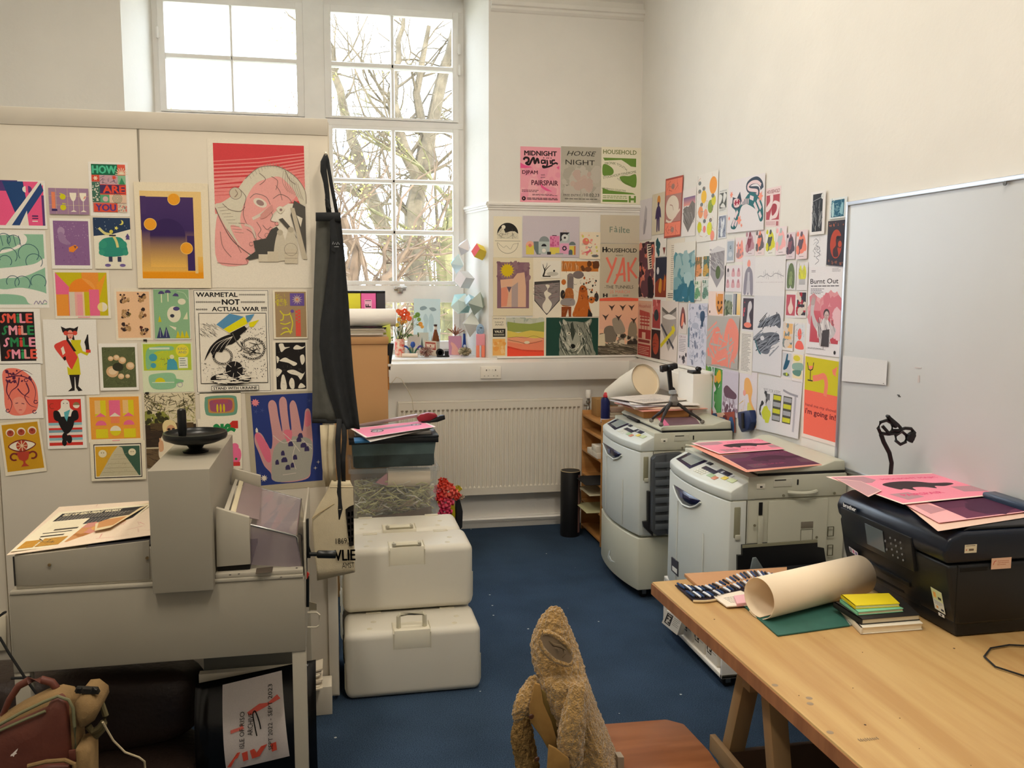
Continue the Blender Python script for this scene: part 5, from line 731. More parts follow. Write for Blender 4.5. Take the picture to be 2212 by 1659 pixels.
s=RW([(1749,577),(1828,573),(1815,772),(1742,763)],'#e9e6ea',lift=.003); s.text('Burnt Out',.45,.165,.055,'#25232a',w=.78,bold=.012); s.lines(.08,.04,.2,.07,2,'#4a4850'); s.lines(.66,.03,.9,.07,3,'#8a8890'); s.lines(.08,.215,.86,.235,1,'#4a4850',th=.5,jit=0); s.lines(.08,.25,.5,.32,4,'#4a4850',th=.35); s.lines(.52,.33,.92,.35,1,'#6a5860',th=.6); s.scat(.1,.4,.9,.6,40,.13,['#e2a9ae','#d98c94']); s.grad(.1,.5,.93,.86,'#cc6470','#c04a58'); s.scat(.4,.35,.9,.52,26,.12,['#dd9aa0','#d27a86']); s.scat(.8,.5,.95,.8,14,.1,['#e6bcc2'])
s.blob([(.12,.86),(.1,.5),(.14,.4),(.22,.4),(.2,.52),(.3,.62),(.4,.64),(.5,.58),(.62,.6),(.75,.66),(.86,.7),(.8,.78),(.7,.82),(.68,.9),(.42,.9),(.38,.78),(.2,.66),(.12,.56)],'#c9c2c4'); s.rect(.1,.56,.0999,.9,'#c04a58'); s.scat(.3,.64,.8,.86,26,.09,['#7a7478','#e9e4e4'],'st',ang=70); s.poly([(.48,.72),(.68,.7),(.68,.9),(.45,.9)],'#4a4448'); s.ell(.57,.53,.085,.055,'#4b4248'); s.ell(.575,.55,.065,.05,'#cdb6b2'); s.ell(.56,.545,.014,.004,'#2c2628'); s.ell(.61,.545,.014,.004,'#2c2628'); s.ell(.57,.575,.035,.022,'#b79d98'); s.blob([(.1,.3),(.13,.36),(.1,.42),(.16,.44),(.22,.42),(.24,.33),(.2,.37),(.2,.29),(.17,.36),(.15,.28),(.14,.36)],'#b7a7a6'); s.lines(.06,.925,.6,.945,2,'#6a6870'); s.circ(.86,.955,.03,'#3a3a40'); s.done('poster','burnt out event poster with a person raising one hand','poster',GR)
s=RW((1533,629,1566,681),'#efd6cc'); s.blob([(.5,.05),(.62,.3),(.8,.2),(.92,.6),(.7,.95),(.5,.6)],'#e9a45c'); s.poly([(.6,.1),(.95,.1),(.95,.9),(.7,.9),(.55,.5)],'#d9914a'); s.curve([(.6,.6),(.7,.8),(.9,.6)],.06,'#5c3c2c'); s.circ(.66,.45,.05,'#5c3c2c'); s.circ(.86,.45,.05,'#5c3c2c'); s.circ(.1,.85,.04,'#5c3c2c'); s.done(AP,'peach print of a fox face',PO,GR)
s=RW((1566,631,1584,681),'#dfe0dc'); s.rect(.05,.1,.92,.95,'#76806c'); s.rect(.05,.1,.92,.4,'#b4bcbc'); s.scat(.05,.4,.92,.93,30,.15,['#4c5a44','#8a9278']); s.done('photo_print','small photo print of a green hillside','print',GR)
s=RW((1585,632,1602,682),'#e9e2d8'); s.rect(.05,.05,.25,.95,'#8f93a4'); s.rect(.3,.05,.5,.95,'#4d5668'); s.grad(.5,.05,.95,.95,'#f0dcae','#eac070'); s.done('print_card','small striped card in slate and sand','card',GR)
s=RW([(1531,681),(1600,685),(1596,798),(1527,786)],'#b5b0aa',lift=.008)
for P in ([(.1,.8),(.2,.5),(.35,.3),(.42,.5),(.4,.8),(.55,.9),(.65,.7)],[(.3,.7),(.35,.45),(.5,.5),(.48,.8)],[(.6,.85),(.62,.4),(.75,.12),(.95,.35),(.9,.7),(.7,.85)],[(.65,.45),(.8,.3),(.88,.5),(.72,.6)],[(.1,.65),(.3,.6),(.5,.62)],[(.2,.9),(.5,.88),(.8,.92)],[(.05,.75),(.2,.72),(.3,.85)]): s.curve(P,.12,'#ee8f7e')
s.scat(.1,.2,.9,.9,30,.12,['#ee9484','#b5b0aa'],'st'); s.done(AP,'grey print with loose coral brushed loops',PO,GR)
s=RW((1604,641,1631,714),'#e0dcde'); s.rect(.08,.04,.93,.95,'#4a434e'); s.text('AMELIE',.2,.35,.04,'#d9606a',w=.2,rot=0); s.scat(.14,.15,.3,.6,6,.05,['#d9606a']); s.blob([(.5,.2),(.7,.12),(.8,.3),(.6,.5),(.7,.75),(.4,.8),(.45,.5)],'#d2ccd0'); s.ell(.5,.82,.3,.08,'#ee8672'); s.done('poster','small dark poster of a pale leaping animal','poster',GR)
s=RW((1600,716,1628,805),'#e6e0d8'); s.lines(.15,.05,.9,.95,26,'#6f6a66',th=.35,jit=.4); s.done('programme_sheet','white programme sheet of text rows below the dark poster','sheet',GR)
s=RW([(1632,638),(1697,640),(1689,813),(1627,801)],'#dddce0',lift=.006); s.blob([(.15,.42),(.3,.33),(.5,.28),(.7,.24),(.85,.22),(.92,.3),(.9,.4),(.7,.36),(.4,.4)],'#5c616c'); s.blob([(.08,.55),(.2,.5),(.4,.48),(.65,.46),(.88,.48),(.86,.58),(.65,.64),(.55,.74),(.3,.74),(.15,.66)],'#6a6f7a'); s.scat(.3,.27,.85,.36,30,.1,['#2f343e','#8a8f9a'],'st',ang=-30); s.scat(.15,.5,.8,.7,50,.12,['#3a3f4a','#8f949e'],'st',ang=-20); s.ell(.33,.55,.07,.03,'#d8d8de'); s.curve([(.08,.58),(.18,.7),(.3,.76)],.03,'#3f7078'); s.rect(.77,.2,.8,.24,'#5c616c'); s.done(AP,'large white sheet with two pencil drawn rocks',PO,GR)
for q,a,b,l in (((1698,633,1721,686),'#c05a68','#e9cfc6','small red print of a pale pear'),((1722,628,1745,686),'#3d3a44','#b03444','small black print with a crimson knot'),((1694,694,1717,756),'#e9b878','#7f8c90','small print of an orange street with grey houses'),((1717,696,1741,758),'#dde0e4','#ee6c60','small print of a red faced person in a red shirt'),((1690,757,1713,818),'#c9ccd0','#245a74','small print of a woman in a long blue dress'),((1714,760,1739,822),'#e9dcb4','#5f8c80','small print of green and yellow field shapes')):
    s=RW(q,'#e6e2e2'); s.rect(.08,.06,.92,.9,a); 
    if 'pear' in l: s.blob([(.5,.15),(.62,.4),(.75,.6),(.6,.82),(.38,.82),(.25,.6),(.4,.4)],b)
    elif 'dress' in l: s.blob([(.5,.1),(.62,.12),(.6,.3),(.8,.32),(.55,.6),(.2,.65),(.4,.3)],b); s.ell(.5,.82,.3,.06,'#6c7a5c'); s.circ(.55,.8,.08,'#c9d444')
    elif 'face' in l: s.ell(.5,.4,.18,.2,b); s.blob([(.15,.9),(.3,.65),(.7,.65),(.9,.9)],b); s.scat(.1,.08,.9,.5,14,.12,['#aab0ba'],'st')
    elif 'field' in l: s.ell(.4,.2,.3,.1,'#d9cc3c'); s.blob([(.1,.4),(.9,.35),(.9,.6),(.1,.6)],'#8fb0a0'); s.blob([(.1,.65),(.8,.6),(.7,.8),(.2,.78)],b)
    else: s.scat(.12,.12,.88,.85,16,.2,[b,'#d9ccc0']); s.rect(.2,.5,.8,.6,a)
    s.done('print_card',l,'card',GR)
s=RW((1378,649,1409,770),'#e0b49c'); s.rect(.05,.04,.96,.98,'#d9ae98'); s.text('Household',.5,.09,.06,'#a83e3c',w=.8); s.poly([(.15,.16),(.85,.2),(.9,.28),(.15,.26)],'#b8524a')
for k in range(3): s.line([(.2,.3+.06*k),(.85,.3+.06*k)],.04,'#b04440'); s.line([(.3+.2*k,.2),(.3+.2*k,.5)],.04,'#b04440')
s.rect(.1,.5,.95,.66,'#a83a38'); s.rect(.35,.55,.6,.66,'#e0b49c'); s.rect(.1,.68,.9,.73,'#8c3a38'); s.rect(.08,.76,.95,.97,'#a83a38'); s.lines(.12,.8,.9,.95,5,'#e0b49c'); s.done('poster','red and tan building poster next to the room corner','poster',GR)
s=RW((1411,647,1428,708),'#a84444'); s.scat(.05,.05,.95,.4,16,.2,['#d98a84','#c05a58']); s.blob([(.3,.4),(.6,.35),(.8,.6),(.5,.75),(.2,.6)],'#343c44'); s.done('print_card','small crimson card with a dark bird shape','card',GR)
s=RW((1409,711,1428,774),'#3a2628'); s.ell(.5,.48,.36,.36,'#a8442e'); s.scat(.2,.35,.8,.6,8,.12,['#6a2c24'],'st',ang=0); s.done('print_card','small black card with a brick red oval','card',GR)
s=RW([(1428,650),(1467,650),(1463,784),(1427,775)],'#e2d6cf',lift=.004); s.poly([(.1,.1),(.5,.2),(.9,.1),(.95,.55),(.5,.84),(.1,.5)],'#aaa09a'); s.poly([(.1,.1),(.5,.2),(.9,.1),(.9,.16),(.5,.26),(.1,.16)],'#6f6a66'); s.blob([(.15,.27),(.5,.22),(.9,.28),(.5,.31)],'#e9e2dc'); s.line([(.05,.4),(.8,.78)],.07,'#4c4c54'); s.line([(.85,.45),(.02,.78)],.09,'#d9c92c'); s.star(.75,.47,.13,5,'#d9c92c'); s.circ(.45,.7,.04,'#2f2c2c'); s.done(AP,'pennant print of a valley crossed by yellow and grey darts',PO,GR)
s=RW((1467,656,1486,719),'#ddd2cc'); s.blob([(.3,.3),(.5,.1),(.75,.3),(.85,.7),(.6,.6),(.5,.85),(.2,.7)],'#7f4f50'); s.blob([(.45,.35),(.6,.35),(.6,.65),(.35,.75)],'#ee9078'); s.done('print_card','small print of a woman with long brown hair','card',GR)
s=RW((1467,721,1487,786),'#e0d8dc'); s.text('CIRCUS',.45,.08,.07,'#8c5c6c',w=.7); s.lines(.1,.16,.85,.6,8,'#8a8490'); s.scat(.2,.65,.9,.92,8,.08,['#3c3a44']); s.done('flyer','narrow white flyer with small text and ink spots','flyer',GR)
s=RW([(1489,656),(1531,655),(1526,797),(1485,789)],'#d4d4e2',lift=.005); s.scat(.05,.05,.95,.95,90,.06,['#8d93ac','#a4a9be','#6c7490'],'st'); s.scat(.05,.05,.95,.95,40,.05,['#b4b9cc','#7f87a0']); s.blob([(.65,.14),(.82,.12),(.88,.2),(.8,.28),(.66,.26)],'#3c5470'); s.rect(.7,.24,.8,.36,'#3c5470'); s.poly([(.02,.4),(.1,.36),(.12,.7),(.04,.7)],'#5c8090'); s.ell(.4,.35,.18,.05,'#b4b9cc'); s.done(AP,'white sheet covered in small blue doodles',PO,GR)
s=RW((1526,790,1563,892),'#dfe2ea'); s.scat(.05,.05,.45,.4,10,.2,['#4c8c4c','#6f9a3c']); s.scat(.55,.02,.98,.3,10,.18,['#3c7c3c','#5c9a4c']); s.scat(.05,.45,.45,.8,14,.2,['#2f8a68','#4ca06c']); s.scat(.55,.4,.98,.85,14,.18,['#3a8c4a','#5aa060']); s.scat(.2,.2,.6,.4,5,.12,['#e9a860']); s.scat(.7,.1,.9,.2,3,.12,['#e0b030']); s.rect(.47,0,.53,1,'#cfd4e4'); s.scat(0,.85,.4,1,6,.12,['#a8584a']); s.done(AP,'print of tropical leaves in tall panels behind the copier',PO,GR)
s=RW((1563,796,1598,893),'#d2cad8'); s.rect(.05,.05,.95,.97,'#cdc4d2'); s.blob([(.1,.45),(.3,.35),(.6,.42),(.9,.5),(.85,.6),(.5,.62),(.2,.6)],'#6a4c5c'); s.scat(.1,.6,.9,.75,26,.07,['#7a5c6c'],'st',ang=90); s.scat(.08,.75,.95,.95,40,.08,['#8c7486','#e2dae4','#6a4c5c']); s.done(AP,'violet print of a dark hill above stubble',PO,GR)
s=RW([(1599,800),(1637,806),(1634,930),(1596,922)],'#e6dde2',lift=.002); s.blob([(.3,.15),(.55,.12),(.75,.3),(.7,.5),(.95,.7),(.98,.95),(.7,.9),(.6,.6),(.5,.4),(.3,.4)],'#f0b46c'); s.blob([(.5,.55),(.7,.6),(.95,.9),(.6,.98),(.5,.8)],'#ddd46a'); s.circ(.3,.38,.08,'#f0a49a'); s.scat(.1,.55,.4,.8,5,.1,['#e2bc6c'],'st'); s.done(AP,'print of a face with flowing orange hair behind the blue clip',PO,GR)
s=RW([(1641,808),(1735,826),(1728,948),(1637,926)],'#dcdcdf',lift=.003,tilt=.012); s.text('BEES FOR KEEPS',.34,.26,.06,'#8a8a92',w=.4); s.rect(.1,.32,.3,.7,'#6f7074'); s.scat(.1,.33,.3,.68,20,.07,['#3f4044','#c9cace','#e2e2e4']); s.scat(.1,.66,.3,.72,5,.08,['#c9cf3c'])
for u in (.38,.62): s.rect(u,.3,u+.19,.78,'#4f5248'); [s.rect(u+.01,.32+.12*k,u+.18,.4+.12*k,'#c6c832' if (k+int(u*10))%2 else '#a3a6ac') for k in range(4)]
s.line([(.88,.25),(.88,.9)],.04,'#b4b4bc'); s.curve([(.6,.2),(.75,.24),(.93,.26)],.025,'#9c9ca4'); s.done(AP,'large pale sheet with pencil shelves and yellow jars',PO,GR)
s=RW([(1738,765),(1822,779),(1811,966),(1733,943)],'#ecdfd6',lift=.002); s.rect(.04,.02,.95,.47,'#cfc41c'); s.rect(.04,.42,.95,.955,'#f4705a'); s.curve([(.26,.27),(.4,.25),(.55,.22),(.62,.3),(.6,.45)],.09,'#f0856a'); s.poly([(.75,.13),(.88,.08),(.84,.17),(.88,.2),(.78,.18)],'#f0856a'); s.line([(.1,.09),(.13,.17),(.19,.18),(.25,.16),(.27,.08)],.018,'#3a2a30'); s.poly([(.13,.13),(.26,.12),(.22,.165),(.17,.17)],'#f0856a'); s.line([(.19,.18),(.19,.3)],.018,'#3a2a30'); s.line([(.12,.3),(.26,.3)],.018,'#3a2a30')
s.text('hand me my shovel',.49,.6,.045,'#7c2c34',w=.82); s.text("i'm going in!",.49,.68,.085,'#6c1e2a',w=.82,bold=.02); s.done('poster','lime and coral shovel poster at the left edge of the whiteboard','poster',GR)
s=W('wb',[(1822,768),(1918,779),(1916,832),(1820,823)],'#dcdcdc',lift=.002,tilt=.003); s.rect(.93,.93,.96,.95,'#4a4a4c'); s.done('paper_strip','blank white paper strip taped on the whiteboard','paper')
# ================================================================ COPIERS AND PRINTER
cop=mat('copier_plastic','#bfbfae',.45,var=.02,scale=3); cop2=mat('copier_plastic_light','#ccd1cc',.4,var=.02,scale=3)
blk=mat('black_plastic','#17181a',.42,var=.1,scale=5); navy=mat('navy_gloss','#171b3c',.2); dgrey=mat('dark_grey_plastic','#41454a',.5,var=.05); sil=mat('silver_grey','#a9adb0',.35)
seam=M('#5c5a48',.7); screen=mat('lcd_screen','#8f9a98',.15)
wood_t=mat('table_ply','#b38c58',.42,col2='#c4a26c',scale=2.2,stretch=(9,.7,1),bump=.03,bscale=40)
wood_e=mat('table_edge_wood','#a5704a',.5,col2='#8d5c3c',scale=3,stretch=(1,8,1))
ply=mat('shelf_plywood','#bd8a50',.55,col2='#a8743e',scale=3,stretch=(1,1,7))
steel=mat('caster_steel','#8a8a86',.35,.8); rub=M('#1c1c1c',.8)
def bulge(t): return .045*math.sin(PI*min(1,max(0,t)))**.8
def caster(t,x,y,z,r=.028):
    m=MB(); m.lathe([(0,-.012),(r,-.012),(r,.012),(0,.012)],(x,y,r),14,'y'); m.build('caster_wheel',rub,t,bevel=.003)
    m=MB(); m.box(x-.012,x+.012,y-.018,y-.014,r-.006,z); m.box(x-.012,x+.012,y+.014,y+.018,r-.006,z); m.box(x-.014,x+.014,y-.018,y+.018,z-.008,z); m.build('caster_fork',steel,t)
def copier(Y0,Y1,X0,ZB_,label,cup,emb,lid_px):
    t=thing('copier',label,'copier',((X0+2.26)/2,(Y0+Y1)/2,0))
    N=14; XB=2.262
    def rings(z0,z1,dx=0,prof=None,inset=0):
        R=[]
        for i in range(N+1):
            s=i/N; y=Y0+inset+(Y1-Y0-2*inset)*s; x=X0-bulge(s)+dx
            R.append([(px_+ (x if a else 0),y,z) for a,px_,z in (prof or [(1,0,z0),(1,0,z1),(0,XB,z1),(0,XB,z0)])])
        return R
    zd=.885                                   # top of the front doors
    if cup:
        m=MB(); m.loft(rings(.065,.375,0),smooth=False); m.build('base_cabinet',cop,t,bevel=.006,sharp=50)
        m=MB(); m.slab('x',X0-.047,[(1315,1190),(1319,1188),(1316,1200),(1320,1210),(1327,1214),(1318,1213),(1312,1204)],.004); m.build('base_grip',cop2,t)
        caster(t,X0+.06,Y0+.07,.065); caster(t,X0+.06,Y1-.07,.065); caster(t,2.2,Y0+.07,.065); caster(t,2.2,Y1-.07,.065)
        m=MB(); m.loft(rings(.385,zd,.012,inset=.004),smooth=False); m.build('body',cop,t,bevel=.004,sharp=50); zb=.39
    else: zb=ZB_; m=MB(); m.loft(rings(zb,zd,.012,inset=.004),smooth=False); m.build('body',cop,t,bevel=.004,sharp=50)
    # front door with two shallow folds
    m=MB(); R=[]
    for i in range(N+1):
        s=i/N; y=Y0+.001+(Y1-Y0-.002)*s; x=X0-bulge(s)
        R.append([(x,y,zb+.004),(x,y,zd-.006),(x+.05 if .05<s<.95 else x+.085,y,zd-.006),(x+.05 if .05<s<.95 else x+.085,y,zb+.004)])
    m.loft(R,smooth=False); m.build('front_door',cop2,t,bevel=.003,sharp=60)
    for s in (.27,.70):
        m=MB(); y=Y0+(Y1-Y0)*s; x=X0-bulge(s); m.prism([(x-.001,y-.004,zb+.02),(x-.006,y,zb+.02),(x-.001,y+.004,zb+.02)],(0,0,zd-zb-.04-(.18 if s<.5 else .1)))
        m.build('door_fold',cop2,t,bevel=.001)
    # emblem, measured on the door
    def onx(px): 
        x=X0-.04
        for _ in range(4): p=on('x',x,*px); x=X0-bulge((p.y-Y0)/(Y1-Y0))-.002
        return on('x',x,*px)
    m=MB(); T=[];B=[]; lo=[emb[0]]+emb[1:][::-1]; lo=sorted(emb[2:]+[emb[0],emb[1]],key=lambda p:p[0])
    low=sorted([emb[0]]+emb[3:]+[emb[2],emb[1]],key=lambda p:p[0])
    for k in range(13):
        x=emb[0][0]+(emb[1][0]-emb[0][0])*k/12; ty=emb[0][1]+(emb[1][1]-emb[0][1])*k/12; by=ty
        for a_,b_ in zip(low,low[1:]):
            if a_[0]<=x<=b_[0] and b_[0]>a_[0]: by=a_[1]+(b_[1]-a_[1])*(x-a_[0])/(b_[0]-a_[0])
        T.append(onx((x,ty))+Vector((-.001,0,0))); B.append(onx((x,max(by,ty+.3)))+Vector((-.001,0,0)))
    m.add(T+B,[(k,k+1,14+k,13+k) for k in range(12)],True); m.build('door_emblem',navy,t,solid=.002)
    m=MB(); m.tube([p+Vector((-.001,0,-.006)) for p in B],.005,6); m.build('emblem_rim',cop2,t)
    q=[(emb[0][0]*.35+emb[-1][0]*.35+emb[2][0]*.3),(emb[0][1]*.35+emb[-1][1]*.3+emb[2][1]*.35)]
    a=onx(q)+Vector((-.003,0,0)); m=MB()
    for dy in (-.012,.0,.012): m.box(a.x-.003,a.x-.001,a.y+dy-.004,a.y+dy+.004,a.z-.012,a.z+.012)
    m.build('emblem_mark',M('#6a6f8c',.3),t)
    # control panel: sloping fascia from the front lip up to the lid
    pr=[(1,0,zd),(1,0,zd+.038),(1,.012,zd+.048),(0,X0+.12,zd+.103),(0,X0+.12,zd)]
    m=MB(); m.loft(rings(0,0,0,pr),smooth=False); cp=m.build('control_panel',cop2,t,bevel=.004,sharp=45)
    zl=zd+.05; 
    def pan(s0,s1,f0,f1,th=.002):          # rectangle on the slope: s along the copier (0 near), f from front lip 0 to lid 1
        P=[]
        for s,f in ((s0,f0),(s1,f0),(s1,f1),(s0,f1)):
            xa=X0-bulge(s)+.012; P.append(Vector((xa+(X0+.12-xa)*f,Y0+(Y1-Y0)*s,zl-.002+(.055)*f+.0006)))
        return P
    m=MB(); m.prism(pan(.60,.93,.12,.86),(-.001,0,.002)); m.build('display_bezel',navy,cp,bevel=.001)
    m=MB(); m.prism([p+Vector((-.001,0,.0025)) for p in pan(.64,.86,.25,.72)],(0,0,.0008)); m.build('display',screen,cp)
    for a,b,c,d,col,nm in ((.50,.57,.62,.86,'#2a2c34','start_key'),(.33,.52,.36,.52,'#2c2f40','key_strip'),(.20,.36,.50,.68,'#2c2f40','key_strip'),(.29,.36,.18,.34,'#9fb894','green_key'),(.24,.285,.14,.30,'#c98870','red_key'),(.17,.22,.3,.46,'#d4c25c','yellow_key'),(.08,.15,.3,.5,'#bcc8a0','start_button'),(.16,.19,.54,.64,'#c9cdd0','small_key'),(.28,.31,.52,.64,'#c9cdd0','small_key')):
        m=MB(); m.prism(pan(a,b,c,d),(0,0,.003)); m.build(nm,M(col,.4),cp,bevel=.001)
    m=MB()
    for i in range(4):
        for j in range(3): m.prism(pan(.40+.035*i,.425+.035*i,.12+.09*j,.18+.09*j),(0,0,.002))
    m.build('keypad',M('#d9dbd0',.4),cp)
    # scanner head and lid
    zt=zd+.105
    m=MB(); m.box(X0+.08,XB,Y0-.004,Y1+.0,zd+.002,zt); m.build('scanner_head',cop,t,bevel=.006)
    m=MB(); R=[]
    for y,k in ((Y0+.005,0),(Y0+.03,1),(Y1-.04,1),(Y1-.01,0)):
        R.append([(X0+.125,y,zt+.010),(X0+.12,y,zt+.022),(X0+.15,y,zt+.036),(XB-.12,y,zt+.036),(XB-.06,y,zt+.056),(XB-.01,y,zt+.056),(XB-.005,y,zt+.010)])
    m.loft(R,smooth=False); m.build('scanner_lid',cop,t,bevel=.004,sharp=45)
    m=MB(); m.box(X0+.13,XB-.01,Y0+.003,Y1-.015,zt,zt+.0105); m.build('lid_gap',blk,t)
    m=MB(); m.box(X0+.105,X0+.128,Y0+.36,Y0+.56,zt+.004,zt+.02); m.build('lid_grip',blk,t,bevel=.003)
    # side facing the camera
    y=Y0-.0045; m=MB()
    def sl(x0,x1,z0,z1,mm,th=.003,nm='side_detail',bev=.001): q=MB(); q.box(x0,x1,y-th,y+.003,z0,z1); q.build(nm,mm,t,bevel=bev)
    sl(X0+.18,X0+.47,.51,zd-.008,cop,.004,'side_cover',.003)
    sl(X0+.075,X0+.077,zb,zd,seam,.0035,'door_seam',0); sl(X0+.20,X0+.29,zd+.055,zd+.092,M('#c4c3b4',.5),.002,'label_plate'); sl(X0+.205,X0+.26,zd+.083,zd+.088,M('#2c2c2a',.6),.0028,'label_line',0)
    sl(X0+.315,X0+.322,zd+.06,zd+.085,blk,.002,'slot'); sl(X0+.12,X0+.16,zd+.05,zd+.072,M('#e2dfd0',.5),.002,'sticker'); sl(X0+.135,X0+.147,zd+.055,zd+.062,M('#2c2c2a',.6),.0028,'sticker_mark',0)
    m=MB(); P=[]; 
    for k in range(9): s=k/8; P.append((X0+.27+.14*s,Y0-.008-.03*math.sin(PI*s),zd+.028))
    m.tube(P,.009,8); m.build('grip_handle',cop,t)
    m=MB(); m.box(X0+.02,X0+.05,Y0-.003,Y0+.02,zd-.17,zd-.03); m.build('recess_grip',M('#8e8c74',.6),t,bevel=.004)
    m=MB(); m.box(X0+.025,X0+.05,Y0-.008,Y0,zd-.178,zd-.155); m.build('recess_lip',cop,t,bevel=.003)
    sl(X0+.135,X0+.152,zd-.07,zd-.012,blk,.002,'slot'); sl(X0+.132,X0+.154,zd-.22,zd-.075,cop,.008,'side_rib',.003)
    sl(X0+.42,X0+.437,.78,.83,M('#6f6a5c',.5),.002,'vent_window'); sl(X0+.34,X0+.40,.745,.775,M('#7c7568',.5),.006,'side_window'); 
    for a,b,c,d in ((.34,.40,.655,.74),(.475,.505,.70,.745),(.478,.505,.61,.66)):
        q=MB(); 
        for x0,x1,z0,z1 in ((a,b,c,c+.002),(a,b,d-.002,d),(a,a+.002,c,d),(b-.002,b,c,d)): q.box(X0+x0,X0+x1,y-.005,y,z0,z1)
        q.build('cut_line',seam,t)
    for x,z in ((.115,.77),(.2,.66),(.42,.70),(.53,.85),(.50,.90),(.25,zd+.015)):
        q=MB(); q.lathe([(0,-.004),(.006,-.004),(.006,0)],(X0+x,y-.002,z),10,'y'); q.build('screw',M('#77745f',.4),t)
    return t,zt
cA,zA=copier(4.70,5.42,1.70,.39,'grey green copier on a caster cabinet with a tripod on its lid',True,[(1303,956),(1343,981),(1338,987),(1326,990),(1313,980)],None)
cB,zB=copier(3.53,4.25,1.70,.30,'grey green copier with pink prints on its lid, behind the table',False,[(1456,1047),(1514,1082),(1506,1090),(1492,1094),(1476,1088),(1463,1070)],None)
# far copier: grey paper tray folded up on its side
m=MB(); m.slab('y',4.62,[(1411,992),(1418,984),(1440,981),(1440,1155),(1419,1158),(1409,1148)],.05); m.slab('y',4.615,[(1440,981),(1475,978),(1475,1150),(1440,1155)],.05); tr=m.build('folded_tray',dgrey,cA,bevel=.006)
m=MB()
for i in range(8): m.slab('y',4.608,[(1416,1000+19*i),(1476,996+19*i),(1476,1008+19*i),(1416,1012+19*i)],.008)
m.build('tray_rib',mat('tray_rib_m','#50555b',.5),tr,bevel=.003)
m=MB(); m.slab('y',4.66,[(1400,1062),(1407,1062),(1407,1130),(1400,1132)],.03); m.slab('y',4.66,[(1390,1128),(1408,1126),(1412,1160),(1392,1140)],.03); m.build('tray_hinge',blk,cA,bevel=.003)
# near copier: open paper tray slot with black feed tray, stickers at its foot
m=MB(); m.slab('y',3.515,[(1594,1200),(1604,1200),(1604,1178),(1766,1166),(1766,1182),(1780,1184),(1790,1250),(1594,1262)],.02); sl_=m.build('tray_opening',blk,cB)
m=MB(); m.slab('y',3.512,[(1604,1178),(1766,1166),(1766,1172),(1604,1184)],.004); m.build('opening_lip',M('#8c8a72',.6),cB)
m=MB(); m.prism([on('y',3.50,*p) for p in ((1615,1228),(1790,1215),(1794,1240),(1615,1258))],(0,-.10,.0)); m.build('feed_tray',mat('feed_tray_m','#26272a',.45),cB,bevel=.004)
m=MB(); m.prism([on('y',3.43,*p) for p in ((1625,1204),(1632,1203),(1648,1228),(1646,1236),(1618,1236))],(0,-.01,0)); m.build('paper_guide',mat('guide_grey','#6c7678',.4),cB,bevel=.002)
m=MB(); m.slab('x',1.655,[(1450,1203),(1464,1214),(1464,1246),(1450,1232)],.006); m.build('foot_sticker',M('#3c3c44',.5),cB)
m=MB(); m.slab('x',1.654,[(1452,1222),(1462,1230),(1462,1240),(1452,1231)],.001); m.build('foot_sticker_text',M('#d9d9d4',.5),cB)
# trolley with ink boxes
t=thing('trolley','low white trolley on black casters under the near copier','trolley',(1.97,3.9,0))
m=MB(); X0,X1,Y0,Y1=1.69,2.25,3.545,4.27
m.box(X0,X1,Y0,Y1,.055,.075); m.box(X0,X1,Y0,Y1,.28,.298); m.box(X0,X1,Y0,Y0+.015,.055,.29); m.box(X0,X1,Y1-.015,Y1,.055,.29); m.box(X1-.015,X1,Y0,Y1,.055,.29); m.build('carcass',gloss_w,t,bevel=.002)
for x in (X0+.05,X1-.06):
    for y in (Y0+.05,Y1-.05): caster(t,x,y,.056,.026)
paperbox=mat('carton_white','#d9d2c4',.7,var=.03)
for i,yy in enumerate((3.62,3.765,3.91,4.055)):
    b=thing('ink_carton',('white ink carton on the trolley shelf, nearest the table end','second white ink carton from the table end on the trolley shelf','third white ink carton from the table end on the trolley shelf','white ink carton at the far end of the trolley shelf')[i],'carton',(X0+.1,yy+.06,.077),group='ink cartons on the trolley')
    m=MB(); m.box(X0+.012,X0+.20,yy,yy+.125,.0765,.20); m.build('carton',paperbox,b,bevel=.002)
    s=Sheet((X0+.0115,yy+.122,.195),(X0+.0115,yy+.003,.195),(X0+.0115,yy+.003,.085),(X0+.0115,yy+.122,.085),paper='#d6cfc2'); s.rect(.1,.15,.5,.8,'#2c2624'); s.rect(.15,.2,.45,.75,'#c9c0b0'); s.text('F3',.3,.48,.4,'#2c2624',bold=.04); s.lines(.55,.2,.95,.7,5,'#8c877c'); s.done('carton_label',None,None,parent=b)
b=thing('ink_carton','tipped white ink carton leaning out of the trolley corner','carton',(1.64,4.2,.09),group='ink cartons on the trolley')
q=[on('x',1.63,*p) for p in ((1441,1318),(1474,1340),(1463,1372),(1430,1345))]; m=MB(); m.prism(q,(.03,0,0)); m.build('carton',paperbox,b,bevel=.002)
s=Sheet(*[p+Vector((-.001,0,0)) for p in q],paper='#d6cfc2'); s.rect(.1,.1,.48,.85,'#2c2624'); s.rect(.16,.17,.42,.78,'#c9c0b0'); s.text('F3',.29,.48,.5,'#2c2624',bold=.04); s.lines(.55,.15,.95,.7,5,'#8c877c'); s.done('carton_label',None,None,parent=b)
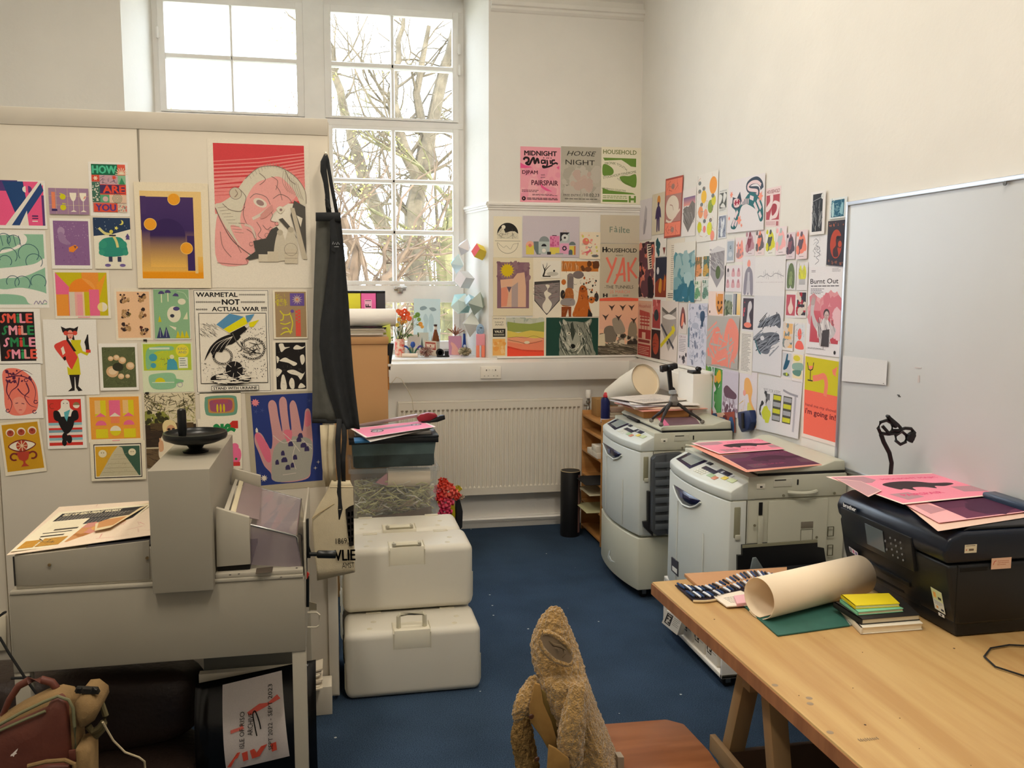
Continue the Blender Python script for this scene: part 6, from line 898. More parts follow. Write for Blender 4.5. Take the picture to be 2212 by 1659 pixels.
# sheets on the near copier
def flat(z,px,paper,lift=0,dz=(0,0,0,0),seed=1):
    q=[on('z',z,*p)+Vector((0,0,d)) for p,d in zip(px,dz)]; s=Sheet(*q,paper=paper,lift=lift,seed=seed); return s
def cowart(s,dark=False):
    bgc='#5a2c48' if dark else '#ee8fa4'; c2='#47203a' if dark else '#3e3036'; g='#6b4a58' if dark else '#b58a94'
    s.rect(.02,.03,.98,.97,bgc); s.rect(.02,.03,.98,.5,'#633250' if dark else '#f092a8'); s.poly([(.03,.05),(.3,.05),(.32,.2),(.22,.3),(.03,.28)],g); s.poly([(.1,.7),(.28,.68),(.3,.85),(.12,.9)],g); s.poly([(.72,.6),(.97,.62),(.97,.88),(.7,.8)],g)
    s.blob([(.25,.4),(.35,.32),(.5,.3),(.6,.34),(.68,.42),(.8,.44),(.82,.5),(.7,.56),(.62,.54),(.58,.62),(.52,.55),(.42,.54),(.38,.64),(.33,.56),(.28,.58)],c2)
    s.text('MIDNIGHT MAJIC',.62,.2,.07,'#8a3a5c' if dark else '#e0507c',w=.5,bold=.02); s.text('PAIRSPAIR',.35,.76,.07,'#8a3a5c' if dark else '#e0507c',w=.36,bold=.02)
zt=zB+.0365
s=flat(zt,[(1489,962),(1729,966),(1806,1002),(1612,1020)],'#e7a08c',0); s.done(AP,'peach backed sheet lying lowest on the near copier lid','print')
s=flat(zt,[(1553,984),(1724,966),(1800,1002),(1612,1017)],'#e9b0a0',.0012); cowart(s,True); s.done('film_sheet','dark plum print lying on the near copier lid','print')
s=flat(zt+.002,[(1493,960),(1669,947),(1730,969),(1554,983)],'#f0d8d4',.0016,(.006,.003,.014,.004)); cowart(s); s.done(AP,'pink print with a dark animal lying on the near copier lid','print')
# far copier: film sheet and pink corner
zt=zA+.0365
s=flat(zt,[(1404,884),(1496,893),(1512,916),(1434,920)],'#8c6a72',.0003); s.rect(.02,.02,.98,.98,'#7c6068'); s.rect(0,.0,.16,1,'#e87aa0'); s.done('film_sheet','dusky plum film sheet under the tripod on the far copier','print')
# tripod with phone clamp
t=thing('flexible_tripod','small flexible tripod with black phone clamp standing on the far copier','tripod',(1.9,4.78,zt))
H=on('y',4.78,1455,868); gm=mat('tripod_grey','#77726c',.5)
for (fx,fy),mid in (((1407,908),(1425,890)),((1428,917),(1437,880)),((1517,911),(1485,885))):
    F=on('z',zt+.014,fx,fy); Mi=on('y',(F.y+4.78)/2,*mid); m=MB(); P=[H]; 
    for k in range(1,9): s_=k/8; P.append(H*(1-s_)**2+Mi*2*s_*(1-s_)+F*s_**2+Vector((0,0,.003*math.sin(9*s_))))
    m.tube(P,[.0105-.0035*k/8+.0012*(k%2) for k in range(9)],10); lg=m.build('leg',mat('tripod_dark','#33302f',.6),t)
    m=MB(); m.lathe([(0,-.014),(.011,-.009),(.0145,0),(.011,.009),(0,.013)],F,12); m.build('foot',gm,lg)
m=MB(); m.lathe([(0,-.022),(.02,-.018),(.028,-.004),(.028,.006),(.024,.012),(.02,.03),(.012,.04),(0,.042)],H,18); m.build('hub',gm,t,sharp=30)
q=on('y',4.78,1453,848); m=MB(); m.lathe([(0,-.025),(.007,-.02),(.01,-.008),(.022,-.006),(.022,.012),(.014,.016),(0,.016)],q,16); m.build('ball_head',mat('silver_grey','#a9adb0',.35),t,sharp=30)
m=MB(); m.slab('y',4.775,[(1447,845),(1461,847),(1458,838),(1454,836),(1451,798),(1442,798)],.022); m.slab('y',4.75,[(1430,791),(1464,785),(1465,796),(1448,800),(1431,805)],.045); m.box(q.x-.045,q.x-.02,4.72,4.79,q.z+.135,q.z+.165); m.build('phone_clamp',blk,t,bevel=.004)
# blue spring clip hanging on the wall
t=thing('spring_clip','dark blue spring clip hanging on the wall beside the far copier','clip',(2.25,4.53,1.0))
m=MB(); m.slab('x',2.235,[(1593,890),(1618,886),(1622,912),(1614,930),(1601,934),(1594,918)],.04); m.build('clip_body',mat('clip_blue','#20305a',.4),t,bevel=.006)
m=MB(); m.slab('x',2.228,[(1601,893),(1605,892),(1606,925),(1602,926)],.01); m.build('clip_slot',blk,t)
s=RW([(1541,893),(1590,889),(1592,935),(1552,915)],'#9a4c3c',lift=.01); s.scat(.1,.1,.9,.9,10,.2,['#d9b49c','#6c2c28','#3f5f8c'],'blob'); s.done('card_print','rust brown collage card behind the far copier lid','card',GR)
# papers piled behind the far copier on its lid
R=random.Random(9)
t=thing('wooden_box','shallow pale wood tray on the far copier lid under the papers','tray',(1.95,5.25,zt))
q=[on('z',zt,*p) for p in ((1346,893),(1420,893))]; z0=zt
m=MB(); m.box(1.83,2.125,5.02,5.38,z0,z0+.045); m.build('tray_body',ply,t,bevel=.004)
zz=z0+.0455
for i,(px,pap,rot,lab) in enumerate((((1.78,2.22,4.98,5.40),'#e9a596',.1,'coral paper sheet at the bottom of the pile on the far copier'),((1.80,2.20,5.0,5.40),'#ead9c4',-.12,'thick cream folder in the pile on the far copier'),((1.74,2.16,5.02,5.36),'#c6bfc4',.2,'greyish crumpled sheet in the pile on the far copier'),((1.80,2.22,5.0,5.38),'#e4dfd8',-.25,'white proof sheet with black sketches on the pile'),((1.76,2.14,5.06,5.40),'#d9d0c6',.35,'top cream proof sheet with small sketches on the pile'))):
    x0,x1,y0,y1=px; cx,cy=(x0+x1)/2,(y0+y1)/2; th=.004 if i!=1 else .012
    P=[]
    for a,b in ((x0,y1),(x1,y1),(x1,y0),(x0,y0)): dx,dy=a-cx,b-cy; P.append(Vector((cx+dx*math.cos(rot)-dy*math.sin(rot),cy+dx*math.sin(rot)+dy*math.cos(rot),zz+.004*R.random())))
    s=Sheet(*P,paper=pap,th=th,seed=i+3)
    if i>1: s.scat(.1,.1,.9,.9,30,.05,['#7c7674','#a39c98'],'st',ang=0); s.lines(.1,.6,.6,.9,5,'#9a938c')
    s.done('paper_sheet',lab,'paper','papers piled on the far copier'); zz+=th+.0045
t=thing('paper_roll','fat white paper roll leaning behind the far copier','paper roll',(1.95,5.7,.95))
A=on('y',5.50,1395,822); B=on('y',5.85,1322,856); d=(B-A); m=MB()
m.tube([A,A+d*.5,B],[.115,.10,.07],28,cap=False); m.tube([B,A+d*.5,A],[.062,.094,.108],28,cap=False); m.build('roll_wrap',mat('roll_paper','#e4dccb',.7,var=.02),t)
m=MB(); m.tube([A+d*.04,A+d*.06],.112,28); m.build('roll_core',mat('roll_inner','#e6d4b4',.7),t)
# ---- printer on the table
t=thing('inkjet_printer','large black office printer with pink prints on top, standing on the table','printer',(2.04,2.57,.75))
Y0,Y1=2.28,2.87; pb=mat('printer_black','#15171a',.38,var=.08,scale=4); pn=mat('printer_navy_black','#101826',.3)
def pf(Y0,Y1,prof,nm,mm,bv=.006,par=None,seg=3): m=MB(); m.prism([(x,Y0,z) for x,z in prof],(0,Y1-Y0,0)); return m.build(nm,mm,par or t,bevel=bv,seg=seg)
pf(Y0+.01,Y1-.01,[(1.868,.752),(2.25,.752),(2.25,.80),(1.86,.80)],'base',pb)
pf(Y0,Y1,[(1.862,.79),(1.84,.86),(1.815,.985),(2.25,.985),(2.25,.79)],'body',pb,.012)
pf(Y0-.002,Y1+.002,[(1.812,.988),(1.80,1.03),(1.815,1.068),(1.86,1.084),(2.252,1.084),(2.252,.988)],'scanner_unit',pn,.014)
pf(Y0+.02,Y1-.02,[(1.88,1.084),(1.90,1.094),(2.25,1.094),(2.25,1.084)],'scanner_lid',pb,.004)
m=MB(); m.box(2.195,2.25,Y0+.02,Y0+.33,1.094,1.122); m.build('feeder_cover',mat('feeder_blue_black','#2c3c50',.3),t,bevel=.008)
# control panel, tilted
def P(y,z,d=0): 
    x=1.862+(1.815-1.862)*(z-.79)/.195 if z<.985 else 1.812; return Vector((x-d,y,z))
def pslab(y0,y1,z0,z1,d,th,nm,mm,par=None,bv=.002): m=MB(); m.prism([P(y0,z0,d),P(y1,z0,d),P(y1,z1,d),P(y0,z1,d)],(th,0,0)); return m.build(nm,mm,par or t,bevel=bv)
cp=pslab(Y0+.155,Y1-.035,.915,1.028,.016,.02,'control_panel',mat('panel_black','#1e2023',.3))
pslab(Y0+.30,Y0+.40,.935,1.01,.0175,.002,'touch_screen',mat('screen_dim','#5f6a70',.12),cp,.0)
m=MB()
for i in range(3):
    for j in range(4): c=P(Y0+.20+.027*i,.94+.02*j,.0178); m.lathe([(0,-.001),(.0038,-.001),(.0038,0)],c,8,'x')
for zz_ in (.95,.98): m.lathe([(0,-.001),(.0045,-.001),(.0045,0)],P(Y0+.285,zz_,.0178),8,'x')
m.build('keypad',mat('key_grey','#6d7074',.4),cp)
pslab(Y0+.17,Y1-.06,.862,.905,.0005,.004,'output_slot',M('#050505',.8)); pslab(Y0+.20,Y1-.05,.845,.862,.012,.02,'output_tray',pb); pslab(Y0+.17,Y1-.06,.79,.838,.0015,.004,'paper_cassette',mat('cassette_black','#1b1d20',.4)); pslab(Y0+.25,Y1-.18,.806,.816,.003,.004,'cassette_grip',M('#050505',.8))
pslab(Y0+.07,Y0+.10,.895,.91,.001,.004,'usb_port',M('#0a0a0c',.5))
def lab(par,q,paper,fn,nm='label_sticker'): s=Sheet(*q,paper=paper,th=.0006); fn(s); return s.done(nm,None,None,parent=par)
def brotxt(s): s.text('brother',.5,.5,.75,'#dfe3e6',w=.92,bold=.03)
a=.0012; s=MB()
q=[Vector((1.80,Y1-.05,1.052)),Vector((1.80,Y1-.135,1.052)),Vector((1.7995,Y1-.135,1.033)),Vector((1.7995,Y1-.05,1.033))]
s=Sheet(*[p+Vector((-.003,0,0)) for p in q],paper='#101826',th=.0002,normal=(-1,0,0)); brotxt(s); s.done('brand_lettering',None,None,parent=t)
def st1(s): s.rect(0,0,1,.5,'#c6cf9c'); s.rect(.15,.15,.4,.4,'#e0a050'); s.rect(.55,.3,.85,.42,'#3c3c3c'); s.lines(.1,.55,.9,.75,3,'#6c7c8c'); s.rect(.2,.78,.4,.9,'#d9a25c'); s.rect(.65,.82,.92,.92,'#3c4450')
lab(t,[P(Y0+.095,.885,.005),P(Y0+.045,.882,.005),P(Y0+.042,.812,.005),P(Y0+.09,.815,.005)],'#d4d7cc',st1)
lab(t,[P(Y0+.075,.808,.006),P(Y0+.048,.808,.006),P(Y0+.048,.798,.006),P(Y0+.075,.798,.006)],'#d9dcdc',lambda s:s.circ(.5,.5,.15,'#3c3c44'))
lab(t,[P(Y1-.04,.88,.004),P(Y1-.11,.88,.014),P(Y1-.11,.862,.014),P(Y1-.04,.862,.004)],'#d9d4dc',lambda s:(s.rect(.05,.1,.3,.9,'#8c8c9c'),s.rect(.4,.2,.6,.8,'#c46a94'),s.rect(.7,.2,.9,.8,'#7c6aa4')))
def yl(x0,x1,z0,z1,paper,fn): lab(t,[Vector((x0,Y0-.003,z1)),Vector((x1,Y0-.003,z1)),Vector((x1,Y0-.003,z0)),Vector((x0,Y0-.003,z0))],paper,fn)
yl(1.868,1.91,1.022,1.048,'#d6cdb4',lambda s:(s.lines(.1,.1,.9,.3,1,'#4c4438'),s.rect(.35,.5,.75,.75,'#6c5c4c'),s.rect(.1,.55,.2,.7,'#c06040')))
yl(1.965,2.035,.965,1.0,'#d9b49c',lambda s:(s.curve([(.1,.6),(.15,.3),(.25,.25)],.03,'#c0503c'),s.lines(.3,.25,.9,.75,3,'#b87c64')))
m=MB(); m.box(1.86,1.955,Y0-.0008,Y0+.002,.962,.974); m.box(1.85,1.852,Y0-.0008,Y0+.002,.80,.985); m.build('side_grip',M('#050505',.7),t)
zt=1.0945
s=flat(zt,[(2024,1022),(2212,1045),(2330,1095),(2160,1050)],'#6a3048',.0005); 
s.done('film_sheet','plum sheet edge sticking out at the back of the printer top','print')
s=flat(zt+.001,[(1952,1088),(2190,1066),(2330,1100),(2026,1148)],'#e7c6b4',.0005); s.done('paper_sheet','curled cream sheet lowest on the printer top','paper')
s=flat(zt+.006,[(1951,1088),(2190,1066),(2330,1092),(2028,1130)],'#f0b0b4',.0005,(0,0,0,0)); s.rect(.2,.02,.99,.96,'#6a3450'); s.rect(.2,.02,.99,.45,'#5c2c48'); s.scat(.4,.2,.9,.7,6,.12,['#4a2440']); s.poly([(.05,.15),(.16,.15),(.2,.5),(.05,.6)],'#c08c94'); s.done('film_sheet','dark plum print lying forward on the printer top','print')
s=flat(zt+.012,[(1784,1030),(2025,1022),(2187,1066),(1951,1090)],'#f4dcd0',.0005,(.0,0,0,0)); cowart(s); s.done(AP,'pink print with a dark animal lying on the printer top','print')
s=flat(zt+.0165,[(1806,1034),(1860,1040),(1905,1060),(1876,1074)],'#f0c4c0',.0005,(.0,0,0,0)); s.rect(.04,.04,.96,.96,'#c49aa0'); s.done('paper_sheet','small dusky pink offcut on the corner of the printer prints','paper')
# goose-neck clamp arm
t=thing('gooseneck_holder','black gooseneck phone holder rising behind the printer','holder',(2.16,3.02,.80))
yg=2.99; P3=lambda x,y,dy=0: on('y',yg+dy,x,y)
m=MB(); a=P3(1924,1022); m.tube([Vector((a.x,yg,.80)),Vector((a.x,yg,.95)),a,P3(1926,1000),P3(1921,978),P3(1909,955),P3(1903,938)],.0085,10); m.build('neck',blk,t)
m=MB()
for pts in ([(1903,938),(1897,925),(1902,912),(1915,908),(1926,914),(1928,930),(1918,938),(1905,936)],[(1915,908),(1925,905),(1940,918),(1950,930)],[(1928,930),(1940,930),(1955,925),(1968,926),(1976,935),(1972,950)],[(1935,940),(1948,932),(1958,940),(1956,955),(1945,960),(1935,952),(1935,940)],[(1906,920),(1922,938),(1938,935)]): m.tube([P3(x,y,-.01*(i%2)) for i,(x,y) in enumerate(pts)],.0065,8)
m.build('holder_loops',blk,t)
m=MB(); m.slab('y',yg-.02,[(1966,938),(1978,930),(1980,942),(1972,958),(1962,952)],.02); m.slab('y',yg-.02,[(1918,900),(1922,896),(1942,920),(1936,926)],.02); m.build('clamp_jaw',blk,t,bevel=.003)
m=MB(); m.box(a.x-.03,a.x+.03,yg-.03,yg+.03,.752,.80); m.build('clamp_base',blk,t,bevel=.004)
# ---- table, trestles and things on it
t=thing('work_table','large pine work table on trestles in the right foreground','table',(1.7,1.9,0))
A=on('z',.75,1408,1262); m=MB()
m.prism([(1.124,2.954,.705),(1.173,.55,.705),(2.27,.55,.705),(2.27,3.0,.705)],(0,0,.045)); m.build('tabletop',wood_t,t,bevel=.002)
m=MB(); m.prism([(1.1215,2.958,.703),(1.1705,.55,.703),(1.173,.55,.703),(1.124,2.954,.703)],(0,0,.040)); m.prism([(1.124,2.954,.703),(2.27,3.0,.703),(2.27,3.003,.703),(1.124,2.958,.703)],(0,0,.040)); m.build('edge_lipping',wood_e,t)
dk=M('#3c2c24',.7); m=MB(); R=random.Random(4)
for i in range(46):
    x,y=R.uniform(1.14,2.2),R.uniform(.9,2.7); r=R.uniform(.001,.0035); m.lathe([(0,.0004),(r,.0004),(r*1.1,0)],(x,y,.7501),7)
m.build('ink_spots',dk,t)['kind']='stuff'
for px in ((1860,1603),):
    c=on('z',.7505,*px); m=MB(); 
    for k in range(9): m.prism([c+Vector((.006*k,R.uniform(0,.004),0)),c+Vector((.006*k+.003,R.uniform(0,.004),0)),c+Vector((.006*k+.002,.012+R.uniform(0,.006),0)),c+Vector((.006*k-.001,.012,0))],(0,0,.0003))
    m.build('scuff_mark',M('#8a765c',.8),t)
for px in ((1750,1520),(1748,1508),(1674,1480),(1793,1582)): c=on('z',.7503,*px); m=MB(); m.lathe([(0,.0003),(.008,.0003),(.009,0)],c,9); m.build('stain',M('#97846c',.8),t)
tw=mat('trestle_wood','#9c7c54',.65,col2='#8a6a46',scale=4,stretch=(1,1,.2))
t=thing('trestle','wooden trestle leg pair under the far end of the table','trestle',(1.6,2.3,0))
def bar(a,b,w,d,m):
    a,b=Vector(a),Vector(b); ax=(b-a).normalized(); s=Vector((1,0,0)) if abs(ax.x)<.9 else Vector((0,1,0)); n=ax.cross(s).normalized(); s=n.cross(ax).normalized()
    m.prism([a+s*w/2+n*d/2,a-s*w/2+n*d/2,a-s*w/2-n*d/2,a+s*w/2-n*d/2],b-a)
for x in (1.235,2.05):
    for a,b in (((x,2.375,.704),(x,2.60,0)),((x,2.26,.704),(x,2.09,0))): m=MB(); bar(a,b,.055,.05,m); m.build('leg',tw,t,bevel=.002)
    m=MB(); bar((x-.040,2.56,.335),(x-.040,2.12,.335),.02,.055,m); m.build('side_rail',tw,t,bevel=.002)
m=MB(); bar((1.18,2.31,.665),(2.1,2.31,.665),.05,.06,m); m.build('top_bar',tw,t,bevel=.002)
m=MB(); bar((1.2,2.47,.30),(2.08,2.47,.30),.02,.1,m); m.build('cross_beam',mat('dark_beam','#4a3222',.6),t,bevel=.002)
t=thing('trestle','wooden trestle under the near end of the table, out of frame','trestle',(1.6,.9,0))
for x in (1.22,2.05):
    for a,b in (((x,.95,.70),(x,1.15,0)),((x,.85,.70),(x,.65,0))): m=MB(); bar(a,b,.035,.06,m); m.build('leg',tw,t,bevel=.002)
m=MB(); bar((1.18,.9,.665),(2.1,.9,.665),.05,.06,m); m.build('top_bar',tw,t,bevel=.002)
m=MB(); q=[on('z',.765,*p) for p in ((1478,1238),(1700,1224),(1700,1262),(1515,1270))]; m.prism([Vector((p.x,p.y,.752)) for p in q],(0,0,.012)); tag(m.build('drawing_board',mat('board_ply','#b98a60',.6),bevel=.001),'thin wooden board under the pen roll at the far table edge','board')
# paper roll on the table
A=on('z',.75,1632,1328); r=.069
A=Vector((1.335,2.545,.752+r)); B=Vector((1.80,2.70,.752+r)); m=MB()
t=thing('paper_roll','large cream paper roll lying across the green folder on the table','paper roll',(1.57,2.62,.75))
d=(B-A).normalized(); up=Vector((0,0,1)); sd_=d.cross(up).normalized(); RI=[]
for k in range(64):
    a=2*PI*1.12*k/63-2.2; rr=r-.006*k/63; RI.append([A+(up*math.sin(a)+sd_*math.cos(a))*rr,B+(up*math.sin(a)+sd_*math.cos(a))*rr])
m.add([p for q in RI for p in q],[(2*i,2*i+1,2*i+3,2*i+2) for i in range(63)],True); m.build('rolled_sheet',mat('cream_roll','#efdcc0',.6,var=.015),t,solid=.0016)
# stack of books: bottom white book, black book, mint, yellow notebook
def book(px,z0,h,cover,pages,nm,label,open_side=True,group=None):
    q=[on('z',z0+h,*p) for p in px]; q=[Vector((p.x,p.y,z0)) for p in q]; t=thing(nm,label,'book',(sum(p.x for p in q)/4,sum(p.y for p in q)/4,z0),group=group)
    cen=(q[0]+q[1]+q[2]+q[3])/4; c=mat('cover_'+cover.strip('#'),cover,.5,var=.03)
    m=MB(); m.prism([p+Vector((0,0,h-.0025)) for p in q],(0,0,.0025)); m.prism(q,(0,0,.0025)); m.prism([q[0],q[3],q[3].lerp(q[2],.03),q[0].lerp(q[1],.03)],(0,0,h)); m.build('cover',c,t,bevel=.0008)
    k=[p.lerp(cen,.03)+Vector((0,0,.0026)) for p in q]; m=MB(); m.prism(k,(0,0,h-.0052)); m.build('page_block',mat('pages_'+pages.strip('#'),pages,.8,var=.05,scale=3,stretch=(1,1,90)),t)
    return t
GBk='books and notebooks stacked beside the printer'
book([(1808,1303),(1936,1298),(1994,1346),(1860,1356)],.751,.022,'#ded6c4','#e9dcc0','book','pale thick book at the bottom of the stack by the printer',group=GBk)
book([(1800,1300),(1945,1290),(1988,1328),(1860,1338)],.7735,.018,'#262422','#cfc2a6','book','black book in the stack, above the pale thick one',group=GBk)
book([(1814,1294),(1905,1290),(1952,1314),(1852,1322)],.792,.012,'#7fc49c','#e0d6ae','notebook','mint green notebook under the yellow one',group=GBk)
book([(1816,1284),(1920,1281),(1944,1303),(1846,1308)],.8045,.012,'#dcc81e','#e6dca0','notebook','yellow notebook on top of the book stack',group=GBk)
m=MB(); q=[on('z',.756,*p) for p in ((1600,1302),(1792,1288),(1836,1350),(1680,1372))]; m.prism([Vector((p.x,p.y,.751)) for p in q],(0,0,.005)); tag(m.build('green_folder',mat('folder_green','#2f5f55',.6,var=.06,scale=20),bevel=.001),'dark green folder lying under the paper roll','folder')
m=MB(); q=[on('z',.755,*p) for p in ((1788,1300),(1806,1304),(1858,1345),(1834,1350))]; m.prism([Vector((p.x,p.y,.751)) for p in q],(0,0,.004)); tag(m.build('grey_pad',M('#8c9088',.6)),'thin grey pad between the green folder and the books','pad')
q=[on('z',.757,*p) for p in ((1540,1290),(1600,1278),(1660,1306),(1570,1312))]; s=Sheet(*q,paper='#e7dccb',th=.004); s.lines(.2,.3,.8,.8,5,'#7c7468'); s.done('price_card','small cream card with print beside the pen roll','card')
q=[on('z',.775,*p) for p in ((1585,1283),(1625,1277),(1630,1296),(1592,1300))]; m=MB(); m.prism([Vector((p.x,p.y,.757)) for p in q],(0,0,.012)); tag(m.build('sticky_pad',M('#dba8ae',.7),bevel=.001),'small block of pink sticky notes at the paper roll mouth','pad')
# roll of pens in a fabric holder
t=thing('pen_roll','unrolled dark fabric pen roll full of pens at the table corner','pen roll',(1.33,2.85,.75))
fab=mat('pen_roll_cloth','#2c2430',.85,var=.2,scale=30)
def edge(s): 
    a=on('z',.757,1458+ (1700-1458)*s,1264+12*math.sin(s*7)-20*s); b=on('z',.757,1496+(1720-1496)*s,1297-34*s+5*math.sin(s*9)); return Vector((a.x,a.y,.751)),Vector((b.x,b.y,.751))
m=MB(); m.grid(lambda u,v:(lambda e:e[0].lerp(e[1],v)+Vector((0,0,.006+.004*math.sin(12*u)*math.sin(PI*v))))(edge(u)),20,6); m.build('cloth',fab,t,solid=.005)
m=MB(); a,b=edge(.02); c,d2=edge(.5); m.tube([edge(k/12*.4)[1]+Vector((0,-.004,.005)) for k in range(13)],.0045,8); m.build('cream_hem',M('#c9b48c',.8),t)
for i in range(30):
    a,b=edge(i/31*.97+.015)
    for r_ in (0,1):
        p0=a.lerp(b,.03+.53*r_)+Vector((0,0,.0165)); p1=a.lerp(b,.40+.53*r_)+Vector((.004,0,.0165)); m=MB(); m.tube([p0,p0.lerp(p1,.1),p0.lerp(p1,.6),p1],[.0028,.0046,.0046,.0036],7)
        k=(i*7+r_*3)%3; tag(m.build('pen',(mat('pen_blue','#24406c',.25),mat('pen_dark','#22242c',.25),mat('pen_white','#dfe4ee',.25))[k]),('blue barrelled pen tucked in the fabric pen roll','black barrelled pen tucked in the fabric pen roll','white barrelled pen tucked in the fabric pen roll')[k],'pen','pens in the pen roll')
m=MB(); m.tube([on('z',.756,2330,1485),on('z',.756,2212,1460),on('z',.756,2150,1440),on('z',.756,2126,1418),on('z',.756,2140,1400),on('z',.756,2180,1393),on('z',.756,2240,1396),on('z',.756,2330,1420)],.0028,8); tag(m.build('black_cable',rub),'thin black cable looping on the table in front of the printer','cable')
# ================================================================ LEFT SIDE: PAPER CUTTING MACHINE
mg=mat('machine_enamel','#979081',.45,var=.03,scale=2.5); mg2=mat('machine_enamel_light','#a8a191',.42,var=.02,scale=3); dark=M('#26231f',.7)
t=thing('paper_cutter','big beige floor standing paper cutting machine with a black handwheel','cutting machine',(-.56,3.17,0))
YF_,YK=2.87,3.48
m=MB(); m.box(-1.0,-.113,YF_,YK,.622,.875); m.build('front_apron',mg,t,bevel=.004)
for x0,x1 in ((-1.0,-.955),(-.158,-.113)):
    for y in (YF_+.004,YK-.05): m=MB(); m.box(x0,x1,y,y+.045,0,.622); m.build('leg',mg2,t,bevel=.003)
m=MB(); m.box(-.99,-.12,YK-.05,YK-.03,.12,.16); m.build('rear_rail',mg,t,bevel=.002)
m=MB(); m.box(-.996,-.116,YF_-.004,YK,.875,.887); m.build('deck_rim',mg2,t,bevel=.003)
m=MB(); m.box(-.982,-.575,YF_+.012,YK-.02,.887,.997); bt=m.build('back_table',mg2,t,bevel=.004)
m=MB(); m.slab('y',YF_+.008,[(30,1203),(322,1168),(324,1252),(34,1266)],.006); m.build('table_side_panel',mg,bt,bevel=.001)
m=MB(); m.slab('y',YF_+.0035,[(27,1203),(30,1203),(34,1266),(31,1266)],.004); m.build('panel_gap',dark,bt)
m=MB(); 
for p in ((107,1220),(318,1205)): m.lathe([(0,-.004),(.005,-.004),(.005,0)],on('y',YF_+.006,*p),10,'y')
m.build('panel_screws',M('#6f5c3c',.4),bt)
m=MB(); m.box(-.78,-.58,YF_+.03,YK-.1,.997,1.004); m.build('dark_mat',M('#242326',.5),bt,bevel=.001)
m=MB(); m.box(-.575,-.392,2.835,YK,.862,1.255); m.build('press_housing',mg,t,bevel=.003)
m=MB(); m.lathe([(0,1.256),(.042,1.256),(.044,1.262),(.022,1.270),(.03,1.282),(.075,1.292),(.102,1.304),(.106,1.314),(.104,1.326),(.098,1.327),(.094,1.316),(.07,1.306),(.02,1.302),(0,1.302)],(-.475,3.13,0),36); hw=m.build('handwheel',mat('wheel_black','#101211',.3),t,sharp=60)
a=on('y',3.17,394,940); m=MB(); m.lathe([(.011,1.30),(.0135,1.31),(.0155,1.33),(.0150,1.385),(.014,1.398),(.008,1.402),(0,1.402)],(a.x,3.17,0),16); m.build('wheel_handle',mat('wheel_black','#101211',.3),hw,sharp=50)
# right part: deck, guards, blade carrier, transparent cover
m=MB(); m.box(-.392,-.116,YF_,YK,.887,.903); m.build('front_table',mg2,t,bevel=.003)
m=MB(); m.prism([on('z',.9035,*p) for p in ((554,1228),(590,1224),(588,1236),(552,1240))],(0,0,.0006)); m.build('table_window',M('#4c4438',.4),t)
m=MB(); 
for p in ((497,1242),(516,1240),(641,1227),(607,1247)): m=MB(); m.lathe([(0,.0005),(.004,.0005),(.004,0)],on('z',.9035,*p),8); m.build('table_hole',dark,t)
pass
m=MB(); m.slab('y',2.885,[(466,1097),(538,1118),(541,1219),(468,1225)],.02); m.build('front_guard',mg2,t,bevel=.002)
m=MB(); m.slab('y',3.36,[(503,1012),(563,1028),(563,1054),(498,1048)],.02); m.build('rear_guard',mg2,t,bevel=.002)
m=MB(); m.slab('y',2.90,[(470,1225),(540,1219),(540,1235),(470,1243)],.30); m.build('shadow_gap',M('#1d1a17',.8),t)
def ramp(p0,p1,q0,q1,th,nm,mm):      # slab from a front pair of points (y 2.90) to a rear pair (y 3.36)
    a=[on('y',2.91,*p0),on('y',2.91,*p1),on('y',3.35,*q1),on('y',3.35,*q0)]; n=(a[1]-a[0]).cross(a[3]-a[0]).normalized(); m=MB(); m.prism([p for p in a],-n*th if n.z>0 else n*th); return m.build(nm,mm,t,bevel=.002)
ramp((483,1102),(494,1105),(508,1034),(514,1036),.02,'blade_clamp',mg2); ramp((497,1106),(509,1109),(517,1037),(526,1040),.014,'blade_carrier',mat('machine_cream','#c2b698',.4)); ramp((507,1110),(560,1122),(527,1041),(566,1054),.004,'inner_deck',mat('inner_violet','#7a6a68',.4))
cov=mat('cover_acrylic','#8d7f88',.06,alpha=.42,spec=.6)
A=[on('y',2.90,*p) for p in ((541,1134),(641,1158),(652,1226),(541,1220))]; B=[on('y',3.38,*p) for p in ((563,1054),(651,1078))]
m=MB(); d=.0035
m.prism([A[0],A[1],A[2],A[3]],(0,d,0)); m.prism([A[0],A[1],B[1],B[0]],(0,0,-d)); m.prism([A[1],A[2],Vector((A[2].x,3.38,A[2].z)),B[1]],(-d,0,0)); m.build('safety_cover',cov,t)
m=MB(); m.tube([A[0],A[0].lerp(A[1],.97),A[1]+Vector((.002,0,-.006)),A[1].lerp(A[2],.2)],.0032,8); m.tube([B[0],B[1]],.0022,8); m.tube([A[1],B[1]],.0025,8); m.build('cover_edge',mat('chrome','#b8b8b4',.25,1),t)
m=MB(); m.slab('y',2.893,[(650,1162),(653,1164),(656,1222),(653,1224)],.004); m.tube([on('y',2.89,645,1153),on('y',2.89,651,1155),on('y',2.89,653,1166)],.0025,6); m.build('cover_stay',dark,t)
m=MB(); m.box(-.113,-.106,2.89,3.40,.86,1.055); m.build('side_plate',mg2,t,bevel=.002)
m=MB(); m.slab('y',2.91,[(661,1122),(667,1121),(668,1180),(672,1192),(671,1206),(662,1206)],.012); m.slab('y',2.91,[(661,1206),(664,1206),(664,1240),(668,1246),(668,1312),(661,1312)],.012); m.build('crank_arm',mat('wheel_black','#101211',.3),t,bevel=.002)
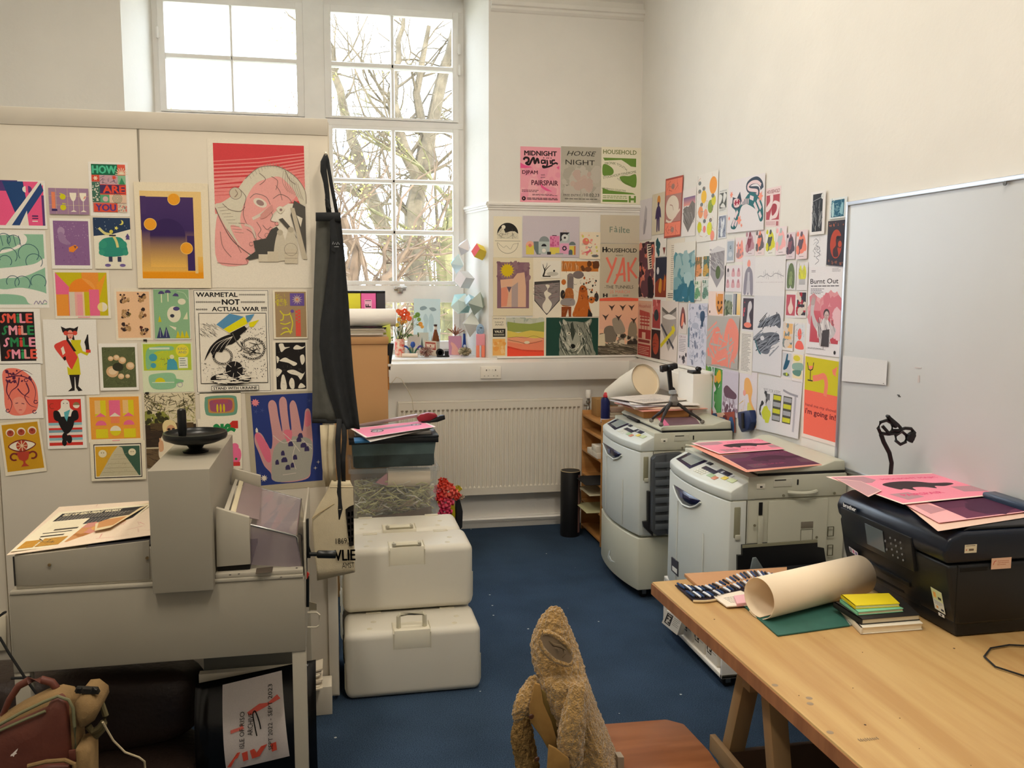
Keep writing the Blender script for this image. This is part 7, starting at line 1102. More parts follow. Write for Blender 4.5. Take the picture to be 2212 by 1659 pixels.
a=on('y',2.905,668,1197); b=on('y',2.905,726,1198); m=MB(); m.tube([a,a.lerp(b,.3)],.007,12); m.tube([a.lerp(b,.28),a.lerp(b,.33),b.lerp(a,.04),b],[.010,.013,.013,.011],16); m.build('crank_handle',mat('wheel_black','#101211',.3),t)
m=MB(); m.slab('y',2.90,[(663,1236),(668,1240),(664,1250),(661,1250)],.01); m.build('red_tab',M('#b02c24',.5),t)
m=MB(); q=[on('y',2.99,*p) for p in ((664,1323),(684,1323),(690,1328),(690,1350),(684,1355),(664,1355))]; m.tube(q,.0035,8); m.build('wire_handle',M('#d9d0bc',.4),t)
m=MB(); m.slab('y',2.995,[(668,1300),(684,1304),(684,1318),(668,1318)],.004); m.build('grey_tag',M('#8c8470',.6),t)
# prints lying on the back table
s=Sheet(on('y',3.42,128,1098),on('y',3.42,330,1084),on('y',2.97,330,1152),on('y',2.87,14,1203),paper='#e6d3bc',th=.0015,lift=.004,normal=(0,0,1)); s.scat(.55,.3,.98,.95,24,.05,['#d9a59a','#dcc0ac'],'st'); s.scat(.4,.02,.9,.3,10,.05,['#d9b8a8'],'st'); s.done(AP,'large cream map print lowest on the cutting machine table','print')
s=Sheet(on('y',3.28,128,1112)+Vector((0,0,.004)),on('y',3.36,330,1094)+Vector((0,0,.006)),on('y',2.97,232,1170)+Vector((0,0,.014)),on('y',2.89,22,1199)+Vector((0,0,.006)),paper='#e6dcc0',th=.001,lift=.004,normal=(0,0,1),seed=5)
s.rect(.06,.06,.97,.28,'#2c2c2e'); 
for i in range(26):
    for j in range(4): s.poly([(.07+.035*i+.012*(j%2),.17+.03*j),(.085+.035*i+.012*(j%2),.16+.03*j),(.1+.035*i+.012*(j%2),.17+.03*j),(.085+.035*i+.012*(j%2),.18+.03*j)],'#b5ae9c') if False else None
s._c('#9d978a')
for i in range(24):
    for j in range(4): u,v=.08+.036*i,.17+.028*j; s.add([s.P(u,v),s.P(u+.018,v+.014),s.P(u+.036,v),s.P(u+.018,v-.003)],[(0,1,2,3)],False)
s.text('ISLE OF RISO PRINT WORKS',.4,.11,.07,'#cfc6a8',w=.6,bold=.03); s.rect(.45,.28,.97,.45,'#35353a'); s._c('#8d887c')
for i in range(12):
    for j in range(5): u,v=.47+.04*i,.31+.03*j; s.add([s.P(u,v),s.P(u+.018,v+.014),s.P(u+.036,v),s.P(u+.018,v-.003)],[(0,1,2,3)],False)
s.rect(.1,.32,.42,.5,'#e2d8bb'); s.rect(.2,.52,.45,.56,'#4a443a'); s.rect(.12,.6,.42,.62,'#3a352e'); s.rect(.14,.68,.38,.71,'#3a352e'); s.rect(.5,.48,.96,.92,'#c58f5c'); s.scat(.52,.5,.95,.9,16,.08,['#c88a7c','#a9703c','#d9a060']); s.rect(.04,.78,.2,.96,'#c08c34'); s.rect(.22,.76,.46,.96,'#b98a3c'); s.scat(.05,.78,.45,.95,14,.06,['#3c3a34','#d9b060','#8c6c2c'],'st')
s.done(AP,'folded proof spread with a checker band and orange photos on the cutter','print')
s=Sheet(on('y',3.36,210,1112)+Vector((0,0,.010)),on('y',3.38,330,1096)+Vector((0,0,.014)),on('y',3.05,240,1158)+Vector((0,0,.020)),on('y',3.03,205,1160)+Vector((0,0,.016)),paper='#dcc9a0',th=.001,lift=.004,normal=(0,0,1)); s.rect(.1,.1,.9,.5,'#4a4640'); s.rect(.1,.55,.9,.9,'#c58f5c'); s.done('paper_sheet','narrow folded proof lying uppermost on the cutter table','paper')
# wall socket and black cable at the far left
t=thing('wall_socket','white wall socket behind the black cable at the far left','socket',(-1.37,3.79,.5)); m=MB(); m.slab('y',3.805,[(-30,1335),(12,1330),(14,1405),(-30,1410)],.012); m.build('socket_plate',M('#d9cfb8',.5),t,bevel=.003)
m=MB(); m.tube([on('y',2.8,*p) for p in ((-60,1400),(-20,1345),(0,1330),(8,1324))]+[on('y',2.86,12,1322)],.004,6); m.tube([on('y',2.8,*p) for p in ((-60,1360),(-20,1370),(0,1378),(20,1412),(45,1450),(58,1470),(80,1500))],.0042,8); m.tube([on('y',2.8,*p) for p in ((24,1465),(58,1464),(66,1462))],.0042,6); tag(m.build('black_cable',rub),'thick black cable running down the left edge behind the backpack','cable')
# ---- dark leather sofa under the machine
lea=mat('brown_leather','#2d211c',.42,var=.15,scale=9,bump=.25,bscale=60)
t=thing('leather_sofa','low dark brown leather sofa pushed under the cutting machine','sofa',(-1.1,3.3,0))
def pillow(x0,x1,y0,y1,z0,z1,nm,k=3.2,wr=0,par=None):
    m=MB(); cx,cy,cz=(x0+x1)/2,(y0+y1)/2,(z0+z1)/2; NU,NV=40,24; 
    def f(u,v):
        a=2*PI*u; b=PI*(v-.5); e=2/k
        s=lambda w:math.copysign(abs(w)**e,w)
        x=s(math.cos(b))*s(math.cos(a)); y=s(math.cos(b))*s(math.sin(a)); z=s(math.sin(b))
        w=1+wr*(math.sin(17*z*3+5*y)*max(0,x)**4)
        return (cx+x*(x1-x0)/2*w,cy+y*(y1-y0)/2,cz+z*(z1-z0)/2)
    m.grid(f,NU,NV); return m.build(nm,lea,par or t,weld=True,sharp=180,disp=(.012,.12))
pillow(-1.75,-.50,3.12,3.42,.17,.475,'back_cushion',4,.012); pillow(-1.75,-.50,2.93,3.40,.035,.20,'seat_cushion',4,.01)
m=MB(); m.box(-1.7,-.52,2.95,3.41,.0,.06); m.build('sofa_base',M('#1c1613',.7),t,bevel=.01)
m=MB(); m.tube([on('y',2.50+.012*i,*p) for i,p in enumerate(((222,1560),(232,1578),(245,1600),(270,1625),(300,1636),(312,1645),(314,1665),(312,1740)))]+[Vector((-.50,2.66,.15)),Vector((-.49,2.68,.02)),Vector((-.40,2.70,.004))],.003,8); tag(m.build('white_cord',M('#b8a888',.7)),'thin cream cord trailing from the backpack over the sofa','cord')
# ---- archive portfolio
t=thing('archive_portfolio','black plastic portfolio labelled as the riso archive under the cutter','portfolio',(-.29,3.1,.0))
def bz(z): return -.10*math.sin(PI*min(1,max(0,z/.46)))**.8
m=MB(); m.grid(lambda u,v:(lambda x,z:(x,3.16+bz(z),z))(-.505+.415*u,.0+(.425+.04*u)*v),8,20); m.build('cover',mat('portfolio_black','#0e0e0f',.22),t,solid=.004)
m=MB(); m.box(-.50,-.10,3.17,3.20,.0,.44); m.build('papers_inside',mat('papers_edge','#d9d0bd',.8),t)
TL,TR,BR,BL=(-.413,3.16,.417),(-.210,3.16,.444),(-.186,3.16,.155),(-.405,3.16,.115)
s=Sheet(TL,TR,BR,BL,paper='#ddd2cc',lift=.0035,normal=(0,-1,0)); s.v=[];s.f=[];s.m=[];s.sm=[];s.c=[]
s.grid(lambda u,v:tuple(s.P(u,v)),4,16,False); s.off+=.003
s.poly([(.4,.33),(.6,.27),(.85,.29),(.9,.22),(.95,.27),(.6,.34),(.42,.37)],'#ee6a5c'); s.poly([(.12,.48),(.28,.47),(.3,.44),(.34,.5),(.12,.52)],'#ee7a6c')
s.text('ISLE OF RISO',.3,.52,.055,'#26221f',w=.42*s.A,rot=-86); s.text('ARCHIVE',.44,.47,.06,'#26221f',w=.25*s.A,rot=-84); s.text('SEPT 2022 - SEPT 2023',.76,.47,.05,'#26221f',w=.74*s.A,rot=-86); s.curve([(.53,.62),(.5,.45),(.49,.36),(.53,.34),(.58,.45),(.6,.55)],.02,'#26221f')
for P_ in ([(.02,.94),(.2,.77),(.25,.77),(.2,.84),(.16,.85),(.08,.95)],[(.27,.79),(.36,.78),(.36,.9),(.28,.91)],[(.4,.78),(.47,.77),(.5,.83),(.58,.76),(.68,.75),(.54,.89),(.42,.9)],[(.73,.76),(.82,.75),(.82,.86),(.74,.87)]): s.poly(P_,'#ee5a44')
for i,v in enumerate(s.v): v.y+=bz(v.z)
s.done('archive_label',None,None,parent=t)
m=MB(); m.box(-.49,-.17,3.215,3.42,.0,.52); tag(m.build('grey_crate',M('#5a5a54',.6),bevel=.01),'dark grey crate standing behind the archive portfolio','crate')
m=MB(); m.box(-.125,-.04,3.66,3.77,0,.125); tag(m.build('paper_block',M('#cfc6b4',.8),bevel=.002),'block of pale paper standing on the floor behind the cutter leg','paper')
for k in range(7):
    m=MB(); q=[on('y',3.62-.01*k,*p) for p in ((640,1462+6*k),(697-3*(k%3),1444+7*k+3*(k%2)),(697-3*(k%3),1447+7*k+3*(k%2)),(640,1466+6*k))]; m.prism(q,(0,.10,0)); tag(m.build('paper_sheet',M(('#d6cbb6','#bdb3a2','#e2d8c4')[k%3],.8)),('uppermost','second','third','fourth','fifth','sixth','lowest')[k]+' loose paper in the fan sticking out behind the cutter leg','paper','papers fanned out behind the cutter leg')
# ---- backpack
t=thing('backpack','brown leather and tan canvas backpack slumped in the bottom left corner','backpack',(-.85,2.5,.35))
can=mat('tan_canvas','#7f6540',.85,var=.08,scale=30,bump=.2,bscale=250); bl=mat('rust_leather','#5c3024',.5,var=.12,scale=12,bump=.1,bscale=80); oli=mat('olive_canvas','#5c5236',.85,var=.1,scale=20)
def outline(px,y): return [on('y',y,*p) for p in px]
def puff(px,y,th,bul,nm,mm,par=t,inner=.0):    # outline with a bulging front
    O=outline(px,y); c=sum(O,Vector())/len(O); R=[[p+Vector((0,th,0)) for p in O],[p for p in O]]
    for k in (.94,.8,.55,.25): R.append([c.lerp(p,k)+Vector((0,-bul*(1-k**2)**.5,0)) for p in O])
    m=MB(); m.loft(R); return m.build(nm,mm,par,sharp=70)
body=[(-60,1600),(0,1555),(40,1530),(90,1506),(125,1495),(150,1500),(163,1520),(170,1560),(175,1620),(178,1800),(-60,1800)]
puff(body,2.52,.05,.03,'main_body',can)
puff([(-60,1612),(0,1572),(50,1552),(100,1530),(110,1514),(128,1508),(143,1520),(148,1570),(152,1625),(150,1795),(-60,1795)],2.487,.03,.02,'front_panel',bl)
m=MB(); m.tube(outline([(-50,1598),(0,1565),(45,1540),(95,1516),(125,1504),(148,1512),(158,1530),(161,1570),(164,1625)],2.478),.0045,8); m.tube(outline([(-50,1612),(0,1578),(50,1556),(98,1536)],2.472),.004,8); m.build('zip',mat('zip_green','#6c6a4c',.6),t)
m=MB(); m.tube(outline([(60,1655),(100,1645),(140,1642),(160,1650),(162,1680)],2.44),.006,8); m.build('pocket_zip',can,t)
puff([(40,1780),(60,1662),(100,1652),(150,1652),(158,1780)],2.46,.02,.02,'front_pocket',bl)
m=MB(); m.slab('y',2.455,[(148,1622),(162,1620),(164,1645),(149,1646)],.006); m.build('leather_tab',bl,t,bevel=.001)
s=Sheet(*[on('y',2.448,*p) for p in ((20,1615),(44,1615),(44,1640),(20,1640))],paper='#6e3a2c',lift=.0,normal=(0,-1,0)); s.v=[];s.f=[];s.m=[];s.sm=[];s.c=[]; s.poly([(.5,.3),(.8,.05),(.7,.3),(.6,.4),(.7,.5),(.5,.6),(.4,.8),(.3,.7),(.1,.75),(.15,.6),(.3,.5)],'#e2d6cc'); s.done('white_emblem',None,None,parent=t)
m=MB(); m.tube(outline([(6,1545),(20,1512),(40,1482),(62,1470),(90,1468),(112,1474),(121,1485),(122,1502)],2.56),[.008,.009,.010,.011,.011,.011,.011,.010],10); m.build('grab_handle',bl,t)
puff([(162,1518),(175,1502),(195,1500),(215,1515),(217,1530),(205,1555),(185,1568),(175,1570),(166,1550)],2.50,.10,.03,'side_wing',can)
puff([(164,1618),(185,1612),(196,1622),(198,1790),(168,1790)],2.47,.08,.02,'bottle_pocket',can)
m=MB(); m.tube(outline([(203,1502),(220,1520),(228,1545),(225,1560),(222,1575),(205,1590),(190,1605)],2.54),[.006,.008,.009,.009,.009,.012,.014],8); m.tube(outline([(190,1568),(200,1580),(215,1572),(224,1560)],2.53),.010,8); m.build('side_strap',oli,t)
m=MB(); m.slab('y',2.50,[(163,1488),(208,1490),(213,1500),(163,1498)],.02); m.tube(outline([(163,1494),(166,1486),(176,1486),(178,1494)],2.495),.003,6); m.tube(outline([(197,1494),(200,1487),(210,1489),(211,1496)],2.495),.003,6); m.build('strap_buckle',M('#1d1a16',.4),t)
t=thing('low_stool','low dark stool carrying the backpack, at the bottom left corner','stool',(-.8,2.53,0))
zs=on('y',2.5,60,1802).z-.002; m=MB(); m.box(-1.02,-.62,2.42,2.68,zs-.03,zs); m.build('seat',M('#33241c',.5),t,bevel=.005)
for x in (-1.0,-.66):
    for y in (2.44,2.64): m=MB(); m.box(x,x+.03,y,y+.03,0,zs-.03); m.build('leg',M('#33241c',.5),t,bevel=.002)
# ================================================================ APRON AND TOTE BAG ON THE BOARD EDGE
def interp(rows,y):
    for a,b in zip(rows,rows[1:]):
        if a[0]<=y<=b[0]: k=(y-a[0])/(b[0]-a[0]); return [p+(q-p)*k for p,q in zip(a[1:],b[1:])]
    return list(rows[-1][1:])
def drape(rows,Y,amp,freq,ph=0,nu=26,nv=30,tw=0):
    y0,y1=rows[0][0],rows[-1][0]
    def f(u,v):
        y=y0+(y1-y0)*v; l,r=interp(rows,y); p=on('y',Y,l+(r-l)*u,y)
        return (p.x,p.y+amp*math.sin(freq*u*PI+ph+tw*v)*(.3+.7*v)-.006*math.sin(PI*u),p.z)
    return f
t=thing('apron','long charcoal canvas apron hanging from the board edge by its neck strap','apron',(-.01,3.72,1.2))
agr=mat('apron_inside','#565650',.85,var=.06,scale=30,bump=.15,bscale=300); adk=mat('apron_outside','#26282a',.85,var=.1,scale=30,bump=.15,bscale=300)
g=[(462,683,716),(480,683,717),(560,680,714),(650,677,707),(750,675,700),(850,675,715),(908,674,740)]
m=MB(); m.grid(drape(g,3.74,.008,2.5),20,24); m.build('inside_panel',agr,t,solid=.002)
d_=[(463,712,735),(490,713,738),(520,713,741),(560,711,745),(600,706,748),(650,700,753),(700,692,756),(750,690,759),(800,697,763),(850,709,768),(900,725,774),(926,738,777)]
m=MB(); m.grid(drape(d_,3.715,.014,3.1,.4,tw=1.2),30,34); m.build('outside_panel',adk,t,solid=.0025)
m=MB(); m.grid(drape([(459,682,735),(478,682,736)],3.708,.003,2),12,2); m.build('top_hem',adk,t,solid=.004)
m=MB(); m.grid(drape([(905,674,738),(914,674,739)],3.738,.006,2.5),10,2); m.build('bottom_hem',adk,t,solid=.004)
def strap(px,Y,w,nm,mm,par,dy=0):
    P=[on('y',Y-dy*i,*p) for i,p in enumerate(px)]; m=MB(); L=[];R_=[]
    for i,p in enumerate(P):
        d=(P[min(i+1,len(P)-1)]-P[max(i-1,0)]).normalized(); n=d.cross(Vector((0,1,0))).normalized(); ww=w[i] if isinstance(w,list) else w
        L.append(p+n*ww/2+Vector((0,.004*math.sin(i*1.3),0))); R_.append(p-n*ww/2-Vector((0,.004*math.sin(i*1.3),0)))
    m.add(L+R_,[(i,i+1,len(P)+i+1,len(P)+i) for i in range(len(P)-1)],True); return m.build(nm,mm,par,solid=.003)
strap([(712,470),(708,440),(707,420),(704,395),(699,370),(699,350),(704,334)],3.715,[.02,.02,.018,.02,.026,.024,.014],'neck_strap',adk,t); strap([(729,468),(724,440),(717,405),(711,370),(707,345),(704,334)],3.72,[.014]*5+[.012],'neck_strap',adk,t)
m=MB(); m.tube([on('y',3.705,*p) for p in ((704,430),(709,438),(708,446),(714,452))],.006,8); m.build('strap_knot',adk,t)
m=MB(); m.slab('y',3.696,[(712,478),(722,470),(730,520),(724,545),(716,540)],.004); m.build('folded_strap',adk,t)
m=MB(); m.tube([on('y',3.69,*p) for p in ((718,528),(720,522),(722,528),(725,524),(727,529),(730,523),(733,528))],.0012,5); m.tube([on('y',3.69,*p) for p in ((722,533),(732,533))],.001,5); m.build('stitched_script',M('#b9bcc0',.7),t)
strap([(733,905),(730,950),(731,1000),(733,1040),(732,1075),(735,1100),(734,1122)],3.69,[.02,.022,.02,.012,.02,.02,.008],'waist_strap',adk,t); strap([(743,915),(744,950),(741,990),(742,1040)],3.70,[.022,.02,.02,.018],'waist_strap',adk,t)
t=thing('coat_hook','small white hook at the pin board edge holding the apron','hook',(-.02,3.78,2.36)); m=MB(); m.tube([on('y',3.80,703,330),on('y',3.73,704,330),on('y',3.715,704,336),on('y',3.705,704,330)],.004,8); m.build('hook_wire',M('#e6e0d0',.4),t)
t=thing('tote_bag','cream canvas tote bag with black print hanging below the apron','bag',(0,3.7,.55))
cr=mat('cream_canvas','#d0c2a2',.85,var=.04,scale=20,bump=.2,bscale=260)
tb=[(1040,716,756),(1052,712,763),(1075,700,763),(1090,690,764),(1120,674,764),(1150,675,765),(1200,680,766),(1236,685,767),(1254,690,706)]
tb=[(1040,716,756),(1052,712,763),(1075,700,763),(1090,690,764),(1120,674,764),(1150,675,765),(1200,680,766),(1236,685,767)]
def bagY(u,v): return 3.70-.012*math.sin(PI*u)*math.sin(PI*(.1+.9*v))
def bagf(u,v):
    y=1040+(196+18*(1-u)*(v>.99))*v; l,r=interp(tb,min(y,1236)); p=on('y',bagY(u,v),l+(r-l)*u,y); return tuple(p)
m=MB(); m.grid(bagf,20,24); m.build('front_panel',cr,t,solid=.003)
m=MB(); m.grid(lambda u,v:(lambda p:(p[0],p[1]+.022,p[2]))(bagf(u,v)),12,12); m.build('back_panel',cr,t,solid=.003)
m=MB(); m.tube([Vector(bagf(u/10,.06))+Vector((0,-.002,0)) for u in range(11)],.0025,6); m.build('top_seam',cr,t)
m=MB(); m.tube([on('y',3.688,*p) for p in ((674,1120),(690,1108),(706,1098),(722,1088))],.0022,6); m.build('fold_crease',M('#b39f78',.85),t)
strap([(700,918),(702,960),(705,1010),(712,1050)],3.735,.034,'bag_handle',cr,t); strap([(718,918),(716,960),(717,1010),(720,1046)],3.72,.028,'bag_handle',cr,t)
TL,TR,BR,BL=[on('y',3.684,*p) for p in ((672,1040),(768,1040),(768,1250),(672,1250))]
s=Sheet(TL,TR,BR,BL,paper='#d0c2a2',normal=(0,-1,0)); s.v=[];s.f=[];s.m=[];s.sm=[];s.c=[]; k='#1c1815'
def bu(x): return (x-672)/96
def bv(y): return (y-1040)/210
s.text('1869',bu(737),bv(1168),.058,k,w=.25,rot=-3); s.text('VLIE',bu(745),bv(1199),.11,k,w=.46,rot=-2,bold=.02); s.text('AMST',bu(752),bv(1221),.055,k,w=.28,rot=-4); s.lines(bu(742),bv(1208),.98,bv(1212),1,k,jit=0)
s.poly([(bu(746),bv(1100)),(bu(754),bv(1094)),(bu(764),bv(1090)),(.96,bv(1178)),(bu(754),bv(1180))],k)
for i in range(5): s.rect(bu(751),bv(1106+14*i),bu(756),bv(1115+14*i),'#d0c2a2'); s.rect(bu(759),bv(1104+14*i),bu(763),bv(1113+14*i),'#d0c2a2')
for v in s.v: v.y=3.6845
s.done('bag_print',None,None,parent=t)
# ================================================================ WHITE DRUM CASES
cs=mat('case_cream','#d2cdbf',.4,var=.015,scale=3); csh=mat('case_recess','#c9c2ac',.45)
def drum_case(label,up=False):
    t=thing('drum_case',label,'case',(0,0,0),group='cream drum cases stacked in front of the crates'); W_,D_,H_=.605,.285,.305
    m=MB(); m.box(0,W_,0,D_,.0,H_); sh=m.build('shell',cs,t,bevel=.035,seg=6)
    m=MB(); e_=[(-.0005,.16),(-.0005,.045),(.004,.026),(.016,.013),(.036,.0085)]; m.tube([(x,.002+(0 if 0 else .0),z) for x,z in e_[:0]]+[(x+.001,.034,z+.0) for x,z in e_]+[(W_-x-.001,.034,z) for x,z in e_[::-1]],.0045,6); m.build('rim_seam',mat('case_rim','#c6c0aa',.45),t)
    for x in (.10,W_-.16): m=MB(); m.box(x,x+.07,D_-.05,D_-.02,H_-.002,H_+.003); m.build('hinge_tab',csh,t,bevel=.002)
    m=MB(); m.box(.215,.375,-.0012,.10,H_-.085,H_+.0022); m.build('handle_recess',mat('case_recess_l','#e2dcc8',.4),t,bevel=.004)
    for x in (.213,.377): m=MB(); m.prism([(x-.003,-.003,H_-.085),(x+.003,-.003,H_-.085),(x+.003,-.003,H_-.02),(x+.003,.02,H_+.004),(x+.003,.10,H_+.004),(x-.003,.10,H_+.004),(x-.003,.02,H_+.004),(x-.003,-.003,H_-.02)][0:0] or [(x-.002,-.0025,H_-.085),(x-.002,-.0025,H_-.012),(x-.002,.012,H_+.0045),(x-.002,.10,H_+.0045),(x-.002,.10,H_-.02),(x-.002,.02,H_-.085)],(.004,0,0)); m.build('recess_edge',csh,t)
    m=MB()
    if up: P=[(.237,.03,H_-.005),(.237,.032,H_+.055),(.245,.032,H_+.064),(.345,.032,H_+.064),(.353,.032,H_+.055),(.353,.03,H_-.005)]
    else: P=[(.237,.05,H_+.006),(.237,.022,H_+.012),(.240,.008,H_+.012),(.350,.008,H_+.012),(.353,.022,H_+.012),(.353,.05,H_+.006)]
    m.tube(P,.0105 if not up else .010,4); h=m.build('handle',mat('case_handle','#cfc9b2',.45),t,bevel=.002)
    if not up:
        m=MB(); m.box(.2285,.245,-.001,.017,H_+.004,H_+.020); m.box(.345,.3615,-.001,.017,H_+.004,H_+.020); m.build('handle_end',M('#a5a08e',.5),h,bevel=.002)
    for x in (.11,.13,.49,.51):
        m=MB(); m.lathe([(0,.0015),(.011,.0015),(.013,0)],(x,.05+.08*(x in (.13,.51)),H_),12); m.build('rivet',csh,t)
    m=MB(); m.box(-.003,.004,.05,.10,H_-.115,H_-.05); m.build('side_latch',csh,t,bevel=.002)
    return t
c1=drum_case('front bottom cream drum case with its handle raised',True); c1.location=(.018,3.765,.0)
c0=drum_case('upper front cream drum case with its handle folded down')
sp=[(.016,3.985,.3125),(.004,4.285,.3135),(.014,4.095,0.0),(.004,4.385,0.0)]
labs=['upper front cream drum case with its handle folded down','upper rear cream drum case just before the clear crates','lower middle cream drum case hidden under the upper ones','lower rear cream drum case hidden under the upper ones']
for i,(p,l) in enumerate(zip(sp,labs)):
    o=c0 if i==0 else copy_tree(c0); o.location=p; o['label']=l
    if i>1:
        for ch in [x for x in C.objects if x.parent and (x.parent==o or x.parent.parent==o) and x.name.startswith('handle') and not x.name.startswith('handle_recess')]: bpy.data.objects.remove(ch)
# ================================================================ CRATES, TRIMMER
def crate(x0,x1,y0,y1,z0,z1,nm,label,mm,lid=None,lidm=None):
    t=thing(nm,label,'crate',((x0+x1)/2,(y0+y1)/2,z0)); m=MB(); th=.004; k=.02
    m.add([(x0+k,y0+k,z0),(x1-k,y0+k,z0),(x1-k,y1-k,z0),(x0+k,y1-k,z0),(x0,y0,z1),(x1,y0,z1),(x1,y1,z1),(x0,y1,z1)],[(0,3,2,1),(0,1,5,4),(1,2,6,5),(2,3,7,6),(3,0,4,7)],False); m.build('tub',mm,t,solid=th)
    m=MB(); m.box(x0-.012,x1+.012,y0-.012,y0+.004,z1-.022,z1+.004); m.box(x0-.012,x1+.012,y1-.004,y1+.012,z1-.022,z1+.004); m.box(x0-.012,x0+.004,y0,y1,z1-.022,z1+.004); m.box(x1-.004,x1+.012,y0,y1,z1-.022,z1+.004); m.build('rim',lidm or mm,t,bevel=.002)
    if lid: m=MB(); m.box(x0-.014,x1+.014,y0-.014,y1+.014,z1+.004,z1+lid); m.build('lid',lidm,t,bevel=.005)
    return t
clear=mat('clear_plastic','#aeb8be',.12,alpha=.13,spec=.6); teal=mat('smoky_plastic','#4e5f60',.2,alpha=.9,var=.25,scale=5); 
t=crate(.07,.53,4.66,5.06,.18,.852,'clear_crate','tall clear plastic crate full of paper offcuts',clear); 
for x in (.12,.46): m=MB(); m.box(x,x+.04,4.70,5.0,.0,.18); m.build('crate_foot',mat('clear_foot','#9aa0a2',.3),t)
R=random.Random(6); m=MB(); 
for i in range(260):
    a=Vector((R.uniform(.10,.50),R.uniform(4.675,4.80),R.uniform(.58,.755))); d=Vector((R.gauss(0,1),R.gauss(0,.25),R.gauss(0,.42))).normalized()*R.uniform(.04,.13); b=a+d
    for p in (a,b): p.x=min(.515,max(.09,p.x)); p.y=min(5.0,max(4.672,p.y)); p.z=min(.77,max(.25,p.z))
    n=Vector((0,R.gauss(0,.3),1)).normalized()*R.uniform(.004,.010); c=(a+b)/2+Vector((0,R.uniform(-.004,.01),R.gauss(0,.012))); c.y=max(4.672,c.y); m.mi=R.choice((0,0,0,1,2)); m.add([a,c,b,b+n,c+n,a+n],[(0,1,4,5),(1,2,3,4)],True)
o=m.build('paper_offcuts',[M('#d3cc92',.8),M('#ece4d0',.8),M('#b09a7c',.8)],weld=False,solid=.0006); tag(o,'tangle of thin cream and green paper offcuts in the clear crate','paper offcuts',kind='stuff')
m=MB(); m.box(.09,.51,4.80,5.03,.25,.72); tag(m.build('offcut_bulk',mat('offcut_mass','#a89a7c',.9,var=.4,scale=40),bevel=.02),'compressed brown paper mass behind the offcuts in the crate','paper')
m=MB(); m.prism([(.15,4.675,.52),(.50,4.675,.545),(.50,4.675,.63),(.36,4.675,.60),(.16,4.675,.585)],(0,.01,0)); tag(m.build('cardboard_piece',M('#7d6650',.85)),'brown cardboard piece pressed against the front of the clear crate','cardboard')
A=Vector((.265,4.73,.79)); m=MB(); m.tube([A,A+Vector((.23,.01,-.01))],.052,20); tag(m.build('paper_roll',mat('cream_roll','#efdcc0',.6)),'short cream paper roll lying in the clear crate','paper roll')
m=MB(); m.prism([(.20,4.69,.77),(.265,4.69,.82),(.265,4.69,.75)],(0,.01,0)); tag(m.build('pink_offcut',M('#c98c94',.8)),'pink paper corner beside the roll in the clear crate','paper')
t=crate(.075,.525,4.655,5.06,.857,1.01,'smoky_crate','smoky teal plastic crate with dark lid stacked on the clear crate',teal,.018,mat('lid_dark','#12161a',.3))
m=MB(); m.box(.085,.515,4.665,5.05,.863,.94); m.build('crate_filling',mat('crate_fill','#333f40',.6,var=.3,scale=9),t)
t=thing('paper_trimmer','grey rotary paper trimmer with red handle on top of the crates','paper trimmer',(.3,4.85,1.029))
m=MB(); m.box(.095,.50,4.66,4.98,1.029,1.046); m.build('base_board',M('#6d6a66',.5),t,bevel=.003)
a=on('y',4.90,762,926); b=on('y',4.90,903,901); m=MB(); d=b-a; n=Vector((-d.z,0,d.x)).normalized(); m.prism([a,b,b+n*.016,a+n*.016],(0,.03,0)); m.build('cutting_arm',mat('arm_pinkgrey','#a58f8e',.35,.3),t,bevel=.002)
m=MB(); m.slab('y',4.885,[(900,903),(908,896),(925,891),(942,894),(946,900),(930,909),(905,912)],.035); m.build('red_grip',mat('grip_red','#8c2530',.35),t,bevel=.006)
m=MB(); m.slab('y',4.88,[(908,911),(930,909),(946,901),(950,898),(961,897),(962,906),(945,912),(915,915)],.03); m.build('black_grip',blk,t,bevel=.004)
zt=1.05
s=flat(zt,[(770,935),(911,912),(936,925),(800,955)],'#c9c2bd',.0005); s.done('paper_sheet','grey backing sheet under the pink print on the trimmer','paper')
s=flat(zt+.004,[(757,928),(911,909),(942,924.6),(790,951)],'#efe2e0',.0005,(.004,.0,.012,.012)); s.rect(.03,.04,.97,.96,'#f093b4'); s.rect(.2,.3,.85,.5,'#9c8a9c'); s.circ(.25,.55,.085,'#5a5260'); s.circ(.25,.55,.065,'#cfc6cf'); s.circ(.83,.42,.075,'#5a5260'); s.circ(.83,.42,.055,'#cfc6cf')
for u,v in ((.25,.55),(.83,.42)):
    for k in range(6): s.line([(u,v),(u+.06*math.cos(k),v+.06*math.sin(k)/s.A)],.008,'#5a5260')
s.done(AP,'pink print of a grey wheeled shape curling on the trimmer','print')
m=MB(); m.prism([on('z',1.03,*p) for p in ((764,950),(800,948),(802,956),(766,958))],(0,0,.012)); tag(m.build('blue_tape_box',M('#2c6a9c',.5),bevel=.002),'small blue box at the left corner of the smoky crate lid','box')
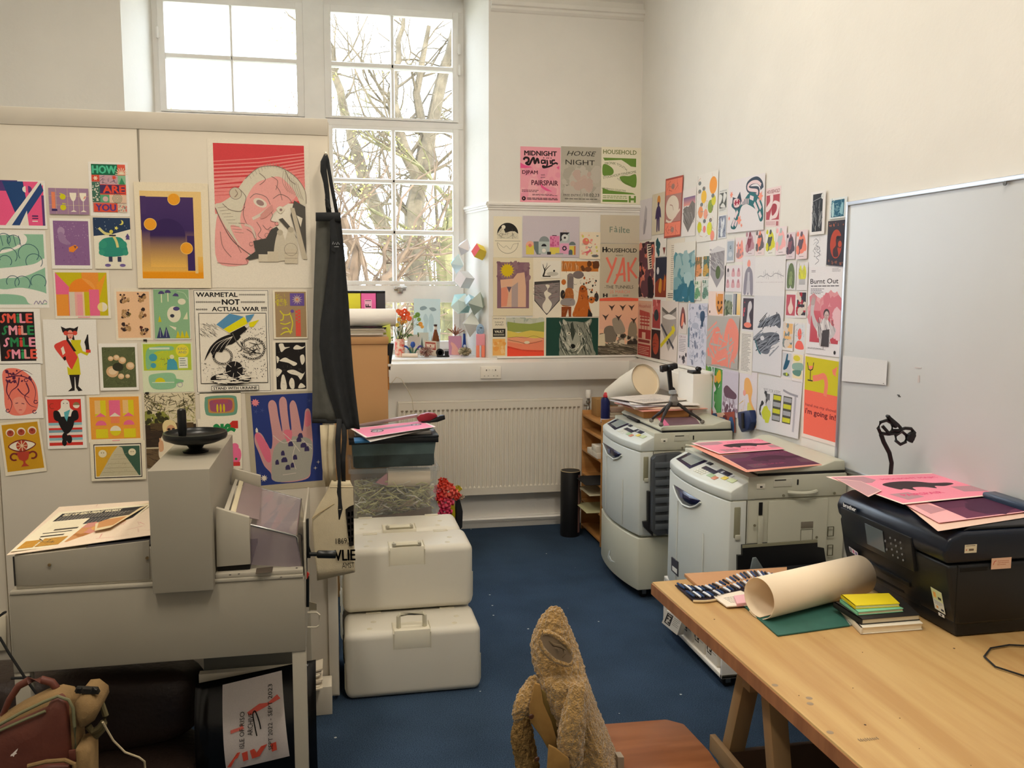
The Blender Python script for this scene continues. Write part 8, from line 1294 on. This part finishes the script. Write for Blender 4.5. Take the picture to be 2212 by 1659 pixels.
# ================================================================ TAN CABINET AND WHAT STANDS ON IT
t=thing('archive_cabinet','tall tan board cabinet behind the apron','cabinet',(.12,5.3,0)); tan=mat('tan_board','#b88c5c',.6,var=.03,scale=2)
m=MB(); m.box(-.15,.298,5.10,5.5,0,1.487); m.build('body',tan,t,bevel=.003); m=MB(); m.box(-.156,.304,5.094,5.506,1.488,1.53); m.build('top',tan,t,bevel=.003)
m=MB(); m.box(.298,.306,5.12,5.4,1.22,1.42); m.build('side_panel',M('#b07a38',.6),t); m=MB(); m.box(.299,.325,5.09,5.12,1.36,1.372); m.box(.302,.308,5.085,5.095,1.30,1.34); m.build('label_holder',M('#d9d4c8',.5),t)
R=random.Random(2)
for k in range(8):
    m=MB(); w_=R.uniform(-.012,.012); m.box(-.15,.285+w_,5.11+w_,5.47,1.531+.0058*k,1.5362+.0058*k); tag(m.build('paper_ream',M(('#d9cfbe','#c9bda8','#e2dacb','#b8ae9c')[k%4],.8)),('lowest','second','third','fourth','fifth','sixth','seventh','uppermost')[k]+' flat paper packet under the white roll on the tan cabinet','paper','paper packets on the tan cabinet')
m=MB(); m.prism([on('y',5.12,*p) for p in ((757,706),(800,709),(835,707),(833,711),(790,712),(757,710))],(0,.2,0)); tag(m.build('dark_folder',M('#2e2a28',.6)),'thin dark folder directly under the white paper roll','folder')
t=thing('paper_roll','thick white paper roll lying on the tan cabinet','paper roll',(.1,5.2,1.58)); m=MB(); m.lathe([(0,-.25),(.048,-.25),(.052,-.24),(.052,.335),(.050,.35),(.03,.352),(0,.352)],(0,5.19,1.638),28,'x'); m.build('roll_wrap',mat('white_roll','#e9e4dc',.55),t,sharp=60)
for x0,x1,c,lab_,tx in ((-.02,.155,'#d9d33c','yellow ink cartridge box behind the white roll',0),(.158,.245,'#e468a8','pink ink cartridge box with an F label behind the white roll',1),(.248,.30,'#3a3940','black ink cartridge box behind the white roll',0)):
    t=thing('ink_box',lab_,'ink box',((x0+x1)/2,5.38,1.578),group=None); m=MB(); m.box(x0,x1,5.30,5.46,1.579,1.785); m.build('box_body',mat('ink_'+c.strip('#'),c,.35,alpha=1),t,bevel=.004); m=MB(); m.box(x0,x1,5.298,5.462,1.778,1.792); m.build('black_cap',blk,t,bevel=.002)
    if tx: s=Sheet((x0+.02,5.2995,1.74),(x1-.025,5.2995,1.74),(x1-.025,5.2995,1.68),(x0+.02,5.2995,1.68),paper='#f0b8d4'); s.text('F',.5,.6,.5,'#2c1c28',bold=.03,rot=-90); s.rect(.1,.06,.9,.12,'#2c1c28'); s.done('box_label',None,None,parent=t)
m=MB(); m.slab('y',5.14,[(826,706),(843,700),(845,738),(838,748),(832,742),(827,736)],.03); tag(m.build('lime_booklet',M('#c8d060',.6),bevel=.002),'lime green booklet leaning at the cabinet corner','booklet')
m=MB(); m.slab('y',5.13,[(838,741),(851,742),(843,800),(838,803)],.04); tag(m.build('black_folder',blk,bevel=.002),'black folder hanging down the right side of the tan cabinet','folder')
m=MB(); m.tube([on('y',5.2,*p) for p in ((842,832),(856,815),(866,818),(880,840),(890,862),(893,885),(898,905))],.0022,6); tag(m.build('thin_wire',mat('clear_wire','#c9c0a8',.3)),'thin pale wire arching over the radiator corner','wire')
# ================================================================ WINDOW SILL
ZW=ZS+.0105
def S(y,px,py=768): p=on('y',y,px,py); return p
Ys=6.62
t=thing('flower_vase','bright floral printed vase with orange and yellow flowers on the sill','vase',(S(Ys,866).x,Ys,ZW)); c=S(Ys,864); r=.037; h=.135
s=MB(); s.mi=0; s.lathe([(0,ZW),(r*.95,ZW),(r,ZW+.01),(r,ZW+h),(r*.93,ZW+h),(r*.9,ZW+.01),(0,ZW+.01)],(c.x,Ys,0),20); s.build('vase_body',mat('vase_print','#d9483c',.4,col2='#e9dfc8',scale=38),t)
R=random.Random(12); st=MB(); 
for i in range(26):
    a=Vector((c.x+R.uniform(-.02,.02),Ys+R.uniform(-.02,.02),ZW+.1)); tip=Vector((c.x+R.uniform(-.08,.16),Ys+R.uniform(-.06,.05),ZW+R.uniform(.2,.34))); st.tube([a,a.lerp(tip,.5)+Vector((R.uniform(-.01,.01),0,0)),tip],[.0022,.0016,.001],5)
st.build('stems',mat('stem_green','#4c5c30',.7),t)
fl=[((866,676),'#e2542c',.022),((874,672),'#e2542c',.02),((880,678),'#e86030',.02),((884,688),'#e86030',.018),((872,686),'#e4582c',.02),((869,697),'#e09038',.016),((862,690),'#d8a03c',.014),((858,702),'#c8b040',.014),((908,700),'#e09a3c',.016),((905,690),'#7fa048',.014),((902,680),'#6c9440',.018),((896,684),'#8cb050',.012),((860,672),'#e86a38',.016),((890,700),'#6c7c50',.008),((876,694),'#d9a83c',.012),((912,706),'#e0a040',.012)]
for i,(p,cc,rr) in enumerate(fl):
    q=on('y',Ys-.03+.01*(i%3),*p); m=MB()
    for k in range(7):
        a=k*2*PI/7; d=Vector((math.cos(a),-.35,math.sin(a)))*rr*.6; m.grid(lambda u,v:q+d+Vector((rr*.55*math.cos(2*PI*u)*math.sin(PI*v),rr*.3*math.cos(PI*v),rr*.55*math.sin(2*PI*u)*math.sin(PI*v))),8,5)
    m.build('blossom',M(cc,.6),t,weld=True)
m=MB()
for i in range(20):
    q=Vector((c.x+R.uniform(-.06,.17),Ys+R.uniform(-.05,.03),ZW+R.uniform(.10,.26))); a=Vector((R.gauss(0,1),R.gauss(0,1),R.gauss(0,1))).normalized()*.018; b=a.orthogonal().normalized()*.009; m.add([q-a,q+b,q+a,q-b],[(0,1,2,3)],False)
m.build('leaves',mat('leaf_green','#4e6a34',.7),t)['kind']='stuff'
def jar(nm,px,y,prof,mm,lab,cat,n=20): 
    q=S(y,px); t=thing(nm,lab,cat,(q.x,y,ZW)); m=MB(); m.lathe([(r,h+ZW) for r,h in prof],(q.x,y,0),n); m.build('body',mm,t,sharp=40); return t,q
t,q=jar('beer_bottle',941,6.68,[(0,0),(.03,0),(.031,.01),(.031,.12),(.026,.15),(.013,.19),(.012,.235),(.0,.235)],mat('amber_glass','#7a3c18',.08,trans=.3,spec=.7),'brown glass beer bottle with silver cap label on the sill','bottle')
m=MB(); m.lathe([(.0317,ZW+.03),(.0317,ZW+.11)],(q.x,6.68,0),20); m.build('bottle_label',M('#b9b6a8',.5),t); m=MB(); m.lathe([(.0135,ZW+.20),(.0135,ZW+.222)],(q.x,6.68,0),14); m.build('neck_label',M('#d9d6cc',.5),t); m=MB(); m.lathe([(.0135,ZW+.228),(.014,ZW+.238),(0,ZW+.24)],(q.x,6.68,0),14); m.build('bottle_cap',M('#3c3434',.4),t)
def card(px,y,paper,fn,label,lean=.015,nm='greeting_card'):
    q=[on('y',y,*p) for p in px]; q=[q[0]+Vector((0,lean,0)),q[1]+Vector((0,lean,0)),q[2],q[3]]; dz=ZW+.0005-min(q[2].z,q[3].z); q=[p+Vector((0,0,dz)) for p in q]; s=Sheet(*q,paper=paper,th=.0012); fn(s); s.done(nm,label,'card','cards and prints standing on the sill')
def f1(s): s.circ(.5,.5,.1,'#d9a890'); s.scat(.1,.1,.9,.6,8,.05,['#b8b4b0']); s.rect(.1,.6,.4,.95,'#8c8c84')
card([(880,722),(908,722),(909,766),(880,766)],6.74,'#cfc8bd',f1,'pale grey card with small shapes behind the blue tulip')
def f2(s): s.poly([(.1,1),(.35,.2),(.6,1)],'#5f6c68'); s.poly([(.5,1),(.8,.3),(1,1)],'#7c8880'); s.rect(0,.9,1,1,'#b4b4a8')
card([(904,718),(926,718),(926,766),(904,766)],6.76,'#cdd2c8',f2,'card of grey fir trees between the tulip and the bottle')
def f3(s): s.rect(.08,.1,.92,.6,'#a8483c'); s.text('WOW',.5,.35,.32,'#e9d9c8',w=.7,bold=.03); s.rect(.1,.65,.9,.95,'#d9c9b4')
card([(917,726),(943,728),(944,760),(917,758)],6.62,'#dccdb8',f3,'small card with a red banner in front of the bottle')
def f4(s): s.blob([(.2,.95),(.25,.6),(.15,.4),(.3,.35),(.55,.5),(.85,.9),(.6,.98)],'#e6a9a0'); s.poly([(.15,.42),(.2,.28),(.3,.4)],'#e6a9a0')
card([(969,723),(997,723),(998,764),(970,764)],6.70,'#c890ac',f4,'mauve card with a pale pink dog on the sill')
# blue poster on the window pane
q=[on('y',Yw-.024,*p) for p in ((894,645),(951,646),(951,737),(893,737))]; s=Sheet(*q,paper='#d2e6ea',th=.0006,lift=.002); s.blob([(.25,.2),(.4,.17),(.5,.22),(.35,.27),(.24,.26)],'#8fa4ac'); s.blob([(.58,.22),(.75,.2),(.85,.26),(.7,.29)],'#8fa4ac'); s.blob([(.35,.95),(.4,.6),(.36,.45),(.45,.35),(.55,.5),(.5,.7),(.55,.95)],'#b9d2d8'); s.blob([(.6,.75),(.56,.5),(.65,.34),(.76,.5),(.7,.75)],'#b9d2d8'); s.rect(.3,.9,.6,.98,'#c9dde0'); s.done(AP,'pale blue print taped on the lower window pane','print')
# tulip, pompoms, tape, goggles etc
t=thing('paper_tulip','blue felt tulip with green leaves and violet petals on the sill','tulip',(S(6.6,892).x,6.6,ZW)); q=S(6.6,892)
m=MB(); m.lathe([(0,.115),(.012,.112),(.019,.095),(.017,.08),(.006,.068),(0,.068)],(q.x,6.6,ZW),14); m.build('bloom',mat('tulip_blue','#2f4f9c',.7),t); m=MB(); m.tube([(q.x,6.6,ZW),(q.x,6.6,ZW+.07)],.004,8); m.build('stem',mat('leaf_green','#4e6a34',.7),t)
for sx,cc in ((-1,'#2c4c8c'),(1,'#4a3c8c'),(-.5,'#2f6a3c'),(.6,'#2f6a3c')):
    m=MB(); m.grid(lambda u,v:(q.x+sx*(.005+.075*u),6.595+.004*v,ZW+.01+.07*math.sin(u*2.2)*(1 if abs(sx)==1 else .7)+.018*(v-.5)*math.sin(PI*min(.98,u+.05))),10,2); m.build('petal' if abs(sx)==1 else 'leaf',M(cc,.7),t,solid=.002)
m=MB(); m.lathe([(0,0),(.028,0),(.024,.03),(.0,.03)],(q.x,6.6,ZW),12); m.build('green_base',M('#2a5c3c',.7),t)
def pompom(px,y,r,c1,c2,lab):
    q=S(y,px); t=thing('pompom',lab,'pompom',(q.x,y,ZW)); R=random.Random(px); 
    for nm,cc in (('outer_strands',c1),('inner_strands',c2)):
        m=MB()
        for i in range(130):
            d=Vector((R.gauss(0,1),R.gauss(0,1),R.gauss(0,1))).normalized(); a=q+Vector((0,0,0)); a=Vector((q.x,y,ZW+r*.78)); b=a+Vector((d.x*r*1.15,d.y*r,d.z*r*.8))*R.uniform(.75,1); b.z=max(b.z,ZW+.001); n=d.orthogonal().normalized()*.0045; m.add([a,a+n,b+n,b-n*.3],[(0,1,2,3)],False)
        m.build(nm,M(cc,.8),t,solid=.0008)['kind']='stuff'
pompom(921,6.56,.052,'#c9b0a0','#9c6c64','rose brown paper pompom beside the small red banner card'); pompom(1004,6.58,.048,'#cdc3a4','#8c8064','straw coloured paper pompom in front of the blue bottle figure')
m=MB(); a=S(6.55,869,768); b=S(6.55,902,768); m.tube([Vector((a.x,6.56,ZW+.016)),Vector((b.x,6.53,ZW+.016))],.015,14); tag(m.build('rolled_tube',M('#e6d6c4',.6)),'small cream rolled tube lying on the sill before the vase','tube')
t=thing('tape_dispenser','black tape dispenser lying on the window sill','tape dispenser',(S(6.55,955).x,6.55,ZW)); q=S(6.55,955)
m=MB(); m.lathe([(.018,-.012),(.03,-.012),(.03,.012),(.018,.012),(.018,-.012)],(q.x-.015,6.56,ZW+.032),20,'y'); m.build('tape_roll',blk,t,sharp=40); m=MB(); m.box(q.x-.04,q.x+.055,6.54,6.57,ZW,ZW+.012); m.box(q.x+.02,q.x+.05,6.54,6.57,ZW+.012,ZW+.045); m.build('base',blk,t,bevel=.003)
t=thing('dried_flower','dried brown flower head on a twig standing at the window reveal','dried flower',(S(6.75,984).x,6.75,ZW)); q=S(6.75,984); m=MB(); m.tube([(q.x,6.75,ZW),(q.x+.003,6.75,ZW+.11),(q.x,6.75,ZW+.16)],.004,6); m.build('twig',M('#7c6858',.8),t); m=MB(); R=random.Random(3)
for i in range(40): d=Vector((R.gauss(0,.7),R.gauss(0,.5),R.uniform(.3,1.6))).normalized(); m.tube([(q.x,6.75,ZW+.15),Vector((q.x,6.75,ZW+.15))+d*R.uniform(.03,.085)],[.0012,.003],4)
m.build('flower_head',M('#a4705c',.8),t)['kind']='stuff'
t=thing('blue_bottle_figure','dark blue bottle shaped ornament with an eye bead on the sill','ornament',(S(6.72,1003).x,6.72,ZW)); q=S(6.72,1003); m=MB(); m.lathe([(0,0),(.026,0),(.024,.04),(.014,.085),(.011,.13),(.010,.165),(0,.167)],(q.x,6.72,ZW),16); m.build('body',mat('ornament_blue','#1f3f8c',.3),t); m=MB(); m.lathe([(0,-.003),(.011,-.003),(.011,0)],(q.x,6.70,ZW+.07),14,'y'); m.build('eye_bead',M('#c9d4e4',.4),t)
m=MB(); m.lathe([(0,0),(.009,0),(.009,.02),(0,.02)],(q.x,6.72,ZW+.165),12); m.build('cap',M('#b4b0a8',.5),t)
# pink clothes-peg figure with a blue head
t=thing('paper_figure','pink paper figure with a blue oval head and orange legs on the sill','figure',(S(6.48,1038).x,6.48,ZW)); q=S(6.48,1038)
m=MB(); m.box(q.x-.032,q.x+.033,6.47,6.50,ZW+.088,ZW+.175); m.build('torso',M('#e89aa4',.7),t,bevel=.005)
for s_ in (-1,1): m=MB(); m.box(q.x+s_*.02-.012,q.x+s_*.02+.012,6.47,6.50,ZW,ZW+.09); m.build('leg',M('#ec8468',.7),t,bevel=.004)
m=MB(); m.grid(lambda u,v:(q.x-.002+.030*math.cos(2*PI*u)*math.sin(PI*v),6.482+.015*math.cos(PI*v),ZW+.205+.045*math.sin(2*PI*u)*math.sin(PI*v)),16,8); m.build('head',mat('figure_blue','#9cb4cc',.6,col2='#7f98b4',scale=90),t,weld=True)
m=MB(); m.box(q.x-.008,q.x+.01,6.464,6.468,ZW+.218,ZW+.224); m.build('face_mark',M('#26303c',.6),t)
# folded paper polyhedra on the reveal
def poly_paper(px,y,r,kind,cols,lab,rot):
    c=on('y',y,*px); R_=Matrix.Rotation(rot[0],3,'X')@Matrix.Rotation(rot[1],3,'Y')@Matrix.Rotation(rot[2],3,'Z'); m=MB()
    if kind=='cube': vs=[Vector((a,b,d))*r*.62 for a in (-1,1) for b in (-1,1) for d in (-1,1)]; fs=[(0,1,3,2),(4,6,7,5),(0,4,5,1),(2,3,7,6),(0,2,6,4),(1,5,7,3)]
    elif kind=='octa': vs=[Vector(v)*r for v in ((1,0,0),(-1,0,0),(0,1,0),(0,-1,0),(0,0,1.15),(0,0,-1.15))]; fs=[(0,2,4),(2,1,4),(1,3,4),(3,0,4),(2,0,5),(1,2,5),(3,1,5),(0,3,5)]
    else:
        vs=[Vector((0,0,1)),Vector((0,0,-1))]; 
        for k in range(5): a=2*PI*k/5; vs.append(Vector((.87*math.cos(a),.87*math.sin(a),.48)))
        for k in range(5): a=2*PI*(k+.5)/5; vs.append(Vector((.87*math.cos(a),.87*math.sin(a),-.48)))
        vs=[v*r for v in vs]; fs=[(0,2+k,2+(k+1)%5) for k in range(5)]+[(1,7+(k+1)%5,7+k) for k in range(5)]+[(2+k,7+k,2+(k+1)%5) for k in range(5)]+[(7+k,7+(k+1)%5,2+(k+1)%5) for k in range(5)]
    b=len(m.v); 
    for i,f in enumerate(fs): m.mi=i%len(cols); m.add([R_@vs[j]+c for j in f],[tuple(range(len(f)))],False)
    tag(m.build('paper_polyhedron',[M(x,.7) for x in cols],weld=True),lab,'paper ornament','folded paper polyhedra hanging on the window reveal')
poly_paper((1003,534),6.66,.062,'octa',['#e2e2e8','#cfd2dc','#e9e9ec'],'white folded paper octahedron with grey sketches, topmost left',(.4,.3,.5)); poly_paper((1036,544),6.50,.062,'cube',['#c83a34','#e9e4dc','#e2c84a'],'red and yellow folded paper cube, topmost right of the cluster',(.5,.5,.2)); poly_paper((988,570),6.70,.068,'octa',['#dfeef0','#5fb0b4','#cfe4e8','#e9f2f2'],'white and turquoise folded paper shape beside the window frame',(.2,.1,.6))
poly_paper((1003,604),6.64,.075,'cube',['#e4dcdc','#ecc4c4','#d6d6d6'],'white and pink folded paper cube in the middle of the cluster',(.5,.4,.5)); poly_paper((997,656),6.66,.088,'ico',['#b4d4d0','#cfe2de','#9cc4c4','#dce8e4'],'large pale green folded paper ball',(.4,.3,.2)); poly_paper((1016,650),6.58,.05,'cube',['#cfe8f4','#b4dcf0'],'light blue folded paper cube between the green ones',(.5,.6,.2)); poly_paper((1031,656),6.52,.082,'octa',['#9aa89c','#8d9b94','#b4beb4'],'grey green folded paper octahedron with red and black spots',(.3,.2,.4)); poly_paper((1018,700),6.60,.088,'octa',['#c9ccc4','#b4ada8','#d9dcd4'],'large white folded paper octahedron, lowest of the cluster',(.0,.1,.7))
# ================================================================ CORNER BY THE RADIATOR
t=thing('artificial_flowers','bunch of coral, pink and yellow artificial flowers beside the cases','flowers',(.75,5.55,.0)); R=random.Random(8)
def rose(c,r,cc,nm='petal_cluster'):
    m=MB()
    for k in range(16):
        a=k*2.4; rr=r*(.25+.75*k/16); d=Vector((math.cos(a)*rr,-.5*r*(1-k/20),math.sin(a)*rr)); w_=r*.42; n=Vector((math.cos(a),0,math.sin(a))); tn=Vector((-math.sin(a),0,math.cos(a)))
        m.grid(lambda u,v:c+d+tn*(u-.5)*w_*1.6+n*(v-.5)*w_+Vector((0,-.02*math.sin(PI*u)*r/.06-.014*v,0)),4,3)
    m.build(nm,M(cc,.7),t,solid=.001)
for px,r,cc in (((957,1043),.04,'#e8503c'),((968,1058),.055,'#f06a5c'),((962,1082),.05,'#ee5a74'),((952,1070),.04,'#e83c3c'),((960,1102),.045,'#d83c64'),((985,1068),.03,'#e04c3c'),((989,1054),.022,'#d9c42c'),((952,1080),.025,'#e0a42c'),((945,1056),.03,'#e8707c'),((996,1072),.018,'#c9b49c'),((950,1116),.028,'#c87c7c')): rose(on('y',5.5,*px),r,cc)
m=MB(); m.slab('y',5.56,[(972,1088),(982,1084),(984,1110),(982,1138),(974,1132)],.05); m.build('yellow_wrap',M('#cfc01c',.5),t,bevel=.004); m=MB(); m.slab('y',5.55,[(985,1076),(994,1080),(1000,1105),(999,1140),(992,1146),(986,1140)],.06); m.slab('y',5.58,[(962,1090),(972,1092),(972,1135),(965,1120)],.05); m.build('dark_wrap',M('#26282c',.7),t,bevel=.006)
m=MB(); q=on('y',5.58,985,1140); m.tube([(q.x-.04,5.58,q.z+.05),(q.x-.02,5.58,0)],.02,8); m.tube([(q.x,5.58,q.z+.05),(q.x+.01,5.58,0)],.022,8); m.build('stalk_bundle',M('#2c3a2c',.8),t)
t=thing('poster_tube','tall black cardboard tube standing before the radiator end','tube',(1.675,6.10,0)); x,y=1.672,6.10
m=MB(); m.lathe([(0,.0),(.070,.0),(.072,.01),(.072,.48),(.069,.485)],(x,y,0),32); m.build('tube_wall',mat('tube_black','#141416',.45),t,sharp=50); m=MB(); m.lathe([(0,.478),(.067,.478),(.0685,.4855),(.072,.486),(.072,.482)],(x,y,0),32); m.build('end_cap',M('#c9b48c',.6),t); m=MB(); m.grid(lambda u,v:(x+.0728*math.cos(-.95+.45*u),y+.0728*math.sin(-.95+.45*u),.03+.43*v),6,2); m.build('side_label',M('#8c6a64',.6),t)
t=thing('shelf_unit','low plywood shelf unit in the corner behind the far copier','shelf unit',(1.98,6.0,0)); x0,x1,y0,y1=1.80,2.14,5.76,6.26
for y in (y0,y1-.018): m=MB(); m.box(x0,x1,y,y+.018,0,.905); m.build('side_panel',ply,t,bevel=.002)
for z in (.03,.22,.42,.60,.76,.86): m=MB(); m.box(x0+(.0 if z<.8 else 0),x1,y0+.018,y1-.018,z,z+.016); m.build('shelf_board',ply,t,bevel=.001)
m=MB(); m.box(x1-.006,x1,y0,y1,0,.905); m.build('back_panel',mat('shelf_back','#7a5430',.7),t); m=MB(); m.box(x0,x1,y0+.018,y1-.018,.876,.905) if False else m.box(x1-.02,x1,y0,y1,.90,.93); m.build('top_rail',ply,t)
for i,(y,z) in enumerate(((5.83,.616),(5.96,.616),(5.85,.66))): m=MB(); m.box(1.79,2.0,y,y+.12,z+.001,z+.042); tag(m.build('small_carton',paperbox,bevel=.002),('left','right','upper')[i]+' small white carton on the middle shelf of the plywood unit','carton','cartons in the plywood unit')
for z,cc,l,dx in ((.437,'#1f2022','black card sheet sticking out of the plywood unit',.10),(.38,'#d2c8aa','cream card sheet sticking out of the plywood unit',.07),(.237,'#b8b48c','greenish card sheet sticking out of the plywood unit low down',.09)):
    m=MB(); m.box(1.80-dx,2.1,5.80,6.1,z if z!=.38 else .36,(z if z!=.38 else .36)+.003); o=tag(m.build('card_sheet',M(cc,.7)),l,'card')
t=thing('cardboard_box','small brown cardboard box on the plywood unit by the valve','box',(1.93,6.15,.93)); m=MB(); m.box(1.86,2.02,6.08,6.22,.877,1.005); m.build('carton',M('#a07c4c',.8),t,bevel=.002)
for k in range(5): m=MB(); m.box(1.86+.004*k,2.06+.006*(k%2),5.80,5.98,.877+.018*k,.893+.018*k); tag(m.build('booklet_bundle',M(('#cfc0a8','#b89c88','#d9ccb8')[k%3],.8),bevel=.002),('lowest','second','middle','fourth','uppermost')[k]+' pale booklet bundle beside the blue spray can','booklets','booklet bundles on the plywood unit')
t=thing('spray_can','dark blue spray can with a red cap behind the far copier','spray can',(1.84,5.72,.9)); q=on('y',5.71,1318,880); m=MB(); m.lathe([(0,.877),(.031,.877),(.032,.885),(.032,1.04),(.026,1.055),(0,1.056)],(1.835,5.80,0),20); m.build('can_body',mat('can_navy','#1c2256',.3),t,sharp=50)
m=MB(); m.lathe([(.0322,.885),(.0322,.91)],(1.835,5.80,0),20); m.build('label_band',M('#c9c2cc',.4),t); m=MB(); m.lathe([(0,1.056),(.022,1.056),(.024,1.07),(.016,1.09),(0,1.092)],(1.842,5.80,0),14); m.box(1.83,1.885,5.79,5.81,1.075,1.09); m.build('spray_cap',mat('cap_red','#c03038',.4),t,bevel=.003)
t=thing('cable_reel_clip','small black clamp on top of the white pipe column','clamp',(2.2,5.1,1.29)); m=MB(); m.box(2.155,2.21,5.05,5.14,1.2885,1.305); m.lathe([(0,-.02),(.014,-.02),(.014,.02),(0,.02)],(2.20,5.07,1.318),12,'y'); m.build('clamp_body',blk,t,bevel=.003)
# ================================================================ CHAIR WITH FLEECE COAT
cw=mat('chair_wood','#8a5634',.35,col2='#744426',scale=3,stretch=(1,7,1)); 
t=thing('wooden_chair','wooden chair seen from its side at the table, fleece coat over its back','chair',(.86,2.3,0))
m=MB(); m.loft([[(.70+.37*u if True else 0,2.09+.44*v,z) for u,v in ((.0,.03),(.05,0),(.85,.03),(.97,.12),(1,.5),(.97,.88),(.85,.97),(.05,1),(.0,.97))] for z in (.437,.455)],smooth=False); m.build('seat',cw,t,bevel=.006)
for x,y in ((.735,2.13),(.735,2.48),(1.02,2.15),(1.02,2.46)): m=MB(); m.tube([(x,y,.437),(x+(.02 if x>.9 else -.03),y,.0)],[.018,.013],10); m.build('leg',cw,t)
for y in (2.25,2.36): m=MB(); m.tube([(.735,y,.45),(.668,y,.62),(.635,y,.74)],[.016,.015,.012],10); m.build('back_post',cw,t)
m=MB(); m.box(.632,.648,2.25,2.36,.62,.72); m.build('back_board',cw,t,bevel=.006)
m=MB(); m.slab('y',2.24,[(1335,1636),(1348,1636),(1348,1700),(1335,1700)],.03); m.build('seat_bracket',M('#8c8070',.5),t)
t=thing('fleece_coat','tan teddy fleece hooded coat hung over the chair back','coat',(.64,2.35,.3))
fl_=mat('teddy_fleece','#a98448',.95,var=.22,scale=60,bump=1.0,bscale=190,sheen=.6); can2=mat('coat_canvas','#8f6c38',.85,var=.1,scale=30); lin=mat('coat_lining','#8c7860',.7,var=.08,scale=20)
Yc=2.30
def coatloft(rows,nm,mm,depth=.55,fold=.0,ph=0,yo=0,n=28,disp=(.011,.009),par=t):
    R_=[]
    for k,(y,l,r,dc) in enumerate(rows):
        a=on('y',Yc+yo,l,y); b=on('y',Yc+yo,r,y); cx=(a.x+b.x)/2; w_=(b.x-a.x)/2; cz=(a.z+b.z)/2; ring=[]
        for i in range(n):
            an=2*PI*i/n; f=1+fold*math.sin(5*an+ph+k*.25)*(k/len(rows)); ring.append((cx+w_*math.cos(an)*(1 if abs(math.cos(an))>.9 else f),Yc+yo+dc+w_*depth*math.sin(an)*f,cz+(b.z-a.z)/2*math.cos(an)))
        R_.append(ring)
    m=MB(); m.loft(R_); return m.build(nm,mm,par,sharp=180,sub=3,disp=disp)
# body: rows of (photo y, left x, right x, depth shift)
coatloft([(1440,1185,1240,0),(1452,1164,1262,0),(1466,1158,1270,0),(1500,1160,1280,0),(1540,1180,1296,0),(1590,1200,1317,0),(1640,1210,1335,0),(1700,1215,1352,0),(1760,1215,1362,0)],'body_front',fl_,1.1,.10)
coatloft([(1318,1202,1214,.03),(1324,1190,1220,.03),(1340,1176,1228,.03),(1365,1162,1238,.03),(1390,1152,1249,.03),(1420,1150,1258,.02),(1445,1155,1264,.01),(1462,1160,1268,.0),(1475,1166,1268,0)],'hood',fl_,.75,.03)
# hood opening: fleece rolled rim around a lining hollow
rim=[(1172,1366),(1188,1366),(1208,1378),(1226,1392),(1235,1410),(1238,1430),(1230,1438),(1208,1432),(1188,1420),(1172,1404),(1164,1384)]
yo=Yc-.068; RP=[on('y',yo,*p) for p in rim]; c=sum(RP,Vector())/len(RP)
m=MB(); m.tube(RP+RP[:2],.0075,10,cap=False); m.build('hood_rim',fl_,t,disp=(.006,.01),sub=1)
m=MB(); m.loft([[p+Vector((0,-.002,0)) for p in RP],[c.lerp(p,.75)+Vector((0,.004,0)) for p in RP],[c.lerp(p,.4)+Vector((0,.003,0)) for p in RP],[c.lerp(p,.05)+Vector((0,-.004,0)) for p in RP]]); m.build('hood_lining',lin,t,sharp=180,disp=(.006,.03))
m=MB(); m.tube([on('y',yo-.012,*p) for p in ((1186,1384),(1196,1393),(1210,1396),(1222,1404))],[.002,.005,.005,.002],8); m.tube([on('y',yo-.012,*p) for p in ((1216,1404),(1220,1412),(1214,1420))],[.002,.004,.002],8); m.build('lining_fold',mat('lining_fold_m','#65543e',.7),t)
# left sleeve flap
coatloft([(1463,1150,1162,.01),(1475,1136,1164,.01),(1492,1122,1162,.0),(1508,1110,1156,-.01),(1525,1106,1152,-.01),(1540,1104,1138,-.01),(1550,1106,1126,-.01),(1558,1108,1114,-.01)],'collar_flap',fl_,.6,.05,yo=-.03)
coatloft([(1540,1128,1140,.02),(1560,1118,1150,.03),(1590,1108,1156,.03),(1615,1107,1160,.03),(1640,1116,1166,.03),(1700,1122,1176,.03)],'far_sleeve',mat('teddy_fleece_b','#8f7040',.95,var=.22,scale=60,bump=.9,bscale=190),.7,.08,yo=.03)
coatloft([(1470,1232,1266,0),(1500,1222,1264,-.01),(1540,1208,1262,-.02),(1580,1200,1258,-.02),(1620,1200,1256,-.02),(1650,1216,1252,-.02),(1700,1226,1250,-.02)],'near_sleeve',fl_,.8,.06,yo=-.075)
# canvas button placket
for px,yv,nm in (([(1156,1476),(1168,1480),(1174,1520),(1192,1560),(1204,1600),(1206,1640),(1196,1640),(1170,1594),(1146,1560),(1144,1530)],Yc-.075,'button_placket'),([(1170,1490),(1182,1500),(1196,1530),(1212,1562),(1206,1600),(1190,1570),(1174,1536)],Yc-.055,'inner_placket'),([(1186,1610),(1202,1618),(1230,1640),(1236,1700),(1180,1700)],Yc-.13,'lower_flap')):
    m=MB(); m.slab('y',yv,px,.012); m.build(nm,can2 if nm!='inner_placket' else mat('placket_olive','#75602f',.85),t,bevel=.004)
for p in ((1148,1548),(1160,1640)): m=MB(); m.lathe([(0,-.003),(.006,-.0025),(.0075,0),(.006,.001)],on('y',Yc-.079,*p),14,'y'); m.build('button',mat('button_brown','#4a2c1c',.35),t)
